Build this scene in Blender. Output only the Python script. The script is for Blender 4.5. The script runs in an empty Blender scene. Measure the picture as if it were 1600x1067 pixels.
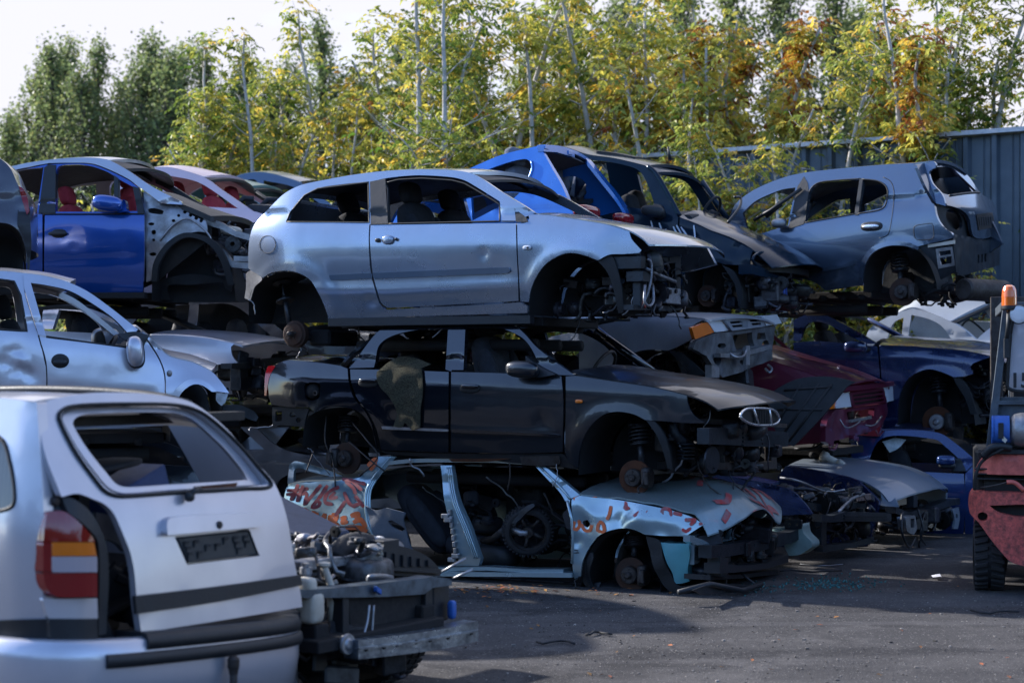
import bpy, bmesh, math, random
import numpy as np
from mathutils import Vector, Matrix, noise
from mathutils.geometry import delaunay_2d_cdt
R = math.radians
scene = bpy.context.scene
# ------------------------------------------------------------------ camera, sky, sun, exposure
F, CX, HY, EYE = 2667.0, 800.0, 577.0, 1.6          # focal length and horizon in photo pixels, eye height in m
cam = bpy.data.cameras.new("camera"); cam.lens = 60; cam.sensor_width = 36; cam.clip_end = 2000
cam.shift_y = (HY - 533.5) / 1600
cam.dof.use_dof = True; cam.dof.focus_distance = 13.0; cam.dof.aperture_fstop = 2.5
camo = bpy.data.objects.new("camera", cam); camo.location = (0, 0, EYE); camo.rotation_euler = (R(90), 0, 0)
scene.collection.objects.link(camo); scene.camera = camo
SUN_EL, SUN_AZ = R(29), Vector((-0.87, 0.47, 0)).normalized()
w = bpy.data.worlds.new("World"); scene.world = w; w.use_nodes = True
nt = w.node_tree; bg = nt.nodes['Background']
sky = nt.nodes.new('ShaderNodeTexSky'); sky.sky_type = 'NISHITA'; sky.sun_disc = False
sky.sun_elevation = SUN_EL; sky.sun_rotation = math.atan2(SUN_AZ.x, SUN_AZ.y)
sky.dust_density = 0.6; sky.air_density = 1.0; sky.ozone_density = 1.6
tc = nt.nodes.new('ShaderNodeTexCoord'); nz = nt.nodes.new('ShaderNodeTexNoise')
mp = nt.nodes.new('ShaderNodeMapping'); mp.inputs['Scale'].default_value = (1, 1, 2.6)
nz.inputs['Scale'].default_value = 2.2; nz.inputs['Detail'].default_value = 6; nz.inputs['Roughness'].default_value = .55
cr = nt.nodes.new('ShaderNodeValToRGB'); cr.color_ramp.elements[0].position = .18; cr.color_ramp.elements[1].position = .5
mx = nt.nodes.new('ShaderNodeMix'); mx.data_type = 'RGBA'
mx.inputs['B'].default_value = (2.75, 2.75, 3.1, 1)
nt.links.new(tc.outputs['Generated'], mp.inputs[0]); nt.links.new(mp.outputs[0], nz.inputs['Vector'])
nt.links.new(nz.outputs['Fac'], cr.inputs[0])
sxyz = nt.nodes.new('ShaderNodeSeparateXYZ'); nt.links.new(tc.outputs['Generated'], sxyz.inputs[0])
side = nt.nodes.new('ShaderNodeMapRange'); side.interpolation_type = 'SMOOTHSTEP'; side.inputs['From Min'].default_value = -.25; side.inputs['From Max'].default_value = .55   # the cloud bank stands ahead, the sky behind is clear
nt.links.new(sxyz.outputs['Y'], side.inputs['Value']); mu = nt.nodes.new('ShaderNodeMath'); mu.operation = 'MULTIPLY'; nt.links.new(cr.outputs[0], mu.inputs[0]); nt.links.new(side.outputs[0], mu.inputs[1])
nt.links.new(mu.outputs[0], mx.inputs['Factor'])
tint = nt.nodes.new('ShaderNodeMix'); tint.data_type = 'RGBA'; tint.blend_type = 'MULTIPLY'; tint.inputs['Factor'].default_value = 1; tint.inputs['B'].default_value = (.90, 1.0, 1.22, 1)
nt.links.new(sky.outputs[0], tint.inputs['A']); nt.links.new(tint.outputs['Result'], mx.inputs['A']); nt.links.new(mx.outputs['Result'], bg.inputs['Color'])
bg.inputs['Strength'].default_value = 0.15
sl = bpy.data.lights.new("sun", 'SUN'); sl.energy = 4.0; sl.angle = R(0.9); sl.color = (1, .955, .92)
so = bpy.data.objects.new("sun", sl); scene.collection.objects.link(so)
sd = Vector((SUN_AZ.x * math.cos(SUN_EL), SUN_AZ.y * math.cos(SUN_EL), math.sin(SUN_EL)))
so.rotation_euler = (-sd).to_track_quat('-Z', 'Y').to_euler(); so.location = sd * 60
vs = scene.view_settings; vs.view_transform = 'Standard'; vs.look = 'None'; vs.gamma = 1; vs.exposure = 1.22
scene.cycles.max_bounces = 7; scene.cycles.diffuse_bounces = 3; scene.cycles.glossy_bounces = 3
scene.cycles.transmission_bounces = 4; scene.cycles.transparent_max_bounces = 6
scene.cycles.sample_clamp_indirect = 6; scene.cycles.caustics_reflective = False; scene.cycles.caustics_refractive = False

# ------------------------------------------------------------------ frames: a pixel of the photo -> a point on a real vertical plane
CAM = Vector((0, 0, EYE))
class Frame:
    def __init__(s, O, h, roll=0):
        a = R(h); s.h = h; s.O = Vector(O)
        s.ux = Vector((math.cos(a), math.sin(a), 0)); s.uy = Vector((-math.sin(a), math.cos(a), 0)); s.uz = Vector((0, 0, 1))
        if roll:
            m = Matrix.Rotation(R(roll), 3, s.ux); s.uy = m @ s.uy; s.uz = m @ s.uz
        s.S = lambda x, z: 0.0
    def loc(s, px, py, y=0.0):
        d = Vector(((px - CX) / F, 1, -(py - HY) / F))
        t = ((s.O - CAM).dot(s.uy) + y) / d.dot(s.uy)
        p = CAM + d * t - s.O
        return p.dot(s.ux), p.dot(s.uz)
    def sl(s, px, py, off=0.0, S=None):
        S = S or s.S; y = off
        for k in range(9):
            x, z = s.loc(px, py, y); n = S(x, z) + off; y = n if k < 3 else .5 * (y + n)
            y = min(max(y, -.6), 2.5)
        return x, z
    def pt(s, x, y, z): return s.O + s.ux * x + s.uy * y + s.uz * z
    def P(s, px, py, y=0.0):
        x, z = s.loc(px, py, y); return s.pt(x, y, z)
    def SP(s, px, py, off=0.0):
        x, z = s.sl(px, py, off); return s.pt(x, s.S(x, z) + off, z)
    def px(s, n, px0, py0, y=0.0):                       # n photo pixels as metres near this pixel
        p = s.P(px0, py0, y); return n * p.y / F
def at(px, Y, h, z=0.0, roll=0): return Frame(((px - CX) / F * Y, Y, z), h, roll)

# ------------------------------------------------------------------ mesh builder
class MB:
    def __init__(s): s.v = []; s.f = []; s.sm = []; s.c = []; s.col = (1, 1, 1, 1)
    def add(s, vs, fs, smooth=True):
        b = len(s.v); s.v += [tuple(v) for v in vs]; s.c += [s.col] * len(vs)
        s.f += [tuple(i + b for i in f) for f in fs]; s.sm += [smooth] * len(fs)
    def shade(s, g, t=(1, 1, 1)): s.col = (g * t[0], g * t[1], g * t[2], 1)
    def box(s, c, ax, ay, az, bev=.12):                  # centre and three half-axis vectors, chamfered edges
        c = Vector(c); L = [a.length for a in (ax, ay, az)]; m = min(L) * bev
        U = [a.normalized() if a.length else a for a in (ax, ay, az)]
        vs = []; idx = {}
        for sx in (-1, 1):
            for sy in (-1, 1):
                for sz in (-1, 1):
                    sg = (sx, sy, sz)
                    for k in range(3):
                        p = Vector(c)
                        for j in range(3): p += U[j] * sg[j] * (L[j] if j == k else L[j] - m)
                        idx[(sg, k)] = len(vs); vs.append(p)
        fs = []
        for k in range(3):
            i, j = (k + 1) % 3, (k + 2) % 3
            for sk in (-1, 1):
                q = []
                for a, b in ((-1, -1), (1, -1), (1, 1), (-1, 1)):
                    sg = [0, 0, 0]; sg[k] = sk; sg[i] = a; sg[j] = b; q.append(idx[(tuple(sg), k)])
                fs.append(q if sk > 0 else q[::-1])
        for k in range(3):                               # edge chamfers
            i, j = (k + 1) % 3, (k + 2) % 3
            for a in (-1, 1):
                for b in (-1, 1):
                    s0 = [0, 0, 0]; s1 = [0, 0, 0]
                    s0[k] = -1; s1[k] = 1; s0[i] = s1[i] = a; s0[j] = s1[j] = b
                    s0, s1 = tuple(s0), tuple(s1)
                    q = [idx[(s0, i)], idx[(s1, i)], idx[(s1, j)], idx[(s0, j)]]
                    fs.append(q if a * b < 0 else q[::-1])
        for sg in {k[0] for k in idx}:
            q = [idx[(sg, 0)], idx[(sg, 1)], idx[(sg, 2)]]
            fs.append(q if sg[0] * sg[1] * sg[2] > 0 else q[::-1])
        s.add(vs, fs, False)
    def tube(s, pts, r, n=8, cap=True, smooth=True):
        pts = [Vector(p) for p in pts]; N = len(pts)
        rs = r if isinstance(r, (list, tuple)) else [r] * N
        t0 = (pts[1] - pts[0]).normalized()
        u = t0.cross(Vector((0, 0, 1)));  u = u if u.length > 1e-3 else t0.cross(Vector((1, 0, 0)))
        u.normalize(); vs = []; fs = []
        for i in range(N):
            t = (pts[min(i + 1, N - 1)] - pts[max(i - 1, 0)])
            t = t.normalized() if t.length > 1e-9 else t0
            u = (u - t * u.dot(t)); u = u.normalized() if u.length > 1e-6 else t.orthogonal().normalized()
            v = t.cross(u)
            for k in range(n):
                a = 2 * math.pi * k / n; vs.append(pts[i] + (u * math.cos(a) + v * math.sin(a)) * rs[i])
        for i in range(N - 1):
            for k in range(n):
                fs.append((i * n + k, i * n + (k + 1) % n, (i + 1) * n + (k + 1) % n, (i + 1) * n + k))
        if cap: fs += [tuple(range(n))[::-1], tuple((N - 1) * n + k for k in range(n))]
        s.add(vs, fs, smooth)
    def lathe(s, c, axis, prof, n=28, smooth=True, sq=None):   # prof: (radius, distance along axis); sharp rings get doubled
        axis = Vector(axis).normalized(); u = axis.cross(Vector((0, 0, 1)))
        u = u.normalized() if u.length > 1e-3 else Vector((1, 0, 0)); v = u.cross(axis)
        c = Vector(c)
        for (r0, d0), (r1, d1) in zip(prof, prof[1:]):
            vs = []
            for r, d in ((r0, d0), (r1, d1)):
                for k in range(n):
                    a = 2 * math.pi * k / n; vs.append(c + axis * d + (u * math.cos(a) + v * math.sin(a)) * r)
            s.add(vs, [(k, (k + 1) % n, n + (k + 1) % n, n + k) for k in range(n)], smooth)
    def blob(s, c, ax, ay, az, e=1.0, n=14, m=9):             # superellipsoid-ish rounded body
        vs = []; fs = []; c = Vector(c)
        sg = lambda t: math.copysign(abs(t) ** e, t)
        for i in range(m + 1):
            th = -math.pi / 2 + math.pi * i / m
            for k in range(n):
                a = 2 * math.pi * k / n
                vs.append(c + ax * sg(math.cos(th)) * sg(math.cos(a)) + ay * sg(math.cos(th)) * sg(math.sin(a)) + az * sg(math.sin(th)))
        for i in range(m):
            for k in range(n): fs.append((i * n + k, i * n + (k + 1) % n, (i + 1) * n + (k + 1) % n, (i + 1) * n + k))
        s.add(vs, fs, True)
    def build(s, name, mat, parent=None, colors=False):
        me = bpy.data.meshes.new(name); o = bpy.data.objects.new(name, me)
        b = parent
        off = Vector((0, 0, 0))
        while b is not None: off += b.location; b = b.parent
        v = np.array([tuple(p) for p in s.v], dtype=float).reshape(-1, 3) - np.array(off)
        me.from_pydata([tuple(p) for p in v], [], s.f)
        me.polygons.foreach_set('use_smooth', s.sm)
        at_ = me.color_attributes.new('col', 'FLOAT_COLOR', 'POINT')
        at_.data.foreach_set('color', np.array(s.c, dtype=np.float32).ravel())
        me.materials.append(mat); me.update()
        scene.collection.objects.link(o)
        if parent is not None: o.parent = parent
        return o
def thing(name, label, cat, loc=(0, 0, 0), group=None):
    o = bpy.data.objects.new(name, None); scene.collection.objects.link(o); o.location = loc; o.empty_display_size = .2
    o['label'] = label; o['category'] = cat
    if group: o['group'] = group
    bpy.context.view_layer.update()
    return o
def tag(o, label, cat, group=None, kind=None):
    o['label'] = label; o['category'] = cat
    if group: o['group'] = group
    if kind: o['kind'] = kind
    return o

# ------------------------------------------------------------------ outlines
def curve(pts, step=5.0, closed=True):
    """Catmull-Rom through (x, y) points; a third item marks a sharp corner."""
    n = len(pts); P = [np.array(p[:2], float) for p in pts]; sh = [len(p) > 2 for p in pts]
    out = []; segs = n if closed else n - 1
    for i in range(segs):
        j = (i + 1) % n
        p0 = P[i - 1] if (closed or i > 0) and not sh[i] else P[i]
        p3 = P[(j + 1) % n] if (closed or j < n - 1) and not sh[j] else P[j]
        p1, p2 = P[i], P[j]; L = np.linalg.norm(p2 - p1); k = max(1, int(round(L / step)))
        m1 = (p2 - p0) * .5; m2 = (p3 - p1) * .5
        for m in (m1, m2):                               # keep tangents short where spacing is uneven
            l = np.linalg.norm(m)
            if l > L and l > 0: m *= L / l
        if sh[i]: m1 = p2 - p1 if sh[j] else (p2 - p1) * 1.0
        if sh[j]: m2 = p2 - p1
        for q in range(k):
            t = q / k; t2, t3 = t * t, t * t * t
            out.append((2 * t3 - 3 * t2 + 1) * p1 + (t3 - 2 * t2 + t) * m1 + (-2 * t3 + 3 * t2) * p2 + (t3 - t2) * m2)
    if not closed: out.append(P[-1])
    return [tuple(p) for p in out]
def inside(pts, poly):
    x, y = pts[:, 0], pts[:, 1]; r = np.zeros(len(pts), bool); q = np.array(poly); p = np.roll(q, 1, 0)
    for (x1, y1), (x2, y2) in zip(q, p):
        c = (y1 > y) != (y2 > y)
        if c.any():
            xi = (x2 - x1) * (y - y1) / (y2 - y1 + 1e-15) + x1; r ^= c & (x < xi)
    return r
def tri2d(outline, holes, sp):
    loops = [outline] + holes; B = [p for l in loops for p in l]; ed = []; b = 0
    for l in loops:
        ed += [(b + i, b + (i + 1) % len(l)) for i in range(len(l))]; b += len(l)
    Bn = np.array(B); lo, hi = Bn.min(0), Bn.max(0); g = []
    ny = int((hi[1] - lo[1]) / (sp * .866)) + 1; nx = int((hi[0] - lo[0]) / sp) + 2
    for j in range(ny + 1):
        for i in range(nx): g.append((lo[0] + (i + .5 * (j % 2)) * sp, lo[1] + j * sp * .866))
    g = np.array(g); k = inside(g, outline)
    for h in holes: k &= ~inside(g, h)
    g = g[k]
    if len(g):
        keep = np.ones(len(g), bool)
        for a in range(0, len(Bn), 64):
            d = ((g[:, None, :] - Bn[None, a:a + 64, :]) ** 2).sum(2).min(1); keep &= d > (sp * .5) ** 2
        g = g[keep]
    V = [Vector(p) for p in B] + [Vector(p) for p in g]
    r = delaunay_2d_cdt(V, ed, [], 0, 1e-7); vo = np.array([tuple(v) for v in r[0]]); fo = [f for f in r[2]]
    c = np.array([vo[list(f)].mean(0) for f in fo]); k = inside(c, outline)
    for h in holes: k &= ~inside(c, h)
    return vo, [f if np.cross(vo[f[1]] - vo[f[0]], vo[f[2]] - vo[f[0]]) > 0 else f[::-1] for f, q in zip(fo, k) if q]
def add_sheet(mb, fr, outline, holes=(), off=0.0, th=.02, sp=.036, S=None, mirror=None, wob=0.0, loc=False, post=None):
    """A pressed sheet: outline and holes in photo pixels (or local metres with loc=True), laid on the surface S of the frame."""
    S = S or fr.S
    def conv(l):
        c = curve(l, 5.0 if not loc else .03)
        return [fr.sl(p[0], p[1], off, S) for p in c] if not loc else c
    o = conv(outline); hs = [conv(h) for h in holes]
    v, f = tri2d(o, hs, sp)
    def P(x, z, d):
        y = S(x, z) + off + d
        if wob: y += wob * noise.noise(Vector((x * 3.1 + fr.O.x, z * 4.3, fr.O.y))) + wob * .6 * noise.noise(Vector((x * 8, z * 9, fr.O.x)))
        if mirror: y = mirror - y
        if post: x, y, z = post(x, y, z)
        return fr.pt(x, y, z)
    mb.add([P(x, z, 0) for x, z in v], f if not mirror else [q[::-1] for q in f])
    mb.add([P(x, z, th) for x, z in v], [q[::-1] for q in f] if not mirror else f)
    for l in [o] + hs:
        n = len(l); a = [P(x, z, 0) for x, z in l]; b = [P(x, z, th) for x, z in l]
        mb.add(a + b, [(i, n + i, n + (i + 1) % n, (i + 1) % n) for i in range(n)], True)
def sheet(name, mat, parent, fr, outline, holes=(), **k):
    mb = MB(); add_sheet(mb, fr, outline, holes, **k); return mb.build(name, mat, parent)
def add_loft(mb, fr, edge, W, crown=.05, bow=0.0, n=26, th=.012, off=0.0, pw=2.2, wob=0.0, rows=None, u0=0.0, u1=1.0, far=None, S=None, pinch=0.0, bend=None):
    """A skin across the car from the traced near edge (photo pixels) to its mirror: roof, bonnet, boot lid."""
    S = S or fr.S
    e = [fr.sl(p[0], p[1], off, S) for p in curve(edge, 7, False)]; m = len(e); G = []
    for i, (x, z) in enumerate(e):
        t = i / (m - 1); y0 = S(x, z) + off; row = []
        for k in range(n + 1):
            q = k / n; q = u0 + (u1 - u0) * q; u = 2 * q - 1; hgt = 1 - abs(u) ** pw
            y = y0 + (W - 2 * y0) * q; xx = x + bow * t ** 3 * (1 - u * u) ; zz = z + (crown(t) if callable(crown) else crown) * hgt
            if bend: xx, y, zz = bend(t, u, xx, y, zz)
            if wob: zz += wob * (noise.noise(Vector((xx * 3, y * 3.3, fr.O.x))) + .5 * noise.noise(Vector((xx * 9, y * 8, fr.O.y))))
            row.append((xx, y, zz))
        G.append(row)
    top = [fr.pt(*p) for r in G for p in r]; bot = [fr.pt(p[0], p[1], p[2] - th) for r in G for p in r]; w_ = n + 1
    q = [(i * w_ + k, (i + 1) * w_ + k, (i + 1) * w_ + k + 1, i * w_ + k + 1) for i in range(m - 1) for k in range(n)]
    mb.add(top, q); mb.add(bot, [a[::-1] for a in q])
    rim = [i * w_ for i in range(m)] + [(m - 1) * w_ + k for k in range(1, w_)] + [i * w_ + n for i in range(m - 2, -1, -1)] + [k for k in range(n - 1, 0, -1)]
    N = len(rim); mb.add([top[i] for i in rim] + [bot[i] for i in rim], [(i, (i + 1) % N, N + (i + 1) % N, N + i) for i in range(N)])
def loft(name, mat, parent, fr, edge, W, **k):
    mb = MB(); add_loft(mb, fr, edge, W, **k); return mb.build(name, mat, parent)
def add_liner(mb, fr, arch, W, y0=.03, y1=.55, S=None):
    """Wheel housing: the traced arch line pushed into the car and closed at the back."""
    S = S or fr.S
    e = [fr.sl(p[0], p[1], y0, S) for p in curve(arch, 6, False)]; ys = [y0 + (y1 - y0) * k / 5 for k in range(6)]
    vs = [fr.pt(x, (S(x, z) + y), z) for y in ys for x, z in e]; m = len(e)
    mb.add(vs, [(k * m + i, k * m + i + 1, (k + 1) * m + i + 1, (k + 1) * m + i) for k in range(5) for i in range(m - 1)])
    v, f = tri2d(e, [], .08); mb.add([fr.pt(x, y1 + .05 + .02 * noise.noise(Vector((x * 6, z * 6, 1))), z) for x, z in v], f)
def ellipse(cx, cy, rx, ry, n=14, rot=0):
    c, s_ = math.cos(R(rot)), math.sin(R(rot))
    return [(cx + rx * math.cos(a) * c - ry * math.sin(a) * s_, cy + rx * math.cos(a) * s_ + ry * math.sin(a) * c) for a in [2 * math.pi * i / n for i in range(n)]]
def rect(x0, y0, x1, y1): return [(x0, y0, 1), (x1, y0, 1), (x1, y1, 1), (x0, y1, 1)]
def sharp(*p): return [(a, b, 1) for a, b in p]

# ------------------------------------------------------------------ materials
def _nt(name):
    m = bpy.data.materials.new(name); m.use_nodes = True; n = m.node_tree
    return m, n, n.nodes['Principled BSDF']
def N(n, t, **k):
    x = n.nodes.new('ShaderNode' + t)
    for a, b in k.items():
        if a in x.inputs: x.inputs[a].default_value = b
        else: setattr(x, a, b)
    return x
def ramp(n, src, p0, p1, c0=(0, 0, 0, 1), c1=(1, 1, 1, 1)):
    r = n.nodes.new('ShaderNodeValToRGB'); r.color_ramp.elements[0].position = p0; r.color_ramp.elements[1].position = p1
    r.color_ramp.elements[0].color = c0; r.color_ramp.elements[1].color = c1; n.links.new(src, r.inputs[0]); return r.outputs[0]
def mixc(n, fac, a, b):
    m = n.nodes.new('ShaderNodeMix'); m.data_type = 'RGBA'
    for s_, v in (('Factor', fac), ('A', a), ('B', b)):
        if hasattr(v, 'is_linked') or hasattr(v, 'links'): n.links.new(v, m.inputs[s_])
        elif s_ == 'Factor': m.inputs[s_].default_value = v
        else: m.inputs[s_].default_value = (*v, 1) if len(v) == 3 else v
    return m.outputs['Result']
def mth(n, op, a, b=None):
    m = n.nodes.new('ShaderNodeMath'); m.operation = op
    for i, v in enumerate((a, b)):
        if v is None: continue
        if hasattr(v, 'links'): n.links.new(v, m.inputs[i])
        else: m.inputs[i].default_value = v
    return m.outputs[0]
def tex(n, scale, detail=4, rough=.55, vec=None, kind='TexNoise', stretch=None, seed=0):
    c = n.nodes.new('ShaderNodeTexCoord'); v = c.outputs['Object']
    mp_ = n.nodes.new('ShaderNodeMapping'); mp_.inputs['Scale'].default_value = stretch or (1, 1, 1); mp_.inputs['Location'].default_value = (seed * 3.7, seed * 1.3, seed * 2.1)
    n.links.new(v, mp_.inputs[0]); t = n.nodes.new('ShaderNode' + kind); t.inputs['Scale'].default_value = scale
    if kind == 'TexNoise': t.inputs['Detail'].default_value = detail; t.inputs['Roughness'].default_value = rough
    n.links.new(mp_.outputs[0], t.inputs['Vector']); return t
_seed = [0]
def paint(name, rgb, metal=.45, rough=.30, coat=.6, dirt=.35, dirtc=(.12, .12, .125), dust=.35, chips=.25, chipc=(.55, .53, .5), spec=.5):
    """Weathered car paint: flake, blotchy film of dirt, dust settled on upward faces, scratches and chips."""
    _seed[0] += 1; sd_ = _seed[0]
    m, n, b = _nt(name)
    big = tex(n, 2.3, 6, .62, seed=sd_).outputs['Fac']; fine = tex(n, 55, 4, .7, seed=sd_).outputs['Fac']
    run = tex(n, 9, 4, .6, stretch=(1, 1, .12), seed=sd_).outputs['Fac']
    col = mixc(n, mth(n, 'MULTIPLY', ramp(n, big, .35, .75), .35), rgb, tuple(c * .78 for c in rgb))
    d = mth(n, 'MULTIPLY', ramp(n, mth(n, 'ADD', mth(n, 'MULTIPLY', big, .6), mth(n, 'MULTIPLY', run, .4)), .42, .72), dirt)
    d = mth(n, 'MULTIPLY', d, ramp(n, fine, .3, .6, (.75, .75, .75, 1)))
    g = n.nodes.new('ShaderNodeNewGeometry'); sx = n.nodes.new('ShaderNodeSeparateXYZ'); n.links.new(g.outputs['Normal'], sx.inputs[0])
    up = mth(n, 'MULTIPLY', ramp(n, sx.outputs['Z'], .55, .98), dust)
    up = mth(n, 'MULTIPLY', up, ramp(n, fine, .2, .8, (.65, .65, .65, 1)))
    dm = mth(n, 'MAXIMUM', d, up)
    col = mixc(n, dm, col, dirtc)
    sc = tex(n, 6, 3, .5, stretch=(.5, .5, 7), seed=sd_ + 9).outputs['Fac']
    scr = mth(n, 'MULTIPLY', ramp(n, sc, .715, .73), mth(n, 'MULTIPLY', ramp(n, fine, .5, .56), chips))
    sp = tex(n, 120, 2, .5, seed=sd_ + 4).outputs['Fac']
    ch = mth(n, 'MULTIPLY', ramp(n, sp, .72, .74), mth(n, 'MULTIPLY', ramp(n, big, .5, .6), chips * 1.6))
    col = mixc(n, mth(n, 'MAXIMUM', scr, ch), col, chipc)
    b.inputs['Specular IOR Level'].default_value = spec; n.links.new(col, b.inputs['Base Color'])
    n.links.new(mth(n, 'MULTIPLY', mth(n, 'SUBTRACT', 1.0, dm), metal), b.inputs['Metallic'])
    n.links.new(mth(n, 'ADD', mth(n, 'MULTIPLY', dm, .28), mth(n, 'ADD', mth(n, 'MULTIPLY', big, .06), rough)), b.inputs['Roughness'])
    n.links.new(mth(n, 'MULTIPLY', mth(n, 'SUBTRACT', 1.0, dm), coat), b.inputs['Coat Weight']); b.inputs['Coat Roughness'].default_value = .05
    bp = n.nodes.new('ShaderNodeBump'); bp.inputs['Strength'].default_value = .008; bp.inputs['Distance'].default_value = .02
    n.links.new(tex(n, 7, 3, .5, seed=sd_).outputs['Fac'], bp.inputs['Height']); n.links.new(bp.outputs[0], b.inputs['Normal'])
    return m
def stuff(name, rgb, rough=.6, metal=0.0, var=.5, scale=14, col2=None, bump=.15, attr=False, spec=.4, coat=0.0, bscale=60):
    """General worn material: blotches of a second colour, fine grain bump; attr multiplies in each piece's own shade."""
    _seed[0] += 1; m, n, b = _nt(name)
    t = tex(n, scale, 6, .65, seed=_seed[0]).outputs['Fac']
    col = mixc(n, mth(n, 'MULTIPLY', ramp(n, t, .38, .68), var), rgb, col2 or tuple(c * .45 for c in rgb))
    if attr:
        a = n.nodes.new('ShaderNodeAttribute'); a.attribute_name = 'col'
        mm = n.nodes.new('ShaderNodeMix'); mm.data_type = 'RGBA'; mm.blend_type = 'MULTIPLY'; mm.inputs['Factor'].default_value = 1
        n.links.new(col, mm.inputs['A']); n.links.new(a.outputs['Color'], mm.inputs['B']); col = mm.outputs['Result']
    n.links.new(col, b.inputs['Base Color']); b.inputs['Metallic'].default_value = metal
    n.links.new(mth(n, 'ADD', mth(n, 'MULTIPLY', t, .3), rough - .15), b.inputs['Roughness'])
    b.inputs['Specular IOR Level'].default_value = spec; b.inputs['Coat Weight'].default_value = coat
    if bump:
        bp = n.nodes.new('ShaderNodeBump'); bp.inputs['Strength'].default_value = bump; bp.inputs['Distance'].default_value = .01
        n.links.new(tex(n, bscale, 5, .6, seed=_seed[0]).outputs['Fac'], bp.inputs['Height']); n.links.new(bp.outputs[0], b.inputs['Normal'])
    return m
def lens(name, rgb, rough=.12, trans=.35):
    m, n, b = _nt(name); b.inputs['Base Color'].default_value = (*rgb, 1); b.inputs['Roughness'].default_value = rough
    b.inputs['Transmission Weight'].default_value = trans; b.inputs['Coat Weight'].default_value = .35
    t = n.nodes.new('ShaderNodeTexWave'); t.inputs['Scale'].default_value = 18; c = n.nodes.new('ShaderNodeTexCoord'); n.links.new(c.outputs['Object'], t.inputs[0])
    bp = n.nodes.new('ShaderNodeBump'); bp.inputs['Strength'].default_value = .25; n.links.new(t.outputs['Fac'], bp.inputs['Height']); n.links.new(bp.outputs[0], b.inputs['Normal'])
    return m
M = {}
M['black'] = stuff('black_plastic', (.011, .0135, .017), .5, var=.5, col2=(.024, .027, .030))
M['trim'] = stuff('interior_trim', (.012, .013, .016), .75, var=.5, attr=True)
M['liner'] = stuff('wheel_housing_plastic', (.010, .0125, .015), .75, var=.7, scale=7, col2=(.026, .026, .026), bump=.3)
M['under'] = stuff('underbody_grime', (.007, .008, .010), .85, var=.7, scale=6, col2=(.020, .016, .013), bump=.4)
M['rubber'] = stuff('tyre_rubber', (.016, .016, .018), .75, var=.5, scale=20, col2=(.035, .033, .03), bump=.3)
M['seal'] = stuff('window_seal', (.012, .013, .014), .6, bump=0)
M['rust'] = stuff('rusty_disc', (.045, .028, .022), .8, .25, var=.8, scale=11, col2=(.075, .030, .015), bump=.35)
M['rust_bright'] = stuff('orange_rust', (.10, .035, .014), .85, .2, var=.8, scale=13, col2=(.045, .024, .017), bump=.35)
M['iron'] = stuff('dirty_iron', (.065, .060, .058), .6, .6, var=.8, scale=16, col2=(.035, .025, .02), bump=.3)
M['alu'] = stuff('dull_aluminium', (.33, .34, .36), .42, .75, var=.7, scale=9, col2=(.12, .115, .11), bump=.2)
M['chrome'] = stuff('chrome', (.72, .74, .76), .30, .9, var=.3, scale=20, bump=.03)
M['parts'] = stuff('engine_bay_parts', (.075, .08, .09), .45, .45, var=.8, scale=22, col2=(.018, .016, .015), bump=.3, attr=True)
M['steel'] = stuff('painted_steel_member', (.026, .034, .043), .42, .4, var=.8, scale=9, col2=(.011, .012, .014), bump=.25)
M['grimy'] = stuff('grimy_silver', (.15, .16, .175), .45, .4, var=.85, scale=7, col2=(.04, .038, .036), bump=.2)
M['white'] = stuff('yellowed_plastic', (.52, .49, .42), .5, var=.5, scale=8, col2=(.26, .19, .11), bump=.1)
M['fabric'] = stuff('seat_fabric', (.018, .020, .025), .95, var=.5, attr=True, bump=.3, bscale=160)
M['red_lens'] = lens('red_lens', (.22, .004, .008), .1, .04); M['amber'] = lens('amber_lens', (.72, .17, .012), .12, .06); M['clear'] = lens('clear_lens', (.72, .74, .78), .1, .12)
M['glass'] = lens('dark_glass', (.03, .04, .05), .04, .0)
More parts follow.
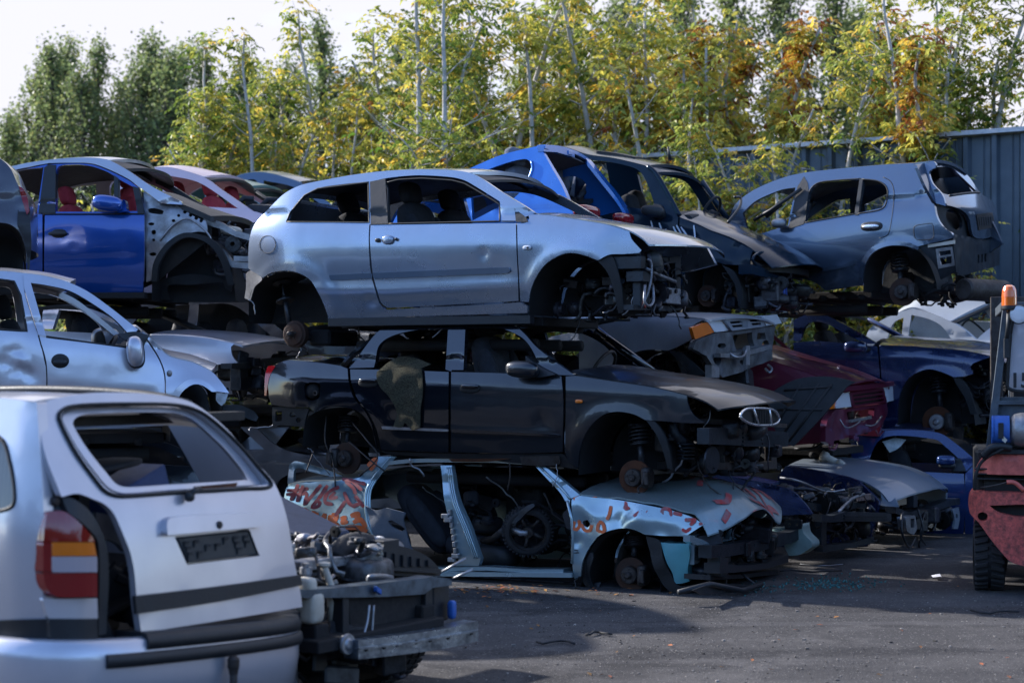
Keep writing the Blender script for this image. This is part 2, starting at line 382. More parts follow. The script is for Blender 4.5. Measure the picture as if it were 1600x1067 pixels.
# ------------------------------------------------------------------ car helpers
def interp(pts):
    xs = [p[0] for p in pts]; zs = [p[1] for p in pts]
    return lambda x: float(np.interp(x, xs, zs))
class Car:
    """One wreck: an Empty that parents its parts, a side plane at the photo's distance and the body's real width."""
    def __init__(c, name, label, px, Y, h, W, base_py, belt, tum=.30, bar=.045, ends=None, arches=(), creases=(), dents=(), group=None, cat='car', roll=0.0):
        c.fr = fr = at(px, Y, h, 0, roll); c.W = W
        zb = fr.loc(px, base_py)[1]; p = fr.O + fr.uy * W * .5; p.z = zb
        c.root = thing(name, label, cat, p, group)
        bl = interp(sorted(fr.loc(*q) for q in belt))
        er = fr.loc(*ends[0])[0] if ends and ends[0] else None; ef = fr.loc(*ends[1])[0] if ends and ends[1] else None
        cf = ends[2] if ends and len(ends) > 2 else .22
        ar = []
        for a in arches:
            x, z = fr.loc(a[0], a[1]); x2 = fr.loc(a[0] + a[2], a[1])[0]; ar.append((x, z, abs(x2 - x), a[3]))
        crs = []
        for pl, amp, wd in creases:
            q = sorted(fr.loc(*t) for t in pl); crs.append((interp(q), q[0][0], q[-1][0], amp, wd))
        dn = []
        for (a, b, r, dp) in dents:
            x, z = fr.loc(a, b); dn.append((x, z, r, dp))
        def S(x, z):
            d = z - bl(x); y = 0.0
            y += tum * (.5 * (d + math.sqrt(d * d + .0025)))
            if d < .1: y += bar * 1.25 * ((d + .24) / .42) ** 2 - bar * .4
            if er is not None and x < er: y += cf * (er - x) ** 2 * 2
            if ef is not None and x > ef: y += cf * (x - ef) ** 2 * 2
            for xa, za, r, fl in ar:
                q = (math.hypot(x - xa, z - za) - r) / .055
                y -= fl * math.exp(-q * q) if q > 0 else fl
            for f_, xa, xb, amp, wd in crs:
                e = min(1, max(0, (x - xa) / .12 + .0)) * min(1, max(0, (xb - x) / .12))
                if e > 0:
                    q = (z - f_(x)) / wd; y -= amp * e * math.exp(-q * q)
            for xa, za, r, dp in dn:
                q = ((x - xa) ** 2 + (z - za) ** 2) / (r * r)
                if q < 9: y += dp * math.exp(-q)
            return y
        fr.S = S
    def sheet(c, name, mat, o, holes=(), parent=None, **k): return sheet(name, mat, parent or c.root, c.fr, o, holes, **k)
    def loft(c, name, mat, e, parent=None, **k): return loft(name, mat, parent or c.root, c.fr, e, c.W, **k)
    def front(c, px, py, y=0.0):                         # frame whose plane faces along the car, its x running across the car
        x, _ = c.fr.sl(px, py); f = Frame(c.fr.pt(x, y, 0), c.fr.h + 90); return f
    def box(c, mb, a, b, ya, yb, bev=.12):               # box between two photo pixels on the side plane, from depth ya to yb
        x0, z0 = c.fr.loc(a[0], a[1], ya); x1, z1 = c.fr.loc(b[0], b[1], ya); boxl(mb, c.fr, min(x0, x1), max(x0, x1), ya, yb, min(z0, z1), max(z0, z1), bev)
    def liner(c, arch, **k):
        mb = MB(); add_liner(mb, c.fr, arch, c.W, **k); return mb.build('wheel_arch', M['liner'], c.root)
    def far_side(c, mat, o, holes=(), **k):
        mb = MB(); add_sheet(mb, c.fr, o, holes, mirror=c.W, sp=.09, **k); return mb.build('far_side_panel', mat, c.root)
    def floor(c, a, b, py, th=.12, name='floor_pan'):
        mb = MB(); x0, z = c.fr.loc(a, py, .1); x1, _ = c.fr.loc(b, py, .1)
        n = 14; m = 8; vs = []
        boxl(mb, c.fr, x0, x1, .30, c.W - .30, z - .04, z + .03, .2)
        for k in range(5): xx = x0 + (x1 - x0) * (k + .5) / 5; mb.tube([c.fr.pt(xx, .25, z - .03), c.fr.pt(xx, c.W - .25, z - .05)], .03, 6)
        for k in range(3): mb.tube([c.fr.pt(x0 + .1, c.W * (.25 + .25 * k), z - th - .02), c.fr.pt(x1 - .1, c.W * (.25 + .25 * k), z - th - .02)], .045, 8)
        return mb.build(name, M['under'], c.root)
def boxl(mb, fr, x0, x1, y0, y1, z0, z1, bev=.12):
    mb.box(fr.pt((x0 + x1) / 2, (y0 + y1) / 2, (z0 + z1) / 2), fr.ux * (x1 - x0) / 2, fr.uy * (y1 - y0) / 2, fr.uz * (z1 - z0) / 2, bev)
def fbox(mb, fr, r, y0, y1, bev=.12):                    # r = pixel rectangle on the frame's plane
    x0, za = fr.loc(r[0], r[1], y0); x1, zb = fr.loc(r[2], r[3], y0); boxl(mb, fr, min(x0, x1), max(x0, x1), y0, y1, min(za, zb), max(za, zb), bev)
def bar(mb, fr, pts, y0, dep, th=None):                  # bent rectangular member along pixel points (x, top, bottom)
    vs = []; fs = []
    for px, a, b in pts:
        for py in (a, b):
            for y in (y0, y0 + dep): vs.append(fr.P(px, py, y0) + fr.uy * (y - y0))
    n = len(pts)
    for i in range(n - 1):
        a = 4 * i; b = a + 4; fs += [(a, b, b + 2, a + 2), (a + 1, a + 3, b + 3, b + 1), (a, a + 1, b + 1, b), (a + 2, b + 2, b + 3, a + 3)]
    fs += [(0, 2, 3, 1), (4 * n - 4, 4 * n - 3, 4 * n - 1, 4 * n - 2)]
    mb.add(vs, fs, False)
def hose(mb, fr, pts, r, y=None, n=7):                   # pts: (px, py[, depth])
    q = [fr.P(p[0], p[1], p[2] if len(p) > 2 else (y or 0)) for p in pts]
    P3 = []
    for i in range(len(q) - 1):
        p0, p1, p2, p3 = q[max(i - 1, 0)], q[i], q[i + 1], q[min(i + 2, len(q) - 1)]
        for k in range(4):
            t = k / 4; P3.append(.5 * ((2 * p1) + (p2 - p0) * t + (2 * p0 - 5 * p1 + 4 * p2 - p3) * t * t + (3 * p1 - p0 - 3 * p2 + p3) * t ** 3))
    P3.append(q[-1]); mb.tube(P3, r, n)
def clutter(mb, fr, xr, yr, zr, n, seed, sz=(.04, .16), dark=(.25, 1.3), fill=.5):
    """Loose mechanical bits: castings, boxes, pulleys, pipes and wires inside a space of the car."""
    g = random.Random(seed); U = g.uniform
    for _ in range(n):
        x, y, z = U(*xr), U(*yr), U(*zr); k = g.random(); s = U(*sz); mb.shade(U(*dark), (1, U(.92, 1.02), U(.85, 1.1)))
        if k > .992: mb.shade(1, g.choice([(.6, 1.2, 4), (5, .5, .4), (4, 4, 3.6), (3.6, 1.6, .7)])); s *= .5
        if k < .13 or k > .992:
            m = Matrix.Rotation(U(-.5, .5), 3, 'Z') @ Matrix.Rotation(U(-.35, .35), 3, 'X')
            mb.box(fr.pt(x, y, z), m @ (fr.ux * s * U(.5, 1.2)), m @ (fr.uy * s * U(.4, 1)), m @ (fr.uz * s * U(.3, .9)), .2)
        elif k < .33:
            m = Matrix.Rotation(U(-.8, .8), 3, 'Z') @ Matrix.Rotation(U(-.6, .6), 3, 'X'); mb.blob(fr.pt(x, y, z), m @ (fr.ux * s * U(.5, 1.1)), m @ (fr.uy * s * U(.4, .9)), m @ (fr.uz * s * U(.3, .8)), U(.3, .8), 12, 8)
            for q in range(3): mb.box(fr.pt(x + U(-1, 1) * s * .5, y - s * U(.4, .8), z + U(-.5, .6) * s), m @ (fr.ux * s * .16), m @ (fr.uy * s * .2), m @ (fr.uz * s * .10), .3)
        elif k < .5:
            ax = g.choice([fr.ux, fr.uy, fr.uz]); r = s * U(.4, .8)
            mb.lathe(fr.pt(x, y, z), ax, [(r * .3, -s * .4), (r, -s * .38), (r, -s * .1), (r * .7, 0), (r * .7, s * .3), (0, s * .32)], 14); mb.lathe(fr.pt(x, y, z), ax, [(r * 1.06, -s * .3), (r * .8, -s * .26), (r * 1.06, -s * .22), (r * .8, -s * .18), (r * 1.06, -s * .12)], 14)
        else:
            p = Vector((x, y, z)); pts = [p.copy()]; d = Vector((U(-1, 1), U(-.6, .6), U(-.7, .5)))
            for _ in range(7):
                d = (d + Vector((U(-.8, .8), U(-.6, .6), U(-.8, .7)))).normalized(); p = p + d * s * .62
                p.x = min(max(p.x, xr[0]), xr[1]); p.y = min(max(p.y, yr[0]), yr[1]); p.z = min(max(p.z, zr[0] - .05), zr[1] + .02); pts.append(p.copy())
            mb.tube([fr.pt(*q) for q in pts], U(.004, .018), 6)
    mb.col = (1, 1, 1, 1)
def disc(c, px, py, rp, y0=.12, cal=1, drum=False, mat='rust', fr=None, par=None, hubmat='iron'):
    """Bare brake disc or drum with hub, studs and caliper; the axle stub runs inwards."""
    fr = fr or c.fr; ct = fr.P(px, py, y0); r = fr.px(rp, px, py, y0); ax = fr.uy; mb = MB()
    if drum: prof = [(.02, 0), (r * .28, 0), (r * .30, .008), (r * .80, .012), (r * .9, .03), (r, .035), (r, .085), (r * .9, .09), (0, .09)]
    else: prof = [(r * .52, -.002), (r * .53, .022), (r * .97, .024), (r, .027), (r, .045), (r * .5, .046)]
    mb.lathe(ct, ax, prof, 36); o = mb.build('brake_disc' if not drum else 'brake_drum', M[mat], c.root if par is None else par)
    hb = MB()
    if not drum: hb.lathe(ct, ax, [(r * .2, -.03), (r * .46, -.028), (r * .51, -.02), (r * .52, .0)], 28)
    hb.lathe(ct, ax, [(0, -.055), (r * .12, -.055), (r * .2, -.045), (r * .22, -.012), (r * .24, 0)], 18)
    for k in range(5):
        a = 2 * math.pi * k / 5 + .3; p = ct + (fr.ux * math.cos(a) + fr.uz * math.sin(a)) * r * .36
        hb.lathe(p, ax, [(0, -.036 if not drum else -.012), (r * .055, -.036 if not drum else -.012), (r * .055, .0)], 8)
    hb.build('hub', M[hubmat], o)
    if cal:
        cb = MB(); a = fr.ux * cal; u = fr.uz
        cb.blob(ct + a * r * .78 + ax * .02, a * r * .30, ax * .055, u * r * .62, .5, 12, 8)
        cb.box(ct + a * r * .9 + ax * .0, a * r * .18, ax * .07, u * r * .38, .25); cb.tube([ct + a * r * .85 + u * r * .4 - ax * .06, ct + a * r * .85 - u * r * .4 - ax * .06], r * .09, 8)
        cb.build('brake_caliper', M['iron'], o)
    st = MB(); st.tube([ct + ax * .05, ct + ax * .30], r * .35, 10); st.tube([ct + ax * .1 + fr.uz * -r * .2, ct + ax * .55 + fr.uz * -.03 + fr.ux * .15], .03, 8); st.build('axle_stub', M['under'], o)
    return o
def strut(c, top, bot, y0=.22, spring=True, r=.026):
    fr = c.fr; a, b = fr.P(top[0], top[1], y0 + .05), fr.P(bot[0], bot[1], y0); mb = MB(); d = b - a; mb.shade(.8)
    mb.tube([a + d * .35, b], r, 10); mb.tube([a, a + d * .5], r * .5, 8); mb.lathe(a, d, [(.02, -.01), (.075, 0), (.08, .015), (.03, .03)], 18); mb.lathe(a + d * .45, d, [(.03, -.01), (.078, 0), (.078, .012), (.03, .02)], 18)
    if spring:
        u = d.normalized().orthogonal(); v = d.normalized().cross(u); pts = []
        for k in range(61):
            t = k / 60; an = t * 5 * 2 * math.pi; pts.append(a + d * .45 * t + (u * math.cos(an) + v * math.sin(an)) * .058)
        mb.tube(pts, .0075, 6)
    return mb.build('suspension_strut', M['parts'], c.root)
def seat(c, x, y, z, name='seat', recl=.25, face=1, head=True, mat='fabric', g=1.0):
    fr = c.fr; mb = MB(); mb.shade(g); b = Matrix.Rotation(-recl * face, 3, fr.uy)
    X = b @ fr.ux; Z = b @ fr.uz; base = fr.pt(x, y, z)
    mb.blob(base + fr.ux * .22 * face + fr.uz * .1, fr.ux * .27, fr.uy * .25, fr.uz * .09, .55, 16, 8)
    mb.blob(base + Z * .38, X * .085, fr.uy * .24, Z * .33, .5, 16, 10)
    for s_ in (-1, 1): mb.blob(base + Z * .34 + fr.uy * s_ * .2 + X * .05 * face, X * .08, fr.uy * .055, Z * .26, .7, 10, 8)
    o = mb.build(name, M[mat], c.root)
    if head:
        h = MB(); h.shade(g); q = base + Z * .80; h.blob(q, X * .055, fr.uy * .13, Z * .09, .55, 14, 8)
        for s_ in (-1, 1): h.tube([q - Z * .16 + fr.uy * .05 * s_, q + fr.uy * .05 * s_], .007, 6)
        h.build('headrest', M[mat], o)
    return o
def wheel_steer(c, ctr, r=.18, tilt=.5, mat='trim'):
    fr = c.fr; mb = MB(); ax = (fr.ux * math.cos(tilt) + fr.uz * -math.sin(tilt)); u = fr.uy; v = ax.cross(u); C = fr.pt(*ctr)
    ring = [C + (u * math.cos(a) + v * math.sin(a)) * r for a in [2 * math.pi * k / 36 for k in range(37)]]; mb.tube(ring, .014, 8, cap=False)
    for a in (.2, math.pi - .2, -math.pi / 2): mb.tube([C + ax * .03, C + (u * math.cos(a) + v * math.sin(a)) * r], .014, 6)
    mb.blob(C + ax * .02, u * .07, v * .06, ax * .035, .7, 12, 8); mb.tube([C + ax * .03, C + ax * .35], .03, 8)
    return mb.build('steering_wheel', M[mat], c.root)
def dash(c, x0, x1, y0, y1, z0, z1, mat='trim'):
    fr = c.fr; mb = MB(); mb.shade(2.0)
    prof = [(x1, z1 - .02), (x1 - .12 * (x1 - x0), z1), (x0 + .45 * (x1 - x0), z1 + .01), (x0 + .06, z1 - .03), (x0, z1 - .10), (x0 + .03, z1 - .2), (x0 + .12, z0), (x1, z0)]
    n = 12; vs = [fr.pt(x, y0 + (y1 - y0) * k / n, z + .03 * math.sin(k / n * math.pi * 3) * (1 if z > z1 - .12 else 0)) for k in range(n + 1) for x, z in prof]; m = len(prof)
    mb.add(vs, [(k * m + i, k * m + (i + 1) % m, (k + 1) * m + (i + 1) % m, (k + 1) * m + i) for k in range(n) for i in range(m)]); mb.add(vs[:m], [tuple(range(m))], False)
    return mb.build('dashboard', M[mat], c.root)
def blob_px(c, name, mat, px, py, rx, ry, y=-.03, dy=.06, e=.7, parent=None, rot=0, fr=None):
    fr = fr or c.fr; mb = MB(); ct = fr.SP(px, py, y) if fr is c.fr else fr.P(px, py, y); k = fr.px(1, px, py, y) / max(.3, abs(fr.ux.x)); kz = fr.px(1, px, py, y); a = R(rot)
    X = fr.ux * math.cos(a) - fr.uz * math.sin(a); Z = fr.ux * math.sin(a) + fr.uz * math.cos(a)
    mb.blob(ct, X * rx * k, fr.uy * dy, Z * ry * kz, e, 18, 12); return mb.build(name, mat, parent or c.root)
def strokes(name, mat, fr, lines, wpx, parent, off=-.004, seed=0, S=None):
    """Spray paint lying on the sheet metal: ribbons that follow the surface."""
    mb = MB(); g = random.Random(seed); S = S or fr.S
    for li, l in enumerate(lines):
        q = curve(l, 3.0, False); vs = []
        for i, p in enumerate(q):
            a = np.array(q[max(i - 1, 0)]); b = np.array(q[min(i + 1, len(q) - 1)]); t = b - a; t = t / (np.linalg.norm(t) + 1e-9); nn = np.array((-t[1], t[0]))
            ww = wpx * (.55 + .45 * math.sin(min(1, (i + .6) / 2.5) * 1.57)) * (1 + .25 * noise.noise(Vector((i * .4, li, seed))))
            if i == len(q) - 1: ww *= .5
            for s_ in (-.5, -.17, .17, .5):
                x, z = fr.sl(p[0] + nn[0] * ww * s_, p[1] + nn[1] * ww * s_, off, S); vs.append(fr.pt(x, S(x, z) + off - li * .0004, z))
        mb.add(vs, [(4 * i + k, 4 * i + k + 1, 4 * i + k + 5, 4 * i + k + 4) for i in range(len(q) - 1) for k in range(3)])
    return mb.build(name, mat, parent)
def mirror_img(l, x0): return l
# ------------------------------------------------------------------ ground
def asphalt():
    m, n, b = _nt('asphalt')
    big = tex(n, .35, 5, .6).outputs['Fac']; mid = tex(n, 2.2, 6, .65).outputs['Fac']; fine = tex(n, 95, 3, .7).outputs['Fac']
    tr = tex(n, 1.1, 4, .55, stretch=(.25, 1.6, 1), seed=3).outputs['Fac']
    v = tex(n, 150, kind='TexVoronoi')
    col = mixc(n, ramp(n, big, .38, .66), (.044, .0425, .044), (.084, .079, .078))
    col = mixc(n, mth(n, 'MULTIPLY', ramp(n, tr, .48, .62), .8), col, (.015, .015, .018))
    col = mixc(n, mth(n, 'MULTIPLY', ramp(n, mid, .52, .72), .6), col, (.135, .127, .124))
    col = mixc(n, mth(n, 'MULTIPLY', ramp(n, fine, .50, .72), .5), col, (.115, .108, .102))
    oil = tex(n, .8, 5, .6, seed=11).outputs['Fac']; col = mixc(n, mth(n, 'MULTIPLY', ramp(n, oil, .56, .63), .6), col, (.012, .012, .014))
    trk = tex(n, 1.6, 5, .6, stretch=(.10, 2.2, 1), seed=6).outputs['Fac']; col = mixc(n, mth(n, 'MULTIPLY', ramp(n, trk, .55, .66), .45), col, (.10, .096, .098))
    hs = n.nodes.new('ShaderNodeSeparateColor'); n.links.new(v.outputs['Color'], hs.inputs[0])
    col = mixc(n, ramp(n, hs.outputs[0], .972, .978), col, (.22, .21, .20))
    col = mixc(n, mth(n, 'MULTIPLY', ramp(n, hs.outputs[1], .9, .94), .4), col, (.012, .012, .013))
    n.links.new(col, b.inputs['Base Color'])
    n.links.new(mth(n, 'SUBTRACT', .95, mth(n, 'MULTIPLY', ramp(n, tr, .5, .7), .38)), b.inputs['Roughness'])
    bp = n.nodes.new('ShaderNodeBump'); bp.inputs['Strength'].default_value = .75; bp.inputs['Distance'].default_value = .012
    n.links.new(mth(n, 'ADD', fine, mth(n, 'MULTIPLY', v.outputs['Distance'], .6)), bp.inputs['Height'])
    n.links.new(bp.outputs[0], b.inputs['Normal']); b.inputs['Specular IOR Level'].default_value = .3; return m
mb = MB(); s_ = 1.2; nx, ny = 60, 55
def gz(x, y): return .012 * noise.noise(Vector((x * .5, y * .5, 0))) + .02 * noise.noise(Vector((x * .13, y * .13, 4)))
xs = [-900, -200, -60] + [-30 + i for i in range(61)] + [60, 200, 900]; ys = [-200, -40, -8] + [-2 + i for i in range(48)] + [60, 120, 300, 1500]
vs = [(x, y, gz(x, y) - .012) for y in ys for x in xs]; k = len(xs)
mb.add(vs, [(j * k + i, j * k + i + 1, (j + 1) * k + i + 1, (j + 1) * k + i) for j in range(len(ys) - 1) for i in range(k - 1)])
g_ = mb.build('ground', asphalt()); g_['kind'] = 'structure'

# ------------------------------------------------------------------ debris lying about: grit, glass crumbs, leaves, scraps
def gpx(px, py):
    t = EYE / ((py - HY) / F); return Vector(((px - CX) / F * t, t, 0))
rg = random.Random(5)
mb = MB()
for i in range(1700):
    py = 916 + 160 * rg.random() ** 1.2; px = rg.uniform(640, 1640); p = gpx(px, py); s = rg.uniform(.002, .0055) * (2.2 if rg.random() < .05 else 1)
    mb.shade(rg.choice([.25, .5, .8, 1.2, 1.9]), (1, .97, .93)); z = gz(p.x, p.y) - .012
    a = rg.uniform(0, 3.1); u = Vector((math.cos(a), math.sin(a), 0)); v_ = Vector((-math.sin(a), math.cos(a), 0))
    mb.box((p.x, p.y, z + s * .3), u * s, v_ * s * rg.uniform(.5, .9), Vector((0, 0, s * .5)), .45)
o = mb.build('loose_grit', stuff('grit', (.16, .15, .14), .8, attr=True, bump=0)); tag(o, 'loose grit and stone chips scattered over the dark asphalt', 'grit', kind='stuff')
gl = stuff('glass_crumbs', (.03, .13, .125), .15, attr=True, bump=0, var=.3, col2=(.10, .22, .22), spec=.8)
mb = MB()
for (cx, cy, rx, ry, n_) in ((1300, 908, 90, 12, 260), (1180, 915, 50, 10, 60), (850, 890, 40, 3, 90)):
    for i in range(n_):
        px, py = cx + rg.gauss(0, .45) * rx, cy + rg.gauss(0, .5) * ry; p = gpx(px, max(py, 870)); s = rg.uniform(.003, .007)
        z = gz(p.x, p.y) - .012
        mb.shade(rg.uniform(.4, 1.6)); a = rg.uniform(0, 3); u = Vector((math.cos(a), math.sin(a), .2)); mb.box((p.x, p.y, z + s), u * s, Vector((-u.y, u.x, 0)) * s, Vector((0, 0, s)), .2)
o = mb.build('broken_glass', gl); tag(o, 'green crumbs of shattered window glass on the asphalt', 'broken glass', kind='stuff')
mb = MB(); lf = stuff('dead_leaf', (.28, .10, .03), .8, attr=True, bump=0, var=.4)
for i in range(170):
    cl = rg.random()
    if cl < .5: px, py = rg.gauss(770, 40), rg.gauss(918, 4)
    elif cl < .75: px, py = rg.gauss(900, 90), rg.gauss(922, 5)
    else: px, py = rg.uniform(700, 1590), rg.uniform(900, 1060)
    p = gpx(px, max(py, 905)); z = gz(p.x, p.y) - .012; s = rg.uniform(.012, .032); a = rg.uniform(0, 6.3); u = Vector((math.cos(a), math.sin(a), rg.uniform(-.2, .3))) * s; v_ = Vector((-math.sin(a), math.cos(a), rg.uniform(-.1, .3))) * s * .45
    c = Vector((p.x, p.y, z + .008)); mb.shade(rg.uniform(.5, 1.3), (1, rg.uniform(.7, 1.4), 1)); mb.add([c - u, c + v_, c + u, c - v_ + Vector((0, 0, .006))], [(0, 1, 2), (0, 2, 3)])
o = mb.build('fallen_leaves', lf); tag(o, 'small drift of orange fallen leaves on the asphalt by the wrecks', 'leaves', kind='stuff')

# ------------------------------------------------------------------ corrugated sheet fence at the right
fm = stuff('fence_sheet', (.085, .115, .15), .5, .3, var=.45, scale=3, col2=(.05, .068, .088), bump=.05)
a_ = Vector(((860 - 800) / F * 25.4, 25.4, 0)); b_ = Vector((14.0, 17.4, 0)); d_ = (b_ - a_); L_ = d_.length; d_.normalize(); nn_ = Vector((d_.y, -d_.x, 0))
if nn_.y > 0: nn_ = -nn_
fence = thing('corrugated_fence', 'tall blue grey corrugated metal fence behind the trees at the right', 'fence', a_)
prof = []; x = 0.0
while x < L_:
    for dx, dd in ((0, 0), (.15, 0), (.165, .012), (.18, 0), (.24, 0), (.275, .065), (.335, .065), (.37, 0)): prof.append((x + dx, dd))
    x += .37
def htop(x): return 4.62
mb = MB(); vs = []
for x, dd in prof:
    p = a_ + d_ * x + nn_ * dd; vs += [(p.x, p.y, 0), (p.x, p.y, htop(x))]
mb.add(vs, [(2 * i, 2 * i + 2, 2 * i + 3, 2 * i + 1) for i in range(len(prof) - 1)], False); mb.build('corrugated_sheet', fm, fence)
mb = MB(); p = a_ - d_ * .02; q = a_ + d_ * (L_ + .02)
k_ = 0
while k_ < L_:
    p = a_ + d_ * k_ + nn_ * .05; l2 = min(1.98, L_ - k_)
    mb.box(p + d_ * l2 / 2 + Vector((0, 0, 4.655)), d_ * l2 / 2, nn_ * .11, Vector((0, 0, .03)), .1); k_ += 2.0
mb.build('cap_rail', stuff('pale_capping', (.42, .44, .48), .45, .4, var=.4), fence)

# ------------------------------------------------------------------ trees
def leafmat(name, cols, trans=.5):
    m = bpy.data.materials.new(name); m.use_nodes = True; n = m.node_tree; n.nodes.clear()
    out = n.nodes.new('ShaderNodeOutputMaterial'); a = n.nodes.new('ShaderNodeAttribute'); a.attribute_name = 'col'
    r = n.nodes.new('ShaderNodeValToRGB'); e = r.color_ramp.elements; sx = n.nodes.new('ShaderNodeSeparateColor'); n.links.new(a.outputs['Color'], sx.inputs[0]); n.links.new(sx.outputs[0], r.inputs[0])
    e[0].position = cols[0][0]; e[0].color = (*cols[0][1], 1); e[1].position = cols[-1][0]; e[1].color = (*cols[-1][1], 1)
    for p, c in cols[1:-1]: x = e.new(p); x.color = (*c, 1)
    hv = n.nodes.new('ShaderNodeMix'); hv.data_type = 'RGBA'; hv.blend_type = 'MULTIPLY'; hv.inputs['Factor'].default_value = 1
    cb = n.nodes.new('ShaderNodeCombineColor'); 
    for i in range(3): n.links.new(sx.outputs[1], cb.inputs[i])
    n.links.new(r.outputs[0], hv.inputs['A']); n.links.new(cb.outputs[0], hv.inputs['B'])
    d = n.nodes.new('ShaderNodeBsdfPrincipled'); d.inputs['Roughness'].default_value = .45; d.inputs['Specular IOR Level'].default_value = .35
    t = n.nodes.new('ShaderNodeBsdfTranslucent'); ms = n.nodes.new('ShaderNodeMixShader'); ms.inputs[0].default_value = trans
    n.links.new(hv.outputs['Result'], d.inputs['Base Color']); n.links.new(hv.outputs['Result'], t.inputs[0]); n.links.new(d.outputs[0], ms.inputs[1]); n.links.new(t.outputs[0], ms.inputs[2]); n.links.new(ms.outputs[0], out.inputs[0])
    return m
LM = leafmat('maple_leaves', [(0, (.085, .16, .022)), (.3, (.27, .32, .07)), (.55, (.60, .53, .09)), (.78, (.76, .47, .07)), (.9, (.34, .13, .02)), (1, (.20, .06, .02))], .5)
LP = leafmat('poplar_leaves', [(0, (.10, .15, .06)), (.6, (.19, .24, .09)), (1, (.36, .35, .12))], .55)
BK = stuff('pale_bark', (.46, .43, .40), .85, var=.6, scale=8, col2=(.22, .20, .18), bump=.3)
BD = stuff('dark_bark', (.075, .065, .055), .9, var=.6, bump=.3)
def branch(mb, g, p, d, L, r, lvl, tips, seg=6, up=.25, wig=.22):
    pts = [p.copy()]; rs = [r]; q = p.copy(); dd = d.normalized()
    for i in range(seg):
        dd = (dd + Vector((g.gauss(0, wig), g.gauss(0, wig), g.gauss(0, wig * .6) + up * .3))).normalized(); q = q + dd * L / seg
        pts.append(q.copy()); rs.append(max(.003, r * (1 - .75 * (i + 1) / seg)))
    mb.tube(pts, rs, 7 if r > .03 else 5); return pts, rs, dd
def maple_parts(seed, h, lean=(0, 0), stems=2, leaves=2600, hue=(.45, .2), lo=.6, spread=1.0, spray=.25, size=1.28, bare=.2):
    """Self-sown maple: pale forked stems, side branches with drooping compound leaves, gaps between the sprays."""
    g = random.Random(seed); tr = MB(); tips = []
    for s in range(stems):
        a = g.uniform(0, 6.28); d = Vector((math.cos(a) * .14 * (s > 0) + lean[0], math.sin(a) * .14 * (s > 0) + lean[1], 1)); hh = h * g.uniform(.8, 1)
        pts, rs, _ = branch(tr, g, Vector((math.cos(a) * .1 * s, math.sin(a) * .1 * s, 0)), d, hh, .028 + .0062 * h, 0, tips, 13, .3, .10)
        for i in range(1, len(pts)):
            fz = i / len(pts)
            for b in range(g.choice((2, 3, 3))):
                t = g.random(); p = pts[i - 1].lerp(pts[i], t)
                if p.z < lo: continue
                an = g.uniform(0, 6.28); L = spread * (1.35 * (1 - fz) + .55) * g.uniform(.5, 1.15); dv = Vector((math.cos(an), math.sin(an), g.uniform(.35, 1.0)))
                bp, br, _ = branch(tr, g, p, dv, L, rs[i] * .42, 1, tips, 5, .15, .16)
                tips += [(bp[k].lerp(bp[k + 1], g.random()), fz) for k in range(1, 5) for _ in range(2)]
                if L > .8 * spread:
                    for k in (2, 3, 4):
                        b2, _, _ = branch(tr, g, bp[k], Vector((g.gauss(0, 1), g.gauss(0, 1), g.uniform(0, .9))), L * .45, rs[i] * .2, 2, tips, 3, .1, .2)
                        tips += [(x_, fz) for x_ in b2[1:]]
        tips += [(pts[-1], 1.0)] * 6
    cr = MB(); V = []; Fc = []; C = []
    ph = {}
    for i in range(leaves):
        ti = g.randrange(len(tips)); p, fz = tips[ti]
        if ti not in ph: ph[ti] = (min(1, max(0, g.gauss(hue[0], hue[1]))), g.random() < bare)
        hv, skip = ph[ti]
        if skip: continue
        p = p + Vector((g.gauss(0, spray * .5), g.gauss(0, spray * .5), g.gauss(-.03, spray * .4)))
        a = g.uniform(0, 6.28); out = Vector((math.cos(a), math.sin(a), g.uniform(-.9, .1))).normalized(); side = out.cross(Vector((0, 0, 1))).normalized()
        hcol = min(1, max(0, hv + g.gauss(0, .09))); val = g.uniform(.65, 1.25)
        for k in range(5):                               # five leaflets on a drooping stalk
            al = (0, .055, .055, .11, .11)[k] * size; sd2 = (0, 1, -1, 1, -1)[k]
            b = p + out * ((.15 * size) - al) if k else p + out * .15 * size
            dv = (out + side * sd2 * .9 * (k > 0) + Vector((0, 0, -.45 + g.gauss(0, .25)))).normalized(); l = g.uniform(.065, .105) * size; wv = dv.cross(Vector((g.gauss(0, .5), g.gauss(0, .5), 1))).normalized() * l * .23
            n0 = len(V); m_ = b + dv * l * .45 + Vector((0, 0, .008)); V += [b, m_ + wv, b + dv * l, m_ - wv]; Fc += [(n0, n0 + 1, n0 + 2, n0 + 3)]; C += [(hcol, val, 0, 1)] * 4
    cr.v = [tuple(v) for v in V]; cr.f = Fc; cr.sm = [False] * len(Fc); cr.c = C
    return tr, cr
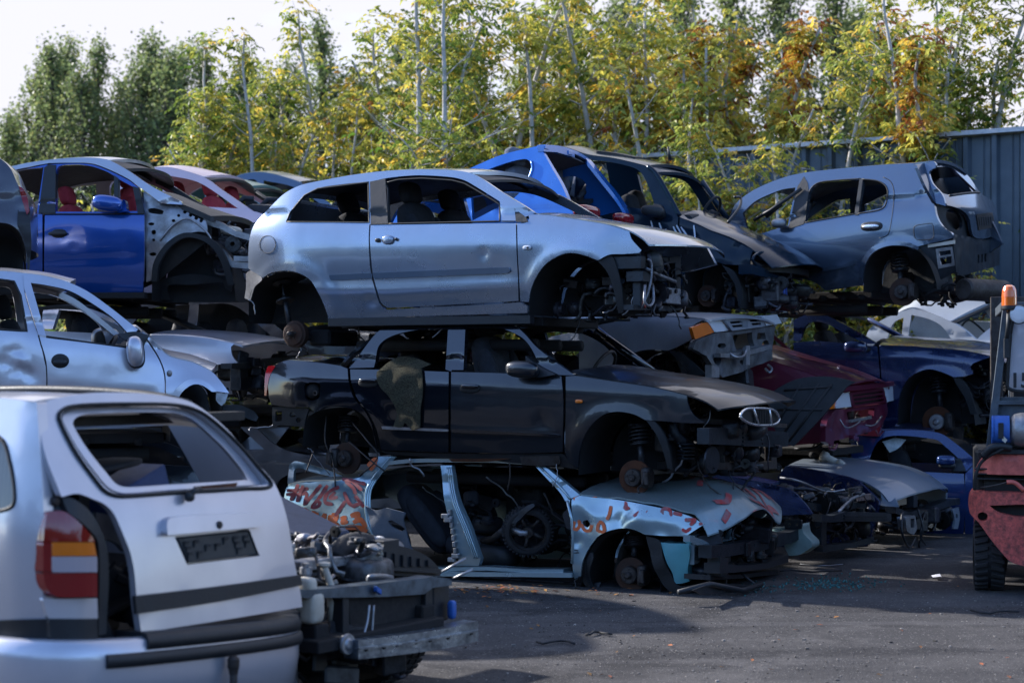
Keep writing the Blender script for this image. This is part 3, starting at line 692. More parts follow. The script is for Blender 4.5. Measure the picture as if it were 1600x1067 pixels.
def poplar_parts(seed, h, w, leaves=9000):
    g = random.Random(seed); tr = MB(); tips = []
    pts, rs, _ = branch(tr, g, Vector((0, 0, 0)), Vector((0, 0, 1)), h, .16, 0, tips, 14, .5, .02)
    for i in range(1, len(pts)):
        for b in range(9):
            p = pts[i - 1].lerp(pts[i], g.random()); fz = p.z / h
            if fz < .06: continue
            an = g.uniform(0, 6.28); L = w * (1.12 - .95 * fz ** 1.5) * g.uniform(.55, 1.15); bp, br, _ = branch(tr, g, p, Vector((math.cos(an), math.sin(an), 1.25)), L * 1.6, .03, 1, tips, 5, .5, .09)
            for k in range(1, 6): tips += [(bp[k], g.random())] * (3 if k > 2 else 1)
    V = []; Fc = []; C = []; ph = {}
    for i in range(leaves):
        ti = g.randrange(len(tips)); p, q = tips[ti]
        if ti not in ph: ph[ti] = g.random()
        if ph[ti] < .3: continue
        s = .14; p = p + Vector((g.gauss(0, s), g.gauss(0, s), g.gauss(0, s * 1.3))); l = g.uniform(.065, .125)
        d = Vector((g.gauss(0, 1), g.gauss(0, 1), g.gauss(-.3, .8))).normalized(); wv = d.orthogonal().normalized(); wv = Matrix.Rotation(g.uniform(0, 6.3), 3, d) @ wv * l * .38
        n0 = len(V); m_ = p + d * l * .5; V += [p, m_ + wv, p + d * l, m_ - wv]; Fc.append((n0, n0 + 1, n0 + 2, n0 + 3)); C += [(min(1, max(0, ph[ti] * .75 + g.gauss(0, .12))), g.uniform(.7, 1.25), 0, 1)] * 4
    cr = MB(); cr.v = [tuple(v) for v in V]; cr.f = Fc; cr.sm = [False] * len(Fc); cr.c = C
    return tr, cr
def plant(parts, name, label, loc, rz, sc, leaf, bark, group=None):
    o = thing(name, label, 'tree', (0, 0, 0), group)
    if parts[2] is None:
        a = parts[0].build('trunk', bark, o); b = parts[1].build('crown', leaf, o); parts[2] = (a, b)
    else:
        for q in parts[2]:
            c = q.copy(); scene.collection.objects.link(c); c.parent = o
    o.location = loc; o.rotation_euler = (0, 0, rz); o.scale = (sc, sc, sc); return o
maples = [[*maple_parts(11, 8.2, (.02, 0), 2, 1750, (.27, .16), 1.5, 1.0), None], [*maple_parts(12, 7.4, (-.03, 0), 3, 1900, (.43, .18), 1.2, .95), None],
          [*maple_parts(13, 9.0, (.05, .02), 2, 1800, (.32, .19), 1.5, 1.15), None], [*maple_parts(14, 6.2, (0, 0), 3, 2000, (.55, .18), .8, .8), None],
          [*maple_parts(15, 8.6, (-.02, .02), 1, 1900, (.60, .24), 1.5, .85, bare=.3), None], [*maple_parts(16, 4.8, (0, 0), 4, 1900, (.38, .2), .4, .75), None]]
pops = [[*poplar_parts(21, 10.6, 1.6, 11500), None], [*poplar_parts(22, 10.2, 1.9, 12500), None], [*poplar_parts(23, 9.4, 1.4, 9000), None]]
gm = 'yellowing maples in the thicket behind the wrecks'; gp = 'dark poplars in the row behind the maples'
rt = random.Random(77)
lab = ['self-sown maple with green and yellow leaves in the thicket behind the wrecks', 'many-stemmed maple turning yellow in the thicket behind the wrecks', 'tall forked maple with pale stems in the thicket behind the wrecks',
       'bushy golden maple low in the thicket behind the wrecks', 'tall thin maple with rusty brown seed clusters behind the wrecks', 'short bushy maple sapling filling the foot of the thicket']
grps = ['green yellow maples', 'many-stemmed yellow maples', 'tall forked maples', 'bushy golden maples', 'maples with rusty seeds', 'maple saplings']
def mp_(k, px, Y, sc=1.0, rz=None): plant(maples[k], 'maple_tree', lab[k], ((px - 800) / F * Y, Y, 0), rt.uniform(0, 6.28) if rz is None else rz, sc, LM, BK, grps[k] + ' in the thicket behind the wrecks')
def pp_(k, px, Y, sc=1.0): plant(pops[k], 'poplar_tree', ('slender dark green poplar standing far behind the maples', 'broad dark green poplar standing far behind the maples', 'low narrow poplar with thin top standing far behind the maples')[k], ((px - 800) / F * Y, Y, 0), rt.uniform(0, 6.28), sc, LP, BD, ('slender', 'broad', 'low narrow')[k] + ' poplars in the far row')
for k, px, Y, sc in ((2, 28, 46, .86), (0, 95, 45, .93), (1, 128, 44, .88), (0, 165, 47, .80), (1, 225, 44, .90), (2, 262, 43, 1.0), (0, 318, 45, .92), (1, 345, 47, .85), (2, 410, 45, .95), (1, 450, 46, .93), (0, 505, 45, .98), (1, 62, 46, .93), (0, 150, 45.5, .95), (1, 285, 46, .97), (0, 200, 47, .88), (1, 385, 46.5, .92), (0, 25, 48, .8), (1, 100, 47, 1.0), (1, 240, 45, .98), (2, 365, 44, 1.0), (1, 1440, 47, .95), (0, 1480, 49, .8), (1, 560, 46, .90), (0, 640, 45, .95),
    (0, 905, 44, 1.1), (1, 975, 46, 1.1), (1, 1062, 44, 1.12), (0, 1135, 45, 1.12), (1, 1215, 43, 1.1), (0, 1290, 44, 1.1), (1, 1345, 45, 1.05), (2, 1395, 44, 1.02), (1, 1500, 50, .62), (1, 1590, 48, .72), (2, 760, 46, 1.0), (1, 830, 47, 1.0), (2, -30, 46, .6)): pp_(k, px, Y, sc)
for k, px, Y, sc in ((5, 205, 26, .8), (0, 292, 27, .74), (5, 330, 26.5, .85), (0, 375, 27.5, .66), (1, 420, 27, .74), (0, 452, 28, .84), (5, 478, 25.5, .95), (1, 520, 27, .85), (2, 560, 28, .86), (1, 610, 28, .95), (5, 600, 25.5, 1.0), (3, 590, 29, 1.0), (2, 652, 25.2, .95),
    (0, 700, 28, 1.05), (5, 715, 25.6, 1.05), (0, 765, 27, 1.0), (1, 815, 26, 1.1), (2, 855, 27.5, 1.02), (5, 800, 25, 1.05), (0, 900, 28, 1.05), (1, 935, 26, 1.12), (5, 905, 25, 1.1), (4, 968, 26.5, 1.0), (3, 1000, 25.5, 1.15), (4, 1030, 27.5, 1.0), (2, 1060, 28, 1.0), (3, 1065, 25.4, 1.1), (1, 1110, 26.5, 1.0),
    (4, 1145, 25.5, .98), (5, 1110, 25, 1.15), (3, 1180, 26, 1.0), (5, 1205, 22.9, .80), (0, 1250, 27, .9), (3, 1270, 22.6, .66), (2, 1350, 22.7, .82), (5, 1395, 22.2, .8), (5, 1310, 23, .76), (4, 1440, 23.2, .88), (1, 1415, 25, .95), (0, 1462, 24.4, .86), (2, 1535, 24.5, .85), (0, 1500, 25, .95), (2, 1590, 24, 1.0), (5, 1535, 20.6, .52), (4, 1470, 26, 1.0), (5, 1600, 20.2, .5)): mp_(k, px, Y, sc)
for i, px in enumerate(range(860, 1240, 50)): mp_((3, 5, 1, 3, 0)[i % 5], px + rt.uniform(-8, 8), 25.2 - (px - 860) * .0045 - 1.3 - rt.uniform(0, .8), rt.uniform(.62, .82) if i % 5 != 1 else .95)
for px, Y, k, sc in ((1420, 21.4, 5, .85), (1475, 20.9, 3, .60), (1530, 20.6, 5, .5), (288, 27, 0, .90), (362, 27, 2, .82), (328, 26.5, 1, .72), (240, 26, 5, 1.0), (405, 27, 1, .82), (190, 26.5, 5, .85), (440, 28, 2, .9), (700, 24.6, 2, .9), (480, 25, 5, .9), (380, 25.5, 5, .8), (250, 25.8, 5, .75)): mp_(k, px, Y, sc)

# unseen tree mass added behind the camera to darken reflections in the car paint
wd = stuff('added_wood_leaves', (.03, .045, .016), .9, var=.8, scale=1.5, col2=(.012, .018, .008), bump=.6, bscale=3)
mb = MB(); g = random.Random(9)
for i in range(150):
    a = R(g.uniform(-172, 14)); r_ = g.uniform(34, 44); h_ = g.uniform(5.5, 10); p = Vector((math.cos(a) * r_, math.sin(a) * r_ - 2, h_ * .45)); q = g.uniform(1.6, 2.8)
    mb.blob(p, Vector((q, 0, 0)), Vector((0, q, 0)), Vector((0, 0, h_ * .56)), g.uniform(.8, 1.1), 14, 9)
mb.v = [tuple(Vector(v) + Vector((noise.noise(Vector(v) * .9), noise.noise(Vector(v) * .9 + Vector((9, 0, 0))), noise.noise(Vector(v) * .9 + Vector((0, 9, 0))))) * 1.1) for v in mb.v]
o = mb.build('added_dark_wood', wd); tag(o, 'unseen dark wood added behind the camera to darken the car paint reflections', 'wood', kind='stuff')

pt_ = gpx(1462, 901); mb = MB(); mb.add([pt_ + Vector((-.035, -.05, .004)), pt_ + Vector((.03, -.06, .008)), pt_ + Vector((.045, .05, .02)), pt_ + Vector((-.02, .06, .006))], [(0, 1, 2, 3)], False); mb.add([pt_ + Vector((-.035, -.05, .002)), pt_ + Vector((.03, -.06, .002)), pt_ + Vector((.01, -.11, .018))], [(0, 2, 1)], False)
o = mb.build('paper_scrap', stuff('paper', (.55, .56, .60), .8, bump=0)); tag(o, 'small white scrap of paper on the asphalt left of the forklift wheel', 'paper')
for i, (px, py, L_, lb) in enumerate(((1268, 893, .5, 'bent black rubber strip on the asphalt under the navy wreck'), (1285, 884, .35, 'thin grey wire curled on the asphalt behind the rubber strip'), (1555, 957, .3, 'flat black scrap lying in the sun below the forklift wheel'), (868, 1004, .22, 'short black scrap on the asphalt right of the stripped car'), (935, 990, .16, 'tiny black sliver of rubber on the open asphalt'))):
    p = gpx(px, py); mb = MB(); q = [p + Vector((L_ * (k / 6 - .5), .06 * math.sin(k * 1.3 + i), .012 + .02 * max(0, math.sin(k * 2.1 + i)))) for k in range(7)]; mb.tube([Vector((v.x, v.y, .004 + (v.z - .012) * .4)) for v in q], .007 if i != 1 else .004, 6)
    o = mb.build(('rubber_strip', 'wire_scrap', 'rubber_scrap', 'rubber_scrap', 'rubber_scrap')[i], M['rubber'] if i != 1 else M['alu']); tag(o, lb, 'scrap')
# ================================================================== main stack, top: silver three-door hatchback
PS = paint('silver_blue_paint', (.26, .32, .41), .72, .24, 1.0, .10, dust=.10, chips=.12)
c = Car('silver_hatchback', 'silver three door hatchback without wheels on top of the middle stack, facing right', 760, 13.0, -27, 1.65, 505,
        [(385, 352), (446, 349), (583, 350), (806, 347), (1000, 352)], tum=.30, bar=.05, ends=((470, 400), (940, 400), .16),
        arches=[(451, 492, 68, .012), (897, 470, 72, .012)], creases=[([(400, 452), (600, 456), (800, 447), (830, 446)], .012, .05), ([(505, 437), (805, 424)], -.006, .10), ([(395, 390), (600, 386), (960, 380)], .006, .09)], dents=[(757, 398, .03, .014), (577, 470, .04, .010)])
silver = c
A_rear = [(411, 434), (422, 427), (441, 423), (462, 425), (483, 436), (496, 455), (506, 476), (512, 494)]
c.sheet('body_side', PS, [(388, 419, 1), (388, 395), (390, 372), (397, 352), (422, 324), (440, 306), (457, 295), (475, 288), (514, 280), (554, 273), (606, 267), (659, 265), (706, 266), (732, 270), (752, 279), (779, 297), (805, 313), (823, 324), (836, 333, 1), (806, 345, 1), (783, 345, 1), (781, 315, 1), (765, 305), (744, 292), (726, 282), (705, 277), (659, 274), (622, 276), (601, 279, 1), (588, 282, 1), (584, 351, 1), (577, 351, 1), (576, 377), (579, 425), (587, 456), (593, 474), (602, 484, 1), (790, 474), (813, 472, 1), (824, 478, 1), (824, 489, 1), (512, 498, 1)] + A_rear[::-1] + [(411, 434, 1), (391, 422)],
        [[(448, 346, 1), (452, 334), (462, 319), (476, 305), (497, 294), (535, 288), (575, 284, 1), (576, 347, 1), (500, 348)]], th=.035, wob=.001)
c.sheet('front_wing', PS, [(808, 349, 1), (822, 348), (827, 341), (824, 334, 1), (857, 337), (910, 345), (950, 352), (983, 362, 1), (987, 374), (1002, 391, 1), (999, 395), (975, 397), (952, 398), (934, 407, 1), (910, 398), (884, 396), (857, 409), (839, 430), (829, 454), (826, 472, 1), (813, 471, 1), (811, 430), (809, 394)], th=.012, wob=.001)
c.sheet('wing_window', M['black'], sharp((806, 347), (804, 326), (822, 340), (825, 347)), off=-.004, th=.01)
d = c.sheet('door', PS, [(579, 352, 1), (700, 350), (806, 349, 1), (807, 394), (809, 430), (810, 470, 1), (790, 471.5), (606, 481, 1), (596, 474), (590, 456), (582, 425), (578, 377)], th=.03, wob=.0012)
PSD = paint('moulding_paint', (.085, .125, .18), .4, .3, .6, .1)
c.sheet('side_moulding', PSD, [(514, 430, 1), (580, 427), (581, 435, 1), (517, 438)], off=-.014, th=.016)
c.sheet('side_moulding', PSD, [(583, 426.5, 1), (700, 421.5), (795, 418), (797, 424), (792, 427), (700, 431), (584, 435.5, 1)], off=-.014, th=.016, parent=d)
mb = MB(); ct = c.fr.SP(606, 375, -.002); k = c.fr.px(1, 606, 375)
mb.blob(ct, c.fr.ux * 11 * k, c.fr.uy * .006, c.fr.uz * 7.5 * k, 1, 20, 8); mb.build('handle_recess', M['black'], d)
blob_px(c, 'door_handle', PS, 606, 375, 9, 7.2, -.012, .014, .8, d); blob_px(c, 'lock_cover', M['black'], 590, 375.5, 4, 3.2, -.012, .01, .7, d); blob_px(c, 'lock_cover', M['black'], 619, 374, 2.6, 2.6, -.012, .01, .9, d)
blob_px(c, 'side_repeater', M['clear'], 823.5, 387, 6.5, 3.4, -.008, .012, .7); blob_px(c, 'repeater_bulb', M['black'], 824.5, 387, 2, 1.5, -.019, .006, .7)
mb = MB(); q = [c.fr.SP(*p, -.003) for p in ellipse(418, 382, 12.5, 13.8, 36)]; mb.tube(q + [q[0]], .0022, 5); mb.build('fuel_flap', M['seal'], c.root)
c.sheet('pillar_trim', M['black'], [(578, 284, 1), (602, 279, 1), (606, 350, 1), (579, 350.5, 1)], off=-.005, th=.05)
mb = MB()
for o_ in ([(606, 350), (606, 296), (602, 286), (623, 281), (659, 279), (706, 282), (726, 287), (744, 297), (781, 319), (781, 346), (606, 350)], [(448, 347), (453, 333), (476, 305.5), (497, 295), (576, 285), (577, 348), (448, 347)]):
    q = [c.fr.SP(p[0], p[1], .004) for p in curve([(*p, 1) for p in o_], 8, False)]; mb.tube(q, .008, 6)
mb.build('window_seal', M['seal'], c.root)
c.sheet('mirror_mount', M['alu'], sharp((782, 317), (803, 330), (803, 347), (783, 347)), off=.012, th=.01)
c.far_side(PS, [(388, 419, 1), (390, 372), (422, 324), (457, 295), (514, 280), (606, 267), (706, 266), (752, 279), (805, 313), (836, 333), (910, 345), (983, 362, 1), (1000, 395, 1), (934, 407), (884, 396), (840, 430), (826, 488, 1), (512, 498, 1), (506, 476), (483, 436), (441, 423), (411, 434)],
    [[(448, 346, 1), (455, 330), (476, 305), (497, 294), (577, 285, 1), (577, 348, 1)], [(590, 348, 1), (592, 286, 1), (659, 275), (706, 278), (744, 293), (781, 316), (781, 346, 1)]], off=0, th=.05)
c.loft('roof', PS, [(440, 306), (457, 295), (475, 288), (514, 280), (554, 273), (606, 267), (659, 265), (706, 266), (732, 270)], crown=.055, th=.03, bow=.10)
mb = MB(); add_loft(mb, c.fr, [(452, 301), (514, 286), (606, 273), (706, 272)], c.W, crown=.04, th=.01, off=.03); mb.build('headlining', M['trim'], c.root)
c.loft('tailgate_frame', PS, [(390, 372), (397, 352), (422, 324), (440, 306)], crown=.0, th=.03, bend=lambda t, u, x, y, z: (x - .07 * (1 - u * u), y, z))
c.loft('bonnet', PS, [(838, 334), (857, 335.5), (910, 343.5), (950, 350.5), (983, 360), (1004, 372), (1014, 382)], crown=lambda t: .05 * (1 - t * .5), bow=.17, th=.012, wob=.003)
mb = MB(); add_loft(mb, c.fr, [(742, 279), (770, 295), (800, 315), (834, 337)], c.W, crown=.05, u0=0, u1=.0301, n=2, bow=.1, th=.05, off=.04); add_loft(mb, c.fr, [(818, 334), (836, 339), (850, 343)], c.W, crown=.04, th=.03, off=.03, bow=.1); mb.build('scuttle', M['black'], c.root)
c.loft('windscreen_header', M['black'], [(732, 271), (742, 276), (752, 283)], crown=.055, th=.02, off=.02, bow=.10)
c.liner([(826, 492), (828, 454), (838, 430), (856, 410), (884, 397.5), (910, 399), (934, 408), (952, 424), (962, 448), (970, 478), (972, 492)], y1=.6)
c.liner([(389, 505), (389, 470), (396, 448), (411, 435.5), (441, 425), (462, 427), (483, 438), (496, 457), (506, 478), (512, 500)], y1=.55)
c.sheet('liner_flap', M['liner'], [(934, 408, 1), (955, 400), (964, 420), (971, 450), (974, 488, 1), (966, 490, 1), (958, 450), (948, 424)], off=.02, th=.02)
c.sheet('rear_panel_edge', M['alu'], [(384, 428, 1), (391, 423), (410, 435), (398, 448), (391, 470, 1), (382, 466, 1), (384, 445)], off=.03, th=.012, wob=.012)
disc(c, 456, 522, 21, y0=.16, cal=0, drum=True); strut(c, (440, 440), (452, 505), .28, spring=False, r=.022)
mb = MB(); hose(mb, c.fr, [(456, 522, .3), (500, 514, .5), (540, 512, .8)], .035, n=10); fbox(mb, c.fr, (482, 515, 515, 540), .35, .8, .3); mb.build('rear_axle', M['under'], c.root)
c.floor(512, 830, 505, .16); mb = MB(); c.box(mb, (512, 497), (828, 506), .06, .14); mb.build('sill', M['black'], c.root)
x0, z0 = c.fr.loc(640, 470)
seat(c, c.fr.loc(625, 400)[0], .5, z0 + .12); seat(c, c.fr.loc(625, 400)[0], 1.15, z0 + .12); seat(c, c.fr.loc(500, 400)[0], .85, z0 + .12, name='rear_bench', recl=.35)
dash(c, c.fr.loc(775, 350)[0], c.fr.loc(845, 350)[0], .12, 1.5, z0 + .3, c.fr.loc(800, 347)[1]); wheel_steer(c, (c.fr.loc(758, 350)[0], 1.2, c.fr.loc(758, 352)[1]))
# bare nose: slam panel, lamp carrier, crash beam, hoses
f = c.front(1003, 400); mb = MB()
bar(mb, f, [(1000, 402, 412), (1030, 404, 413), (1064, 400, 410)], .05, .06); fbox(mb, f, (1000, 412, 1010, 480), .04, .10); fbox(mb, f, (1056, 408, 1064, 482), .06, .12); bar(mb, f, [(990, 476, 484), (1040, 478, 486), (1066, 476, 484)], .05, .08)
mb.build('front_carrier', M['steel'], c.root)
mb = MB(); c.box(mb, (945, 401), (1001, 420), .02, .12); c.box(mb, (978, 424), (1004, 440), .03, .2); hose(mb, c.fr, [(950, 399, .02), (975, 396, .02), (1001, 397, .03)], .012); mb.build('lamp_carrier', M['steel'], c.root)
mb = MB(); x1 = c.fr.loc(975, 430)[0]; zt = c.fr.loc(1000, 392)[1]; zb = c.fr.loc(1000, 480)[1]
clutter(mb, c.fr, (x1 - .2, x1 + .14), (.12, 1.0), (zb, zt - .04), 70, 3, (.04, .14), (.2, .9)); mb.build('engine_bay', M['parts'], c.root)
mb = MB(); mb.shade(3.2); fbox(mb, f, (1042, 449, 1064, 476), -.02, .03, .2); mb.shade(2.4); hose(mb, f, [(1012, 405, -.03), (1018, 412, -.05), (1017, 440, -.05), (1008, 470, -.05), (1003, 482, 0)], .008); mb.shade(3); hose(mb, f, [(1008, 446, -.03), (1007, 470, -.06), (1014, 478, -.06), (1021, 470, -.05), (1020, 446, -.02)], .01)
for q in ((1047, 456), (1056, 455)): mb.shade(.3); mb.lathe(f.P(*q, -.025), f.uy, [(0, -.01), (.018, -.01), (.018, .01)], 12)
mb.shade(2.6); hose(mb, f, [(1010, 420, .0), (1035, 432, -.04), (1055, 440, -.03)], .014); mb.build('hanging_bracket', M['parts'], c.root)
mb = MB(); x2 = c.fr.loc(900, 470)[0]; z2 = c.fr.loc(900, 488)[1]; clutter(mb, c.fr, (x2 - .3, x2 + .3), (.28, .6), (z2, z2 + .25), 24, 8, (.04, .12), (.2, .7)); mb.build('suspension_parts', M['parts'], c.root)

# ================================================================== main stack, middle: black saloon
PB = paint('black_paint', (.0045, .0070, .0115), .2, .11, 1.0, .14, dirtc=(.012, .013, .016), dust=.2, chips=.2, chipc=(.14, .15, .16))
PB2 = paint('sooty_paint', (.0055, .009, .0145), .15, .26, .7, .2, dirtc=(.012, .014, .018), dust=.25, chips=.25, chipc=(.16, .17, .18))
c = Car('black_saloon', 'black four door saloon with bare brake discs in the middle of the central stack', 760, 13.0, -27, 1.66, 728,
        [(420, 572), (545, 577), (703, 580), (880, 586), (1100, 600)], tum=.34, bar=.05, ends=((480, 600), (1000, 640), .06), arches=[(540, 705, 68, .012), (966, 722, 74, .014)],
        creases=[([(594, 668), (700, 673), (880, 680)], .012, .028), ([(430, 592), (700, 600), (1060, 618)], .008, .05)], dents=[(850, 655, .06, .008)])
black = c
c.sheet('rear_wing', PB, [(418, 596, 1), (423, 582), (432, 569), (452, 563), (489, 566), (529, 571), (543, 576, 1), (545, 598), (553, 622), (569, 641), (580, 662), (586, 690), (590, 703, 1), (587, 690), (579, 664), (563, 645), (539, 636), (513, 636), (492, 644), (484, 637), (455, 636), (424, 632, 1), (420, 614)], [[(477, 599), (498, 598), (500, 610), (497, 623), (479, 624), (476, 611)]], wob=.002)
blob_px(c, 'filler_cup', M['under'], 489, 611, 12, 12, .05, .04, 1); mb = MB(); mb.lathe(c.fr.SP(492, 614, .0), c.fr.uy, [(.012, 0), (.022, .0), (.024, .03)], 14); mb.build('filler_neck', M['iron'], c.root)
c.sheet('tail_light', M['red_lens'], [(418, 602, 1), (422, 586), (430, 572, 1), (419, 572), (414, 588), (413, 618, 1), (416, 618, 1)], off=-.004, th=.05)
c.sheet('bumper_mount', M['liner'], [(425, 634, 1), (483, 638, 1), (478, 652), (475, 667, 1), (436, 664), (428, 668), (425, 650)], [rect(430, 642, 440, 658), ellipse(457, 648, 5, 4), ellipse(466, 656, 4, 4)], off=.02, th=.02, wob=.01)
c.sheet('side_frame', PB, [(545, 575, 1), (556, 563), (572, 540), (592, 517), (610, 511), (636, 507), (689, 505), (780, 507), (803, 509), (820, 522), (837, 541), (866, 564), (898, 586, 1), (880, 586, 1), (842, 583, 1), (838, 560), (826, 538), (812, 525), (781, 513), (727, 513, 1), (724, 578, 1), (706, 578, 1), (705, 580, 1), (704, 580, 1), (696, 577, 1), (700, 514, 1), (649, 516), (612, 525), (592, 540), (586, 567, 1), (584, 574, 1)], off=0, th=.05)
c.sheet('quarter_glass', M['black'], [(559, 563, 1), (574, 543), (585, 534, 1), (587, 568, 1)], off=.006, th=.03)
d1 = c.sheet('rear_door', PB, [(547, 577, 1), (620, 578), (701, 581, 1), (700.5, 640), (700.5, 706, 1), (596, 703, 1), (588, 670), (573, 641), (558, 622), (549, 598)], th=.03, wob=.0015)
d2 = c.sheet('front_door', PB2, [(705, 581, 1), (780, 583), (877, 588, 1), (880, 624), (879, 706, 1), (800, 708), (704.5, 706, 1), (704.5, 640)], th=.03, wob=.002)
for d, q in ((d1, (575, 598)), (d2, (734, 607))):
    blob_px(c, 'handle_recess', M['seal'], q[0], q[1], 16, 7, .0, .010, .75, d); blob_px(c, 'door_handle', PB, q[0], q[1] - 3.5, 14, 3.6, -.016, .016, .7, d)
for d, o_ in ((d1, [(596, 666), (640, 668), (700, 671), (700, 674), (640, 672), (597, 670)]), (d2, [(706, 671), (800, 675), (872, 679), (874, 682), (800, 679), (706, 675)])): c.sheet('door_moulding', M['alu'] if d is d1 else PB, o_, off=-.016, th=.014, parent=d)
c.sheet('front_wing', PB2, [(884, 588, 1), (899, 587, 1), (952, 595), (1024, 606), (1073, 618, 1), (1076, 635), (1086, 650), (1102, 660, 1), (1080, 661), (1050, 659), (1024, 657), (1008, 656, 1), (990, 647), (964, 643), (941, 649), (918, 672), (906, 703), (903, 731, 1), (890, 722), (883, 708, 1), (884, 624)], wob=.0015)
c.sheet('wheel_arch_lip', M['liner'], [(1010, 657, 1), (1022, 658), (1038, 680), (1046, 705), (1051, 735, 1), (1043, 731, 1), (1036, 705), (1026, 680)], off=.005, th=.03)
c.sheet('sill', M['under'], [(594, 705, 1), (700, 708), (880, 709, 1), (903, 733, 1), (875, 728), (870, 722), (814, 724), (760, 718), (700, 716), (610, 710, 1)], off=.015, th=.1, wob=.02)
c.sheet('torn_underseal', M['iron'], [(812, 713, 1), (874, 712, 1), (874, 725), (850, 728), (816, 726, 1)], off=-.004, th=.01, wob=.02)
c.sheet('torn_underseal', M['rust_bright'], [(700, 717, 1), (800, 716, 1), (760, 721), (705, 721, 1)], off=.005, th=.01, wob=.02)
c.far_side(PB, [(424, 632, 1), (418, 596), (432, 569), (489, 566), (530, 571, 1), (572, 540), (592, 517), (636, 507), (689, 505), (780, 507), (803, 509), (837, 541), (898, 586), (1024, 606), (1073, 618, 1), (1102, 660, 1), (1008, 656), (964, 643), (918, 672), (903, 731, 1), (590, 705, 1), (579, 664), (539, 636), (492, 644)], [[(588, 568, 1), (600, 535), (649, 516), (696, 514, 1), (694, 576, 1)], [(726, 578, 1), (728, 514, 1), (781, 513), (824, 538), (840, 582, 1)]], th=.05)
c.loft('roof', PB, [(592, 517), (610, 511), (636, 507), (689, 505), (740, 505), (780, 507), (803, 509)], crown=.035, th=.03)
c.loft('boot_lid', PB, [(431, 569), (452, 562), (489, 565), (527, 570)], crown=.05, th=.02, wob=.006, bend=lambda t, u, x, y, z: (x - .13 * (1 - t) * (1 - u * u), y, z))
c.loft('tail_panel', PB, [(425, 632), (419, 608), (424, 584), (431, 570)], crown=0, th=.02, bend=lambda t, u, x, y, z: (x - .13 * (1 - u * u), y, z))
mb = MB(); add_loft(mb, c.fr, [(530, 571), (548, 551), (572, 533), (592, 517)], c.W, crown=.05, u0=0, u1=.06, n=3, th=.03); mb.build('rear_pillar', PB, c.root); mb = MB(); add_loft(mb, c.fr, [(530, 571), (548, 551), (572, 533), (592, 517)], c.W, crown=.05, u0=.94, u1=1, n=3, th=.03); mb.build('rear_pillar', PB, c.root)
c.loft('bonnet', PB2, [(900, 585), (952, 593.5), (1024, 604.5), (1073, 616), (1100, 626), (1122, 640)], crown=lambda t: .075 - .02 * t, bow=.26, th=.012, wob=.006, n=34)
mb = MB(); add_loft(mb, c.fr, [(880, 584), (905, 590)], c.W, crown=.05, th=.05, off=.05); mb.build('scuttle', M['black'], c.root)
f0 = c.fr; mb = MB()
def pil(mb, cc, a, b, r, y): # far windscreen pillar
    mb.tube([cc.fr.pt(*(lambda q: (q[0], cc.W - y - cc.fr.S(*q), q[1]))(cc.fr.loc(*a))), cc.fr.pt(*(lambda q: (q[0], cc.W - y - cc.fr.S(*q), q[1]))(cc.fr.loc(*b)))], r, 8)
pil(mb, c, (803, 509), (898, 586), .035, .03); mb.build('far_pillar', PB, c.root)
blob_px(c, 'side_indicator', M['amber'], 904.5, 627, 5.5, 3, -.008, .012, .6)
m_ = blob_px(c, 'door_mirror', PB2, 816, 577, 25, 13.5, -.12, .07, .75, rot=3); c.sheet('mirror_base', M['black'], [(821, 556, 1), (842, 572), (868, 585, 1), (838, 590), (822, 584)], off=-.05, th=.05)
c.liner([(904, 742), (905, 703), (918, 673), (941, 650.5), (964, 645), (990, 649), (1010, 658), (1028, 682), (1038, 710), (1044, 740)], y1=.62)
c.liner([(473, 698), (475, 669), (486, 648), (513, 638), (539, 638), (563, 647), (580, 668), (588, 690), (594, 712)], y1=.58)
disc(c, 990, 746, 27, y0=.14, cal=1, mat='rust_bright'); disc(c, 539, 716, 25, y0=.14, cal=-1)
strut(c, (999, 664), (1003, 728), .26); strut(c, (545, 650), (541, 700), .3)
mb = MB()
for pts in ([(510, 650, .1), (508, 690, .03), (520, 720, .05), (524, 760, 0)], [(550, 660, .1), (575, 690, .0), (590, 715, .02), (560, 745, .05)], [(545, 690, .05), (580, 720, 0), (600, 735, .05)], [(490, 705, .05), (478, 738, 0)], [(796, 722, .0), (797, 745, .0), (793, 765, .02)]): mb = MB(); hose(mb, c.fr, pts, .006); mb.build('hanging_cable', M['iron'], c.root)
c.floor(590, 905, 716, .14)
x0, z0 = c.fr.loc(780, 690)
seat(c, c.fr.loc(745, 600)[0], .5, z0 + .12, head=True, g=1.6); seat(c, c.fr.loc(745, 600)[0], 1.2, z0 + .12, g=1.2); seat(c, c.fr.loc(600, 600)[0], .8, z0 + .12, name='rear_bench')
dash(c, c.fr.loc(845, 600)[0], c.fr.loc(910, 600)[0], .12, 1.5, z0 + .25, c.fr.loc(860, 585)[1]); wheel_steer(c, (c.fr.loc(838, 600)[0], 1.2, c.fr.loc(850, 582)[1]), .19, mat='iron')
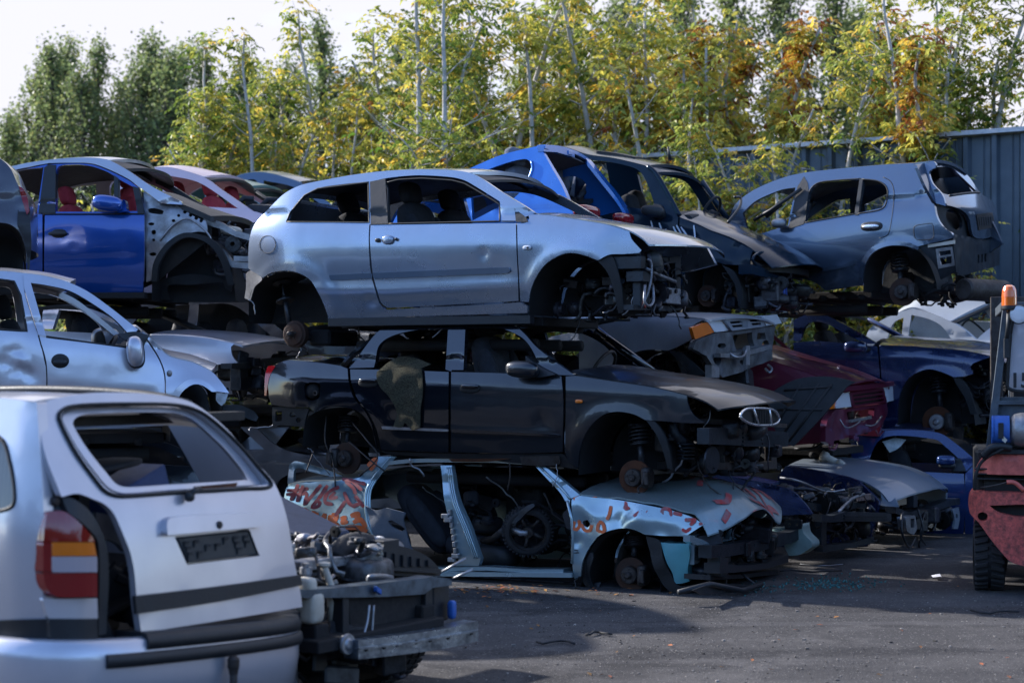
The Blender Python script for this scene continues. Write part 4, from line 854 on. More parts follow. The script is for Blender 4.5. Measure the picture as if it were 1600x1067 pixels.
# bare nose
f = c.front(1100, 660); PBs = M['steel']
mb = MB(); bar(mb, f, [(1108, 669, 694), (1122, 668, 694), (1160, 670, 696), (1200, 673, 698), (1224, 674, 698), (1232, 676, 697)], -.10, .09)
for i in range(4): bar(mb, f, [(1162, 676 + i * 6, 679 + i * 6), (1222, 678 + i * 6, 680.5 + i * 6)], -.112, .02)
mb.build('crash_beam', PBs, c.root)
mb = MB(); bar(mb, f, [(1120, 722, 733), (1160, 724, 735), (1214, 720, 732)], .05, .06); fbox(mb, f, (1132, 696, 1140, 724), .06, .12); fbox(mb, f, (1168, 696, 1178, 724), .06, .12); fbox(mb, f, (1206, 696, 1214, 724), .06, .12); bar(mb, f, [(1104, 654, 662), (1150, 656, 664), (1230, 662, 668)], .06, .08); mb.build('radiator_support', M['iron'], c.root)
mb = MB(); ov = ellipse(1114, 718, 11, 21, 20); add_sheet(mb, f, ov, [ellipse(1115, 733, 3, 3.5, 10)], off=-.02, th=.015, sp=.06); mb.build('towing_bracket', PBs, c.root)
mb = MB(); P_ = c.fr.P(1072, 702, .25); 
for i in range(5): mb.lathe(P_ + Vector((0, 0, .05 - .026 * i)), Vector((0, 0, -1)), [(.05, 0), (.068, .006), (.068, .014), (.05, .02)], 16)
hose(mb, c.fr, [(1050, 662, .2), (1056, 680, .2), (1070, 692, .25)], .04, n=10); mb.build('air_duct', PBs, c.root)
mb = MB(); x1 = c.fr.loc(1090, 660, .2)[0]; zt = c.fr.loc(1090, 640)[1]; zb = c.fr.loc(1090, 738)[1]
clutter(mb, c.fr, (x1 - .35, x1 + .25), (.2, 1.4), (zb, zt), 80, 11, (.05, .14), (.15, .7)); mb.build('engine_bay', M['parts'], c.root)
# twin grille hung in the bonnet lip
gm_ = MB(); xg = f.loc(1187, 650, -.26)
def gp(px, py, d=-.33): return f.P(px, py, d)
o_ = curve([(1157, 650), (1164, 640), (1178, 638), (1198, 638.5), (1211, 642), (1218, 655), (1210, 663), (1195, 664.5), (1182, 664), (1168, 660)], 4)
q = [gp(*p) for p in o_]; gm_.tube(q + [q[0]], .009, 8)
for a, b in (((1177, 638), (1186, 664)), ((1202, 639), (1206, 664))): gm_.tube([gp(*a), gp(*b)], .009, 8)
gr = gm_.build('grille_surround', M['chrome'], c.root)
mb = MB(); add_sheet(mb, f, [(*p,) for p in [(1158, 650), (1164, 641), (1178, 639), (1198, 639.5), (1211, 643), (1217, 655), (1210, 662), (1195, 663.5), (1182, 663), (1168, 659)]], off=-.31, th=.01, sp=.08)
for i in range(9): bar(mb, f, [(1180 + i * 2.6, 641, 662), (1181 + i * 2.6, 641, 662)], -.325, .012)
mb.build('grille', M['seal'], gr)
# piece of carpet hung out of the rear window
carp = stuff('grey_brown_carpet', (.085, .078, .050), .98, var=1.0, scale=90, col2=(.022, .021, .016), bump=1.0, bscale=260, spec=.1)
mb = MB()
add_sheet(mb, c.fr, [(590, 580, 1), (606, 577), (632, 573), (658, 574, 1), (660, 606), (657, 640), (656, 668, 1), (643, 673, 1), (631, 660, 1), (626, 668), (614, 666, 1), (618, 645), (615, 632, 1), (606, 618), (594, 604), (590, 592)], off=-.03, th=.012, sp=.03, wob=.035)
add_sheet(mb, c.fr, [(592, 580, 1), (606, 566), (626, 557), (650, 560), (672, 569, 1), (656, 575), (630, 572), (612, 577)], off=-.03, th=.012, sp=.03, wob=.05)
o = mb.build('carpet_scrap', carp); tag(o, 'torn grey brown carpet hanging out of the black saloon rear window', 'carpet')
# ================================================================== main stack, bottom: teal saloon with graffiti
PT = paint('teal_paint', (.31, .43, .48), .55, .22, 1, .1, dust=.15, chips=.2)
PTD = paint('sooted_teal_paint', (.22, .31, .34), .4, .34, .6, .6, dirtc=(.07, .065, .05), dust=.8, chips=.5, chipc=(.06, .10, .12))
c = Car('teal_saloon', 'battered teal saloon with red and orange graffiti at the foot of the middle stack', 760, 13.0, -27, 1.64, 926,
        [(440, 752), (570, 762), (890, 778), (1100, 800)], tum=.34, bar=.06, ends=((500, 800), (1010, 820), .16), arches=[(550, 895, 66, .01), (988, 895, 68, .012)],
        creases=[([(443, 768), (570, 775)], -.008, .05), ([(900, 800), (1080, 822)], .010, .05)],
        dents=[(912, 818, .07, .035), (935, 790, .12, .03), (1000, 800, .10, -.02), (925, 855, .10, .03), (1050, 815, .09, .02), (500, 800, .2, .015), (900, 845, .05, .03), (970, 812, .05, .02)])
teal = c
c.sheet('rear_wing', PT, [(443, 778, 1), (445, 768), (450, 758), (470, 754), (524, 751), (560, 746), (578, 727), (590, 713, 1), (614, 713, 1), (600, 728), (584, 746), (573, 762), (571, 775), (570, 800), (574, 822), (582, 838), (592, 852, 1), (584, 838), (570, 828), (548, 825), (528, 830), (516, 838), (500, 831, 1), (470, 815), (446, 794, 1)], wob=.008)
mb = MB()
for off_, w_, mt in ((0, 0, 0),):
    for k in range(3):
        q = [c.fr.SP(px + k * 3.2, py, -.004 + .012 * k) for px, py in curve([(612, 712), (598, 728), (583, 747), (573, 765), (571, 785), (574, 815), (584, 840)], 6, False)]; mb.tube(q, .011, 7)
mb.build('door_frame_edge', PT, c.root)
c.sheet('centre_pillar', PT, [(688, 727, 1), (705, 727, 1), (716, 781), (735, 826), (751, 872, 1), (748, 884, 1), (708, 884, 1), (716, 874), (709, 845), (699, 802), (693, 770)], off=.01, th=.05, wob=.01)
mb = MB()
for k in range(3):
    q = [c.fr.SP(px + k * 3.0, py, -.006) for px, py in curve([(699, 730), (707, 781), (724, 826), (741, 872)], 6, False)]; mb.tube(q, .007, 6)
mb.build('pillar_rib', PT, c.root)
mb = MB()
for (a, b) in ((696, 806), (700, 812), (712, 868), (706, 874)): mb.shade(1.6, (.5, .9, 1)); mb.box(c.fr.SP(a, b, -.02), c.fr.ux * .03, c.fr.uy * .02, c.fr.uz * .018, .3); mb.tube([c.fr.SP(a - 3, b + 2, -.02), c.fr.SP(a + 6, b - 3, -.03)], .008, 6)
for k in range(7): mb.box(c.fr.SP(703 + k * 1.4, 800 + k * 10, -.015), c.fr.ux * .012, c.fr.uy * .015, c.fr.uz * .02, .3)
mb.build('door_hinge', M['alu'], c.root)
mb = MB()
bar(mb, c.fr, [(585, 886, 894), (690, 886, 892), (760, 885, 891), (820, 889, 894), (880, 889, 894)], .02, .14); bar(mb, c.fr, [(600, 894, 902), (690, 892.5, 900), (820, 894.5, 901), (893, 894.5, 902)], -.01, .12)
mb.build('sill', PT, c.root)
c.sheet('windscreen_pillar', PT, [(836, 728, 1), (851, 728, 1), (878, 750), (906, 773, 1), (891, 779, 1), (888, 795, 1), (884, 784), (874, 768), (855, 748)], off=-.002, th=.05)
mb = MB(); q = [c.fr.SP(px, py, -.012) for px, py in ((842, 728), (864, 749), (884, 770), (890, 779))]; mb.tube(q, .009, 7); q = [c.fr.SP(px, py, -.006) for px, py in ((886, 782), (893, 810), (895, 840), (894, 880))]; mb.tube(q, .012, 7); mb.build('door_frame_edge', PT, c.root)
wing = c.sheet('front_wing', PT, [(893, 780, 1), (906, 774, 1), (930, 777), (974, 782), (1040, 795), (1076, 806), (1100, 819, 1), (1086, 828), (1073, 837, 1), (1040, 837), (1007, 835, 1), (985, 826), (963, 826), (938, 835), (922, 854), (911, 876), (907, 900, 1), (897, 904, 1), (895, 880), (895, 830)], [[(910, 815), (919, 812), (923, 818), (918, 824), (912, 821)]], wob=.018, sp=.03)
c.sheet('side_rubbing_strip', M['black'], [(896, 852, 1), (907, 851), (910, 856), (905, 864), (896, 864, 1)], off=.0, th=.02)
mb = MB(); g = random.Random(4)
q = [c.fr.SP(a, b, .012) for a, b in curve([(1007, 836), (985, 828), (963, 828), (940, 837), (925, 855), (915, 878), (916, 905), (931, 926)], 5, False)]
vs = []
for p in q:
    j = g.uniform(-.012, .012); vs += [p, p + c.fr.uy * (.09 + j) + c.fr.uz * -.02, ]
mb.add(vs, [(2 * i, 2 * i + 1, 2 * i + 3, 2 * i + 2) for i in range(len(q) - 1)]); mb.build('torn_arch_lining', M['liner'], c.root)
c.sheet('torn_lining_flap', M['liner'], [(911, 880, 1), (924, 862), (928, 870), (920, 895), (924, 912), (935, 924, 1), (929, 927, 1), (914, 915), (907, 900)], off=.03, th=.015, wob=.02)
sm_ = stuff('dark_red_spray', (.26, .022, .03), .6, var=.4, scale=26, col2=(.16, .17, .19), bump=0); so_ = stuff('orange_spray', (.62, .11, .014), .6, var=.35, scale=24, col2=(.28, .20, .17), bump=0)
sr_ = stuff('pink_red_spray', (.40, .035, .035), .6, var=.7, scale=16, col2=(.17, .19, .20), bump=0)
strokes('red_graffiti', sm_, c.fr, [[(448, 766), (462, 766), (482, 763)], [(447, 772), (465, 772), (480, 769)], [(466, 756), (460, 770), (454, 782)], [(474, 758), (468, 772), (464, 784)], [(480, 770), (476, 789)], [(502, 757), (486, 776), (474, 789)], [(512, 758), (500, 776), (488, 792), (498, 790), (500, 782)], [(530, 760), (512, 770), (508, 784), (520, 788)], [(540, 752), (552, 762), (556, 772)], [(524, 768), (516, 778), (528, 776)], [(538, 768), (546, 786), (556, 792)], [(540, 782), (524, 806)], [(535, 748), (556, 752), (572, 756)], [(548, 748), (566, 766)], [(555, 774), (569, 792)], [(552, 790), (565, 786)]], 5.6, c.root, seed=1)
strokes('orange_graffiti', so_, c.fr, [[(470, 796), (478, 798), (484, 808), (482, 818), (474, 814), (478, 808), (486, 806)], [(490, 798), (488, 816)], [(495, 800), (493, 818), (502, 818), (502, 806)], [(508, 802), (504, 820), (514, 824), (516, 804)], [(518, 804), (526, 806), (522, 816), (530, 822)], [(532, 810), (542, 808)], [(532, 816), (544, 815)], [(548, 806), (560, 802), (556, 812)], [(552, 816), (564, 812), (572, 824)], [(540, 824), (560, 824), (574, 830)], [(575, 728), (584, 720), (590, 716)], [(578, 734), (588, 722)]], 7.6, c.root, seed=2)
strokes('orange_graffiti', so_, c.fr, [[(896, 780), (905, 777), (914, 778)], [(914, 779), (912, 788), (916, 793), (922, 787), (921, 779)], [(932, 779), (932, 792), (924, 802), (914, 801), (908, 793)], [(926, 778), (933, 777)], [(898, 814), (896, 824), (901, 827), (906, 820), (904, 812)], [(908, 818), (914, 828), (922, 828), (926, 816)], [(936, 816), (934, 828), (944, 830), (942, 818), (936, 814)], [(955, 790), (952, 804), (948, 812)]], 5.2, c.root, seed=3)
strokes('red_graffiti', sr_, c.fr, [[(978, 783), (978, 797)], [(974, 792), (984, 794)], [(1008, 800), (1021, 805)], [(1034, 806), (1036, 795), (1046, 796), (1049, 806)], [(1052, 801), (1066, 804)], [(1070, 812), (1086, 812), (1078, 820)], [(1092, 818), (1098, 818)], [(990, 806), (1000, 800), (1012, 797)], [(1066, 826), (1072, 830), (1080, 824)]], 5.6, c.root, seed=4)
bon = MB(); bend_ = lambda t, u, x, y, z: (x, y, z + .05 * math.exp(-((t - .78) / .16) ** 2 - ((u + .35) / .3) ** 2) - .07 * math.exp(-((t - .95) / .12) ** 2 - ((u - .15) / .35) ** 2) - .06 * max(0, t - .86) / .14 * (1 + .8 * math.sin(u * 5)))
HOODE = [(905, 772), (935, 775), (985, 781), (1040, 789), (1070, 797), (1092, 804), (1106, 815)]
hood_kw = dict(crown=lambda t: .085 + .045 * math.sin(min(1, t) * 3.0), bow=.24, th=.012, wob=.02, n=40)
o = c.loft('bonnet', PTD, HOODE, bend=bend_, **hood_kw)
# graffiti on the bonnet follows its skin
def on_loft(u, t, lift=.004):
    e = [c.fr.sl(p[0], p[1]) for p in curve(HOODE, 7, False)]; i = t * (len(e) - 1); a = int(min(i, len(e) - 2)); k = i - a
    x = e[a][0] * (1 - k) + e[a + 1][0] * k; z = e[a][1] * (1 - k) + e[a + 1][1] * k; y0 = c.fr.S(x, z); y = y0 + (c.W - 2 * y0) * (u + 1) / 2; hh = 1 - abs(u) ** 2.2
    x2 = x + .24 * t ** 3 * (1 - u * u); z2 = z + hood_kw['crown'](t) * hh; x2, y, z2 = bend_(t, u, x2, y, z2)
    z2 += .02 * (noise.noise(Vector((x2 * 3, y * 3.3, c.fr.O.x))) + .5 * noise.noise(Vector((x2 * 9, y * 8, c.fr.O.y)))); return c.fr.pt(x2, y, z2 + lift)
def ribbon(lines, wd, mat, name, par):
    mb = MB()
    for li, l in enumerate(lines):
        q = curve(l, .03, False); vs = []
        for i, p in enumerate(q):
            a = np.array(q[max(i - 1, 0)]); b = np.array(q[min(i + 1, len(q) - 1)]); t = b - a; t /= np.linalg.norm(t) + 1e-9; nn = (-t[1], t[0])
            for s_ in (-.5, 0, .5): vs.append(on_loft(min(.98, max(-.98, p[0] + nn[0] * wd * s_)), min(.985, max(.02, p[1] + nn[1] * wd * s_)), .006 + li * .0006))
        mb.add(vs, [(3 * i + k, 3 * i + k + 1, 3 * i + k + 4, 3 * i + k + 3) for i in range(len(q) - 1) for k in range(2)])
    return mb.build(name, mat, par)
ribbon([[(.1, .60), (.3, .66), (.5, .62)], [(.45, .68), (.6, .73), (.8, .66)], [(-.1, .86), (.0, .79), (.12, .86), (.2, .80)], [(.25, .92), (.38, .82), (.5, .9), (.62, .82)], [(.6, .95), (.7, .84), (.85, .93)], [(.0, .94), (.12, .90), (.25, .95)], [(-.5, .70), (-.36, .67)], [(-.72, .86), (-.6, .89), (-.48, .86)], [(.4, .52), (.6, .55), (.8, .5)], [(-.8, .97), (-.68, .94)], [(.15, .97), (.3, .93), (.42, .97)], [(-.3, .93), (-.18, .97), (-.08, .92)], [(.5, .78), (.62, .80), (.75, .77)], [(-.2, .55), (.0, .52)]], .034, sr_, 'red_graffiti', o)
yd = stuff('dried_mud', (.10, .085, .035), .9, var=.7, scale=20, col2=(.03, .03, .02), bump=.4)
mud = MB()
ribbon([[(-.3, .28), (0, .33), (.3, .30), (.6, .36)], [(-.1, .40), (.2, .42), (.5, .44)]], .16, yd, 'mud_patch', o)
c.loft('roof', PT, [(596, 722), (640, 717), (700, 716), (780, 717), (845, 722)], crown=-.02, th=.03)
mb = MB(); add_loft(mb, c.fr, [(450, 757), (470, 753), (524, 750), (560, 746)], c.W, crown=.04, th=.02, wob=.01, bend=lambda t, u, x, y, z: (x - .12 * (1 - t) * (1 - u * u), y, z)); mb.build('boot_lid', PTD, c.root)
c.loft('tail_panel', PTD, [(447, 795), (443, 780), (445, 768), (450, 758)], crown=0, th=.02, bend=lambda t, u, x, y, z: (x - .12 * (1 - u * u), y, z))
c.sheet('bent_spoiler', PTD, [(452, 726, 1), (462, 720), (520, 737), (536, 744, 1), (530, 748, 1), (490, 738), (462, 732), (458, 755, 1), (449, 755, 1)], off=.25, th=.03)
c.far_side(PT, [(446, 794, 1), (450, 758), (524, 751), (560, 746), (590, 713, 1), (845, 722, 1), (905, 773), (1040, 795), (1100, 819, 1), (1070, 840), (1007, 835), (963, 826), (922, 854), (907, 902, 1), (590, 902, 1), (574, 826), (548, 825), (516, 838)], [[(600, 770, 1), (620, 730), (690, 726, 1), (692, 770, 1)], [(705, 772, 1), (707, 728, 1), (820, 728), (866, 774, 1)]], th=.05)
mb = MB(); pil(mb, c, (845, 722), (905, 773), .03, .03); mb.build('far_pillar', PT, c.root)
c.liner([(907, 925), (912, 877), (922, 855), (938, 836), (963, 827), (985, 828), (1007, 837), (1022, 860), (1030, 890), (1032, 925)], y1=.62)
c.liner([(506, 890), (510, 850), (524, 834), (548, 827), (570, 830), (584, 842), (592, 870), (594, 890)], y1=.5)
disc(c, 984, 898, 27, y0=.14, cal=1, mat='rust'); strut(c, (992, 838), (991, 870), .28)
disc(c, 548, 902, 22, y0=.16, cal=0, drum=True)
c.floor(580, 905, 893, .05); mb = MB(); c.box(mb, (600, 902), (893, 914), .05, .14); mb.build('sill_underside', M['under'], c.root)
# nose
f = c.front(1090, 850); mb = MB()
bar(mb, f, [(1112, 852, 872), (1140, 850, 869), (1190, 842, 860), (1236, 831, 849), (1250, 826, 842)], -.16, .10)
for px, py in ((1158, 855), (1179, 851), (1200, 846)): bar(mb, f, [(px, py - 2.5, py + 2.5), (px + 4, py - 3, py + 2)], -.164, .02)
mb.build('crash_beam', M['steel'], c.root)
mb = MB(); bar(mb, f, [(1104, 842, 850), (1130, 838, 846), (1170, 832, 838), (1236, 822, 828)], .02, .08); fbox(mb, f, (1085, 836, 1094, 880), .04, .1); bar(mb, f, [(1078, 836, 846), (1096, 842, 854), (1112, 850, 856)], -.06, .05); mb.build('radiator_support', PT, c.root)
mb = MB(); bar(mb, f, [(1125, 880, 896), (1160, 884, 893), (1200, 880, 888), (1232, 866, 878)], -.20, .12); bar(mb, f, [(1126, 868, 900), (1138, 872, 902)], -.18, .1); bar(mb, f, [(1110, 898, 906), (1160, 897, 903), (1215, 890, 897)], -.12, .2); mb.build('bumper_remains', M['black'], c.root)
c.sheet('washer_tank', paint('teal_plastic', (.10, .34, .38), 0, .4, .2, .4), [(1032, 847, 1), (1052, 849), (1077, 849, 1), (1078, 868), (1074, 890), (1076, 908, 1), (1066, 911), (1054, 912, 1), (1050, 895), (1042, 878)], off=.03, th=.16, wob=.02)
c.sheet('liner_flap', M['liner'], [(1008, 837, 1), (1030, 845), (1036, 870), (1046, 895), (1060, 915), (1092, 912, 1), (1080, 922), (1054, 930, 1), (1034, 912), (1020, 880)], off=.02, th=.02, wob=.03)
mb = MB(); q = [f.P(a, b, d_) for a, b, d_ in ((1060, 925, -.1), (1110, 912, -.25), (1160, 922, -.3), (1190, 912, -.3))]; mb.tube(q, .02, 6); add_sheet(mb, f, [(1085, 922, 1), (1110, 914), (1150, 912), (1180, 918), (1150, 925), (1100, 929, 1)], off=-.25, th=.01, wob=.03); mb.build('splitter_scrap', M['black'], c.root)
mb = MB(); xa = c.fr.loc(1080, 860, .2)[0]; clutter(mb, c.fr, (xa - .3, xa + .25), (.15, 1.4), (.12, .42), 70, 31, (.05, .14), (.15, .8)); mb.build('engine_bay', M['parts'], c.root)
mb = MB(); mb.shade(2.5, (.6, .9, 1)); hose(mb, f, [(1136, 812, .0), (1140, 824, -.03), (1136, 840, 0)], .02); hose(mb, f, [(1112, 820, .1), (1116, 838, .08)], .008); mb.build('bonnet_catch', M['parts'], c.root)
# cabin junk: seats, hanging trim
zf = c.fr.loc(760, 890)[1]
seat(c, c.fr.loc(655, 880)[0], .62, zf + .02, recl=.7, head=False, g=1.8); seat(c, c.fr.loc(640, 880)[0], 1.2, zf + .05, recl=.4, g=1.5)
c.sheet('loose_door_trim', stuff('grey_trim_board', (.10, .115, .14), .6, var=.3), [(571, 790, 1), (584, 797), (604, 793, 1), (620, 797), (633, 801, 1), (629, 815), (631, 826, 1), (636, 843), (644, 862, 1), (620, 862), (592, 849, 1), (584, 832), (576, 808)], [[(606, 814, 1), (612, 812), (632, 826, 1), (626, 830), (611, 822)]], off=-.05, th=.02, wob=.03)
mb = MB(); mb.shade(1.4); clutter(mb, c.fr, (c.fr.loc(640, 850)[0], c.fr.loc(860, 850)[0]), (.35, 1.3), (zf + .05, zf + .55), 46, 41, (.06, .18), (.3, 1.3)); mb.build('cabin_junk', M['trim'], c.root)
dash(c, c.fr.loc(868, 800)[0], c.fr.loc(905, 800)[0], .12, 1.5, zf + .3, c.fr.loc(880, 785)[1])
# scooter lying in the cabin
sc = c.fr.P(820, 880, .3); t = thing('motor_scooter', 'scrapped motor scooter with one muddy wheel, dumped inside the teal saloon cabin', 'scooter', sc)
ctw = c.fr.P(825, 829, .22); ax = (c.fr.uy * .86 + c.fr.ux * -.42 + c.fr.uz * .22).normalized(); rr = c.fr.px(40, 825, 829, .2)
mb = MB(); prof = []
for k in range(19):
    a = math.pi * 1.25 * k / 18 - math.pi * .125; prof.append((rr * .80 + rr * .2 * math.sin(a) ** .8 if math.sin(a) > 0 else rr * .74, -.052 * math.cos(a)))
mb.lathe(ctw, ax, prof, 40); u = ax.orthogonal().normalized(); v = ax.cross(u)
for k in range(40):
    a = 2 * math.pi * k / 40
    for s_ in (-1, 1): mb.box(ctw + (u * math.cos(a) + v * math.sin(a)) * rr * .97 + ax * .022 * s_, (u * -math.sin(a + .5 * s_) + v * math.cos(a + .5 * s_)) * .007, ax * .022, (u * math.cos(a) + v * math.sin(a)) * .010, .2)
wh = mb.build('wheel', M['rubber'], t)
mb = MB(); mb.lathe(ctw, ax, [(rr * .76, -.04), (rr * .73, -.045), (rr * .68, -.02), (rr * .68, .02), (rr * .73, .045)], 40)
for k in range(5):
    a = 2 * math.pi * k / 5; d0 = u * math.cos(a) + v * math.sin(a); mb.tube([ctw + d0 * rr * .15, ctw + d0 * rr * .45 + ax * -.012, ctw + d0 * rr * .7], [.02, .014, .018], 8)
mb.lathe(ctw, ax, [(0, -.05), (rr * .2, -.05), (rr * .22, -.01), (rr * .2, .03)], 20); mb.build('rim', M['iron'], wh)
mb = MB(); mb.tube([ctw + ax * -.05, ctw + ax * -.06 + c.fr.ux * -.06, ctw + ax * -.07 + c.fr.ux * -.17 + c.fr.uz * .045], [.022, .026, .020], 10); mb.build('swing_arm', M['alu'], t)
mb = MB(); mb.tube([c.fr.P(790, 822, .25), c.fr.P(806, 822, .3), c.fr.P(812, 806, .3), c.fr.P(832, 792, .25)], .018, 8); mb.tube([c.fr.P(790, 826, .2), c.fr.P(770, 842, .3), c.fr.P(750, 846, .45)], .03, 8); mb.build('frame_tube', M['iron'], t)
mb = MB(); q0 = c.fr.P(812, 812, .2); add_sheet(mb, c.fr, [(795, 816, 1), (806, 803), (824, 790), (833, 786, 1), (836, 790), (822, 802), (806, 818, 1)], off=.14, th=.09, wob=.03); mb.build('mudguard', M['black'], t)
mb = MB(); mb.blob(c.fr.P(775, 868, .4), c.fr.ux * .20, c.fr.uy * .14, c.fr.uz * .10, .7); mb.blob(c.fr.P(762, 820, .5), c.fr.ux * .12, c.fr.uy * .1, c.fr.uz * .07, .6); mb.build('bodywork', M['black'], t)
# ================================================================== top right: blue hatchback body, nose down behind the silver car
PBL = paint('bright_blue_paint', (.012, .15, .52), .4, .22, 1, .1, dust=.2, chips=.2)
c = Car('blue_hatchback_shell', 'bright blue hatchback shell tipped nose down behind the silver hatchback, tailgate missing', 850, 14.9, -27, 1.5, 500,
        [(700, 350), (990, 330)], tum=.30, bar=.03)
c.sheet('body_side', PBL, [(560, 345, 1), (600, 322), (640, 307), (690, 288), (729, 266), (779, 244), (815, 234), (842, 228, 1), (850, 240), (862, 262), (878, 290), (892, 325), (900, 345, 1), (915, 400), (910, 470, 1), (640, 480, 1), (560, 440, 1)],
        [[(748, 271, 1), (779, 259), (805, 251), (823, 249), (830, 257), (828, 272), (815, 298, 1), (800, 312), (738, 345, 1), (736, 310, 1)], [(640, 345, 1), (650, 322), (690, 303), (712, 298, 1), (714, 346, 1)]], th=.04, wob=.004)
mb = MB(); q = [c.fr.SP(*p, -.004) for p in curve([(830, 252), (832, 262), (826, 280), (815, 300)], 5, False)]; mb.tube(q, .012, 7); mb.build('window_edge', PBL, c.root)
c.far_side(PBL, [(560, 345, 1), (640, 307), (729, 266), (779, 244), (842, 228, 1), (862, 262), (892, 325), (910, 420, 1), (640, 440, 1), (560, 440, 1)], [[(748, 275, 1), (805, 255), (828, 268), (800, 322, 1), (738, 345, 1)]], th=.05)
c.loft('roof', PBL, [(600, 322), (640, 307), (690, 288), (729, 266), (779, 244), (815, 234), (842, 228)], crown=.05, th=.03)
mb = MB(); add_loft(mb, c.fr, [(640, 313), (729, 272), (800, 245), (838, 235)], c.W, crown=.03, th=.01, off=.03); mb.build('headlining', stuff('grey_headlining', (.17, .17, .19), .95, var=.3), c.root)
f = c.front(845, 230)
mb = MB(); bar(mb, f, [(850, 229, 237), (870, 231, 238), (898, 238, 246)], -.04, .06); fbox(mb, f, (852, 226, 858, 234), -.05, .03); fbox(mb, f, (889, 235, 895, 243), -.05, .03); mb.build('hinge_bar', PBL, c.root)
lo = lambda px, py, y=0: c.fr.loc(px, py, y)
mb = MB(); add_loft(mb, c.fr, [(842, 228), (862, 262), (878, 290), (892, 325), (905, 352)], c.W, u0=.90, u1=1.0, n=4, th=.05, crown=0); mb.build('rear_pillar', PBL, c.root); mb = MB(); add_loft(mb, c.fr, [(842, 228), (862, 262), (878, 290), (892, 325), (905, 352)], c.W, u0=0.0, u1=.05, n=3, th=.05, crown=0); mb.build('rear_pillar', PBL, c.root)
mb = MB(); add_loft(mb, c.fr, [(897, 345), (905, 360), (912, 400), (908, 440)], c.W, crown=0, th=.03, bend=lambda t, u, x, y, z: (x + .12 * (1 - u * u), y, z)); mb.build('tail_panel', PBL, c.root)
for px, py, w_ in ((916, 331, 27),): 
    f2 = c.front(899, 345); mb = MB(); mb.blob(f2.P(917, 331, -.05), f2.ux * .20, f.uy * .07, f.uz * .055, .6, 18, 10); mb.build('tail_light', M['red_lens'], c.root)
    mb = MB(); mb.blob(f2.P(974, 342, -.10), f2.ux * .17, f.uy * .06, f.uz * .05, .6, 18, 10); mb.build('tail_light', M['red_lens'], c.root)
x0, z0 = lo(850, 345)
seat(c, x0 - .3, .42, z0 - .15, name='seat', recl=-.25, mat='fabric', g=7, face=-1); 
mb = MB(); mb.shade(6); add_sheet(mb, f, [(872, 268, 1), (884, 266), (893, 300), (896, 316, 1), (888, 312)], off=.3, th=.02); mb.shade(9); add_sheet(mb, f, [(893, 305, 1), (901, 272), (904, 290), (902, 312, 1)], off=.25, th=.02); mb.build('seat_belt_trim', M['fabric'], c.root)
mb = MB(); mb.shade(2.2); mb.tube([f.P(903, 310, .1), f.P(925, 285, .12)], [.02, .045], 10); mb.blob(f.P(926, 284, .12), f.ux * .05, f.uy * .04, f.uz * .03); bar(mb, f, [(918, 316, 322), (945, 298, 304), (952, 304, 310)], .02, .3); mb.build('parcel_shelf', M['trim'], c.root)
mb = MB(); clutter(mb, c.fr, (x0 - .1, x0 + .25), (.3, 1.2), (z0 - .25, z0 + .05), 18, 51, (.05, .13), (.4, 2)); mb.build('boot_junk', M['trim'], c.root)
c.floor(600, 905, 470, .15)

# ================================================================== top right: small dark blue hatchback, white streaks of paint on its wing
PN = paint('navy_black_paint', (.006, .018, .034), .1, .13, .12, .06, dirtc=(.04, .05, .06), dust=.05, chips=.3, chipc=(.3, .33, .36), spec=.15)
c = Car('small_dark_hatchback', 'small dark blue city car with empty windscreen and white paint streaks, behind the silver hatchback', 1100, 15.7, -28, 1.46, 490,
        [(880, 318), (965, 322), (1053, 337), (1177, 392)], tum=.26, bar=.03, ends=(None, (1140, 400), .2), arches=[(1116, 452, 46, .014)], dents=[(1075, 380, .08, .02), (1095, 375, .05, -.012), (1150, 388, .05, .02), (1060, 365, .05, .015), (1128, 385, .10, .01)])
c.sheet('body_side', PN, [(868, 300, 1), (868, 236), (880, 229, 1), (918, 243), (962, 249), (1010, 260, 1), (1021, 266), (1040, 300), (1060, 337, 1), (1058, 380), (1062, 425, 1), (1064, 470, 1), (868, 470, 1)],
        [[(917, 249, 1), (962, 255), (994, 264), (1006, 276), (1016, 300), (1026, 330, 1), (965, 322), (920, 320, 1)]], th=.05, wob=.004)
c.sheet('front_wing', PN, [(1062, 339, 1), (1098, 356), (1140, 373), (1177, 391, 1), (1173, 402), (1172, 413, 1), (1150, 414), (1132, 413, 1), (1107, 407), (1084, 412), (1070, 426), (1064, 450, 1), (1061, 380)], wob=.012)
c.far_side(PN, [(868, 300, 1), (870, 232, 1), (962, 249), (1010, 260), (1060, 337), (1177, 391, 1), (1172, 413), (1107, 407), (1064, 470, 1), (868, 470, 1)], [[(917, 249, 1), (990, 262), (1010, 290), (1024, 328, 1), (920, 320, 1)]], th=.05)
c.loft('roof', PN, [(862, 232), (880, 229), (918, 241), (962, 247.5), (1010, 259)], crown=.055, th=.03, bow=.07)
mb = MB(); add_loft(mb, c.fr, [(912, 238), (940, 241), (975, 248)], c.W, u0=.2, u1=.8, crown=.062, th=.03, off=-.0); mb.build('sunroof_frame', M['seal'], c.root)
c.loft('windscreen_header', PN, [(1008, 259), (1017, 264), (1022, 270)], crown=.05, th=.03, bow=.06)
mb = MB(); pil(mb, c, (1014, 262), (1060, 337), .032, .03); mb.build('far_pillar', PN, c.root)
mb = MB(); q = [c.fr.SP(*p, -.006) for p in curve([(1012, 260), (1024, 270), (1042, 300), (1062, 337)], 6, False)]; mb.tube(q, .022, 8); mb.build('near_pillar', PN, c.root)
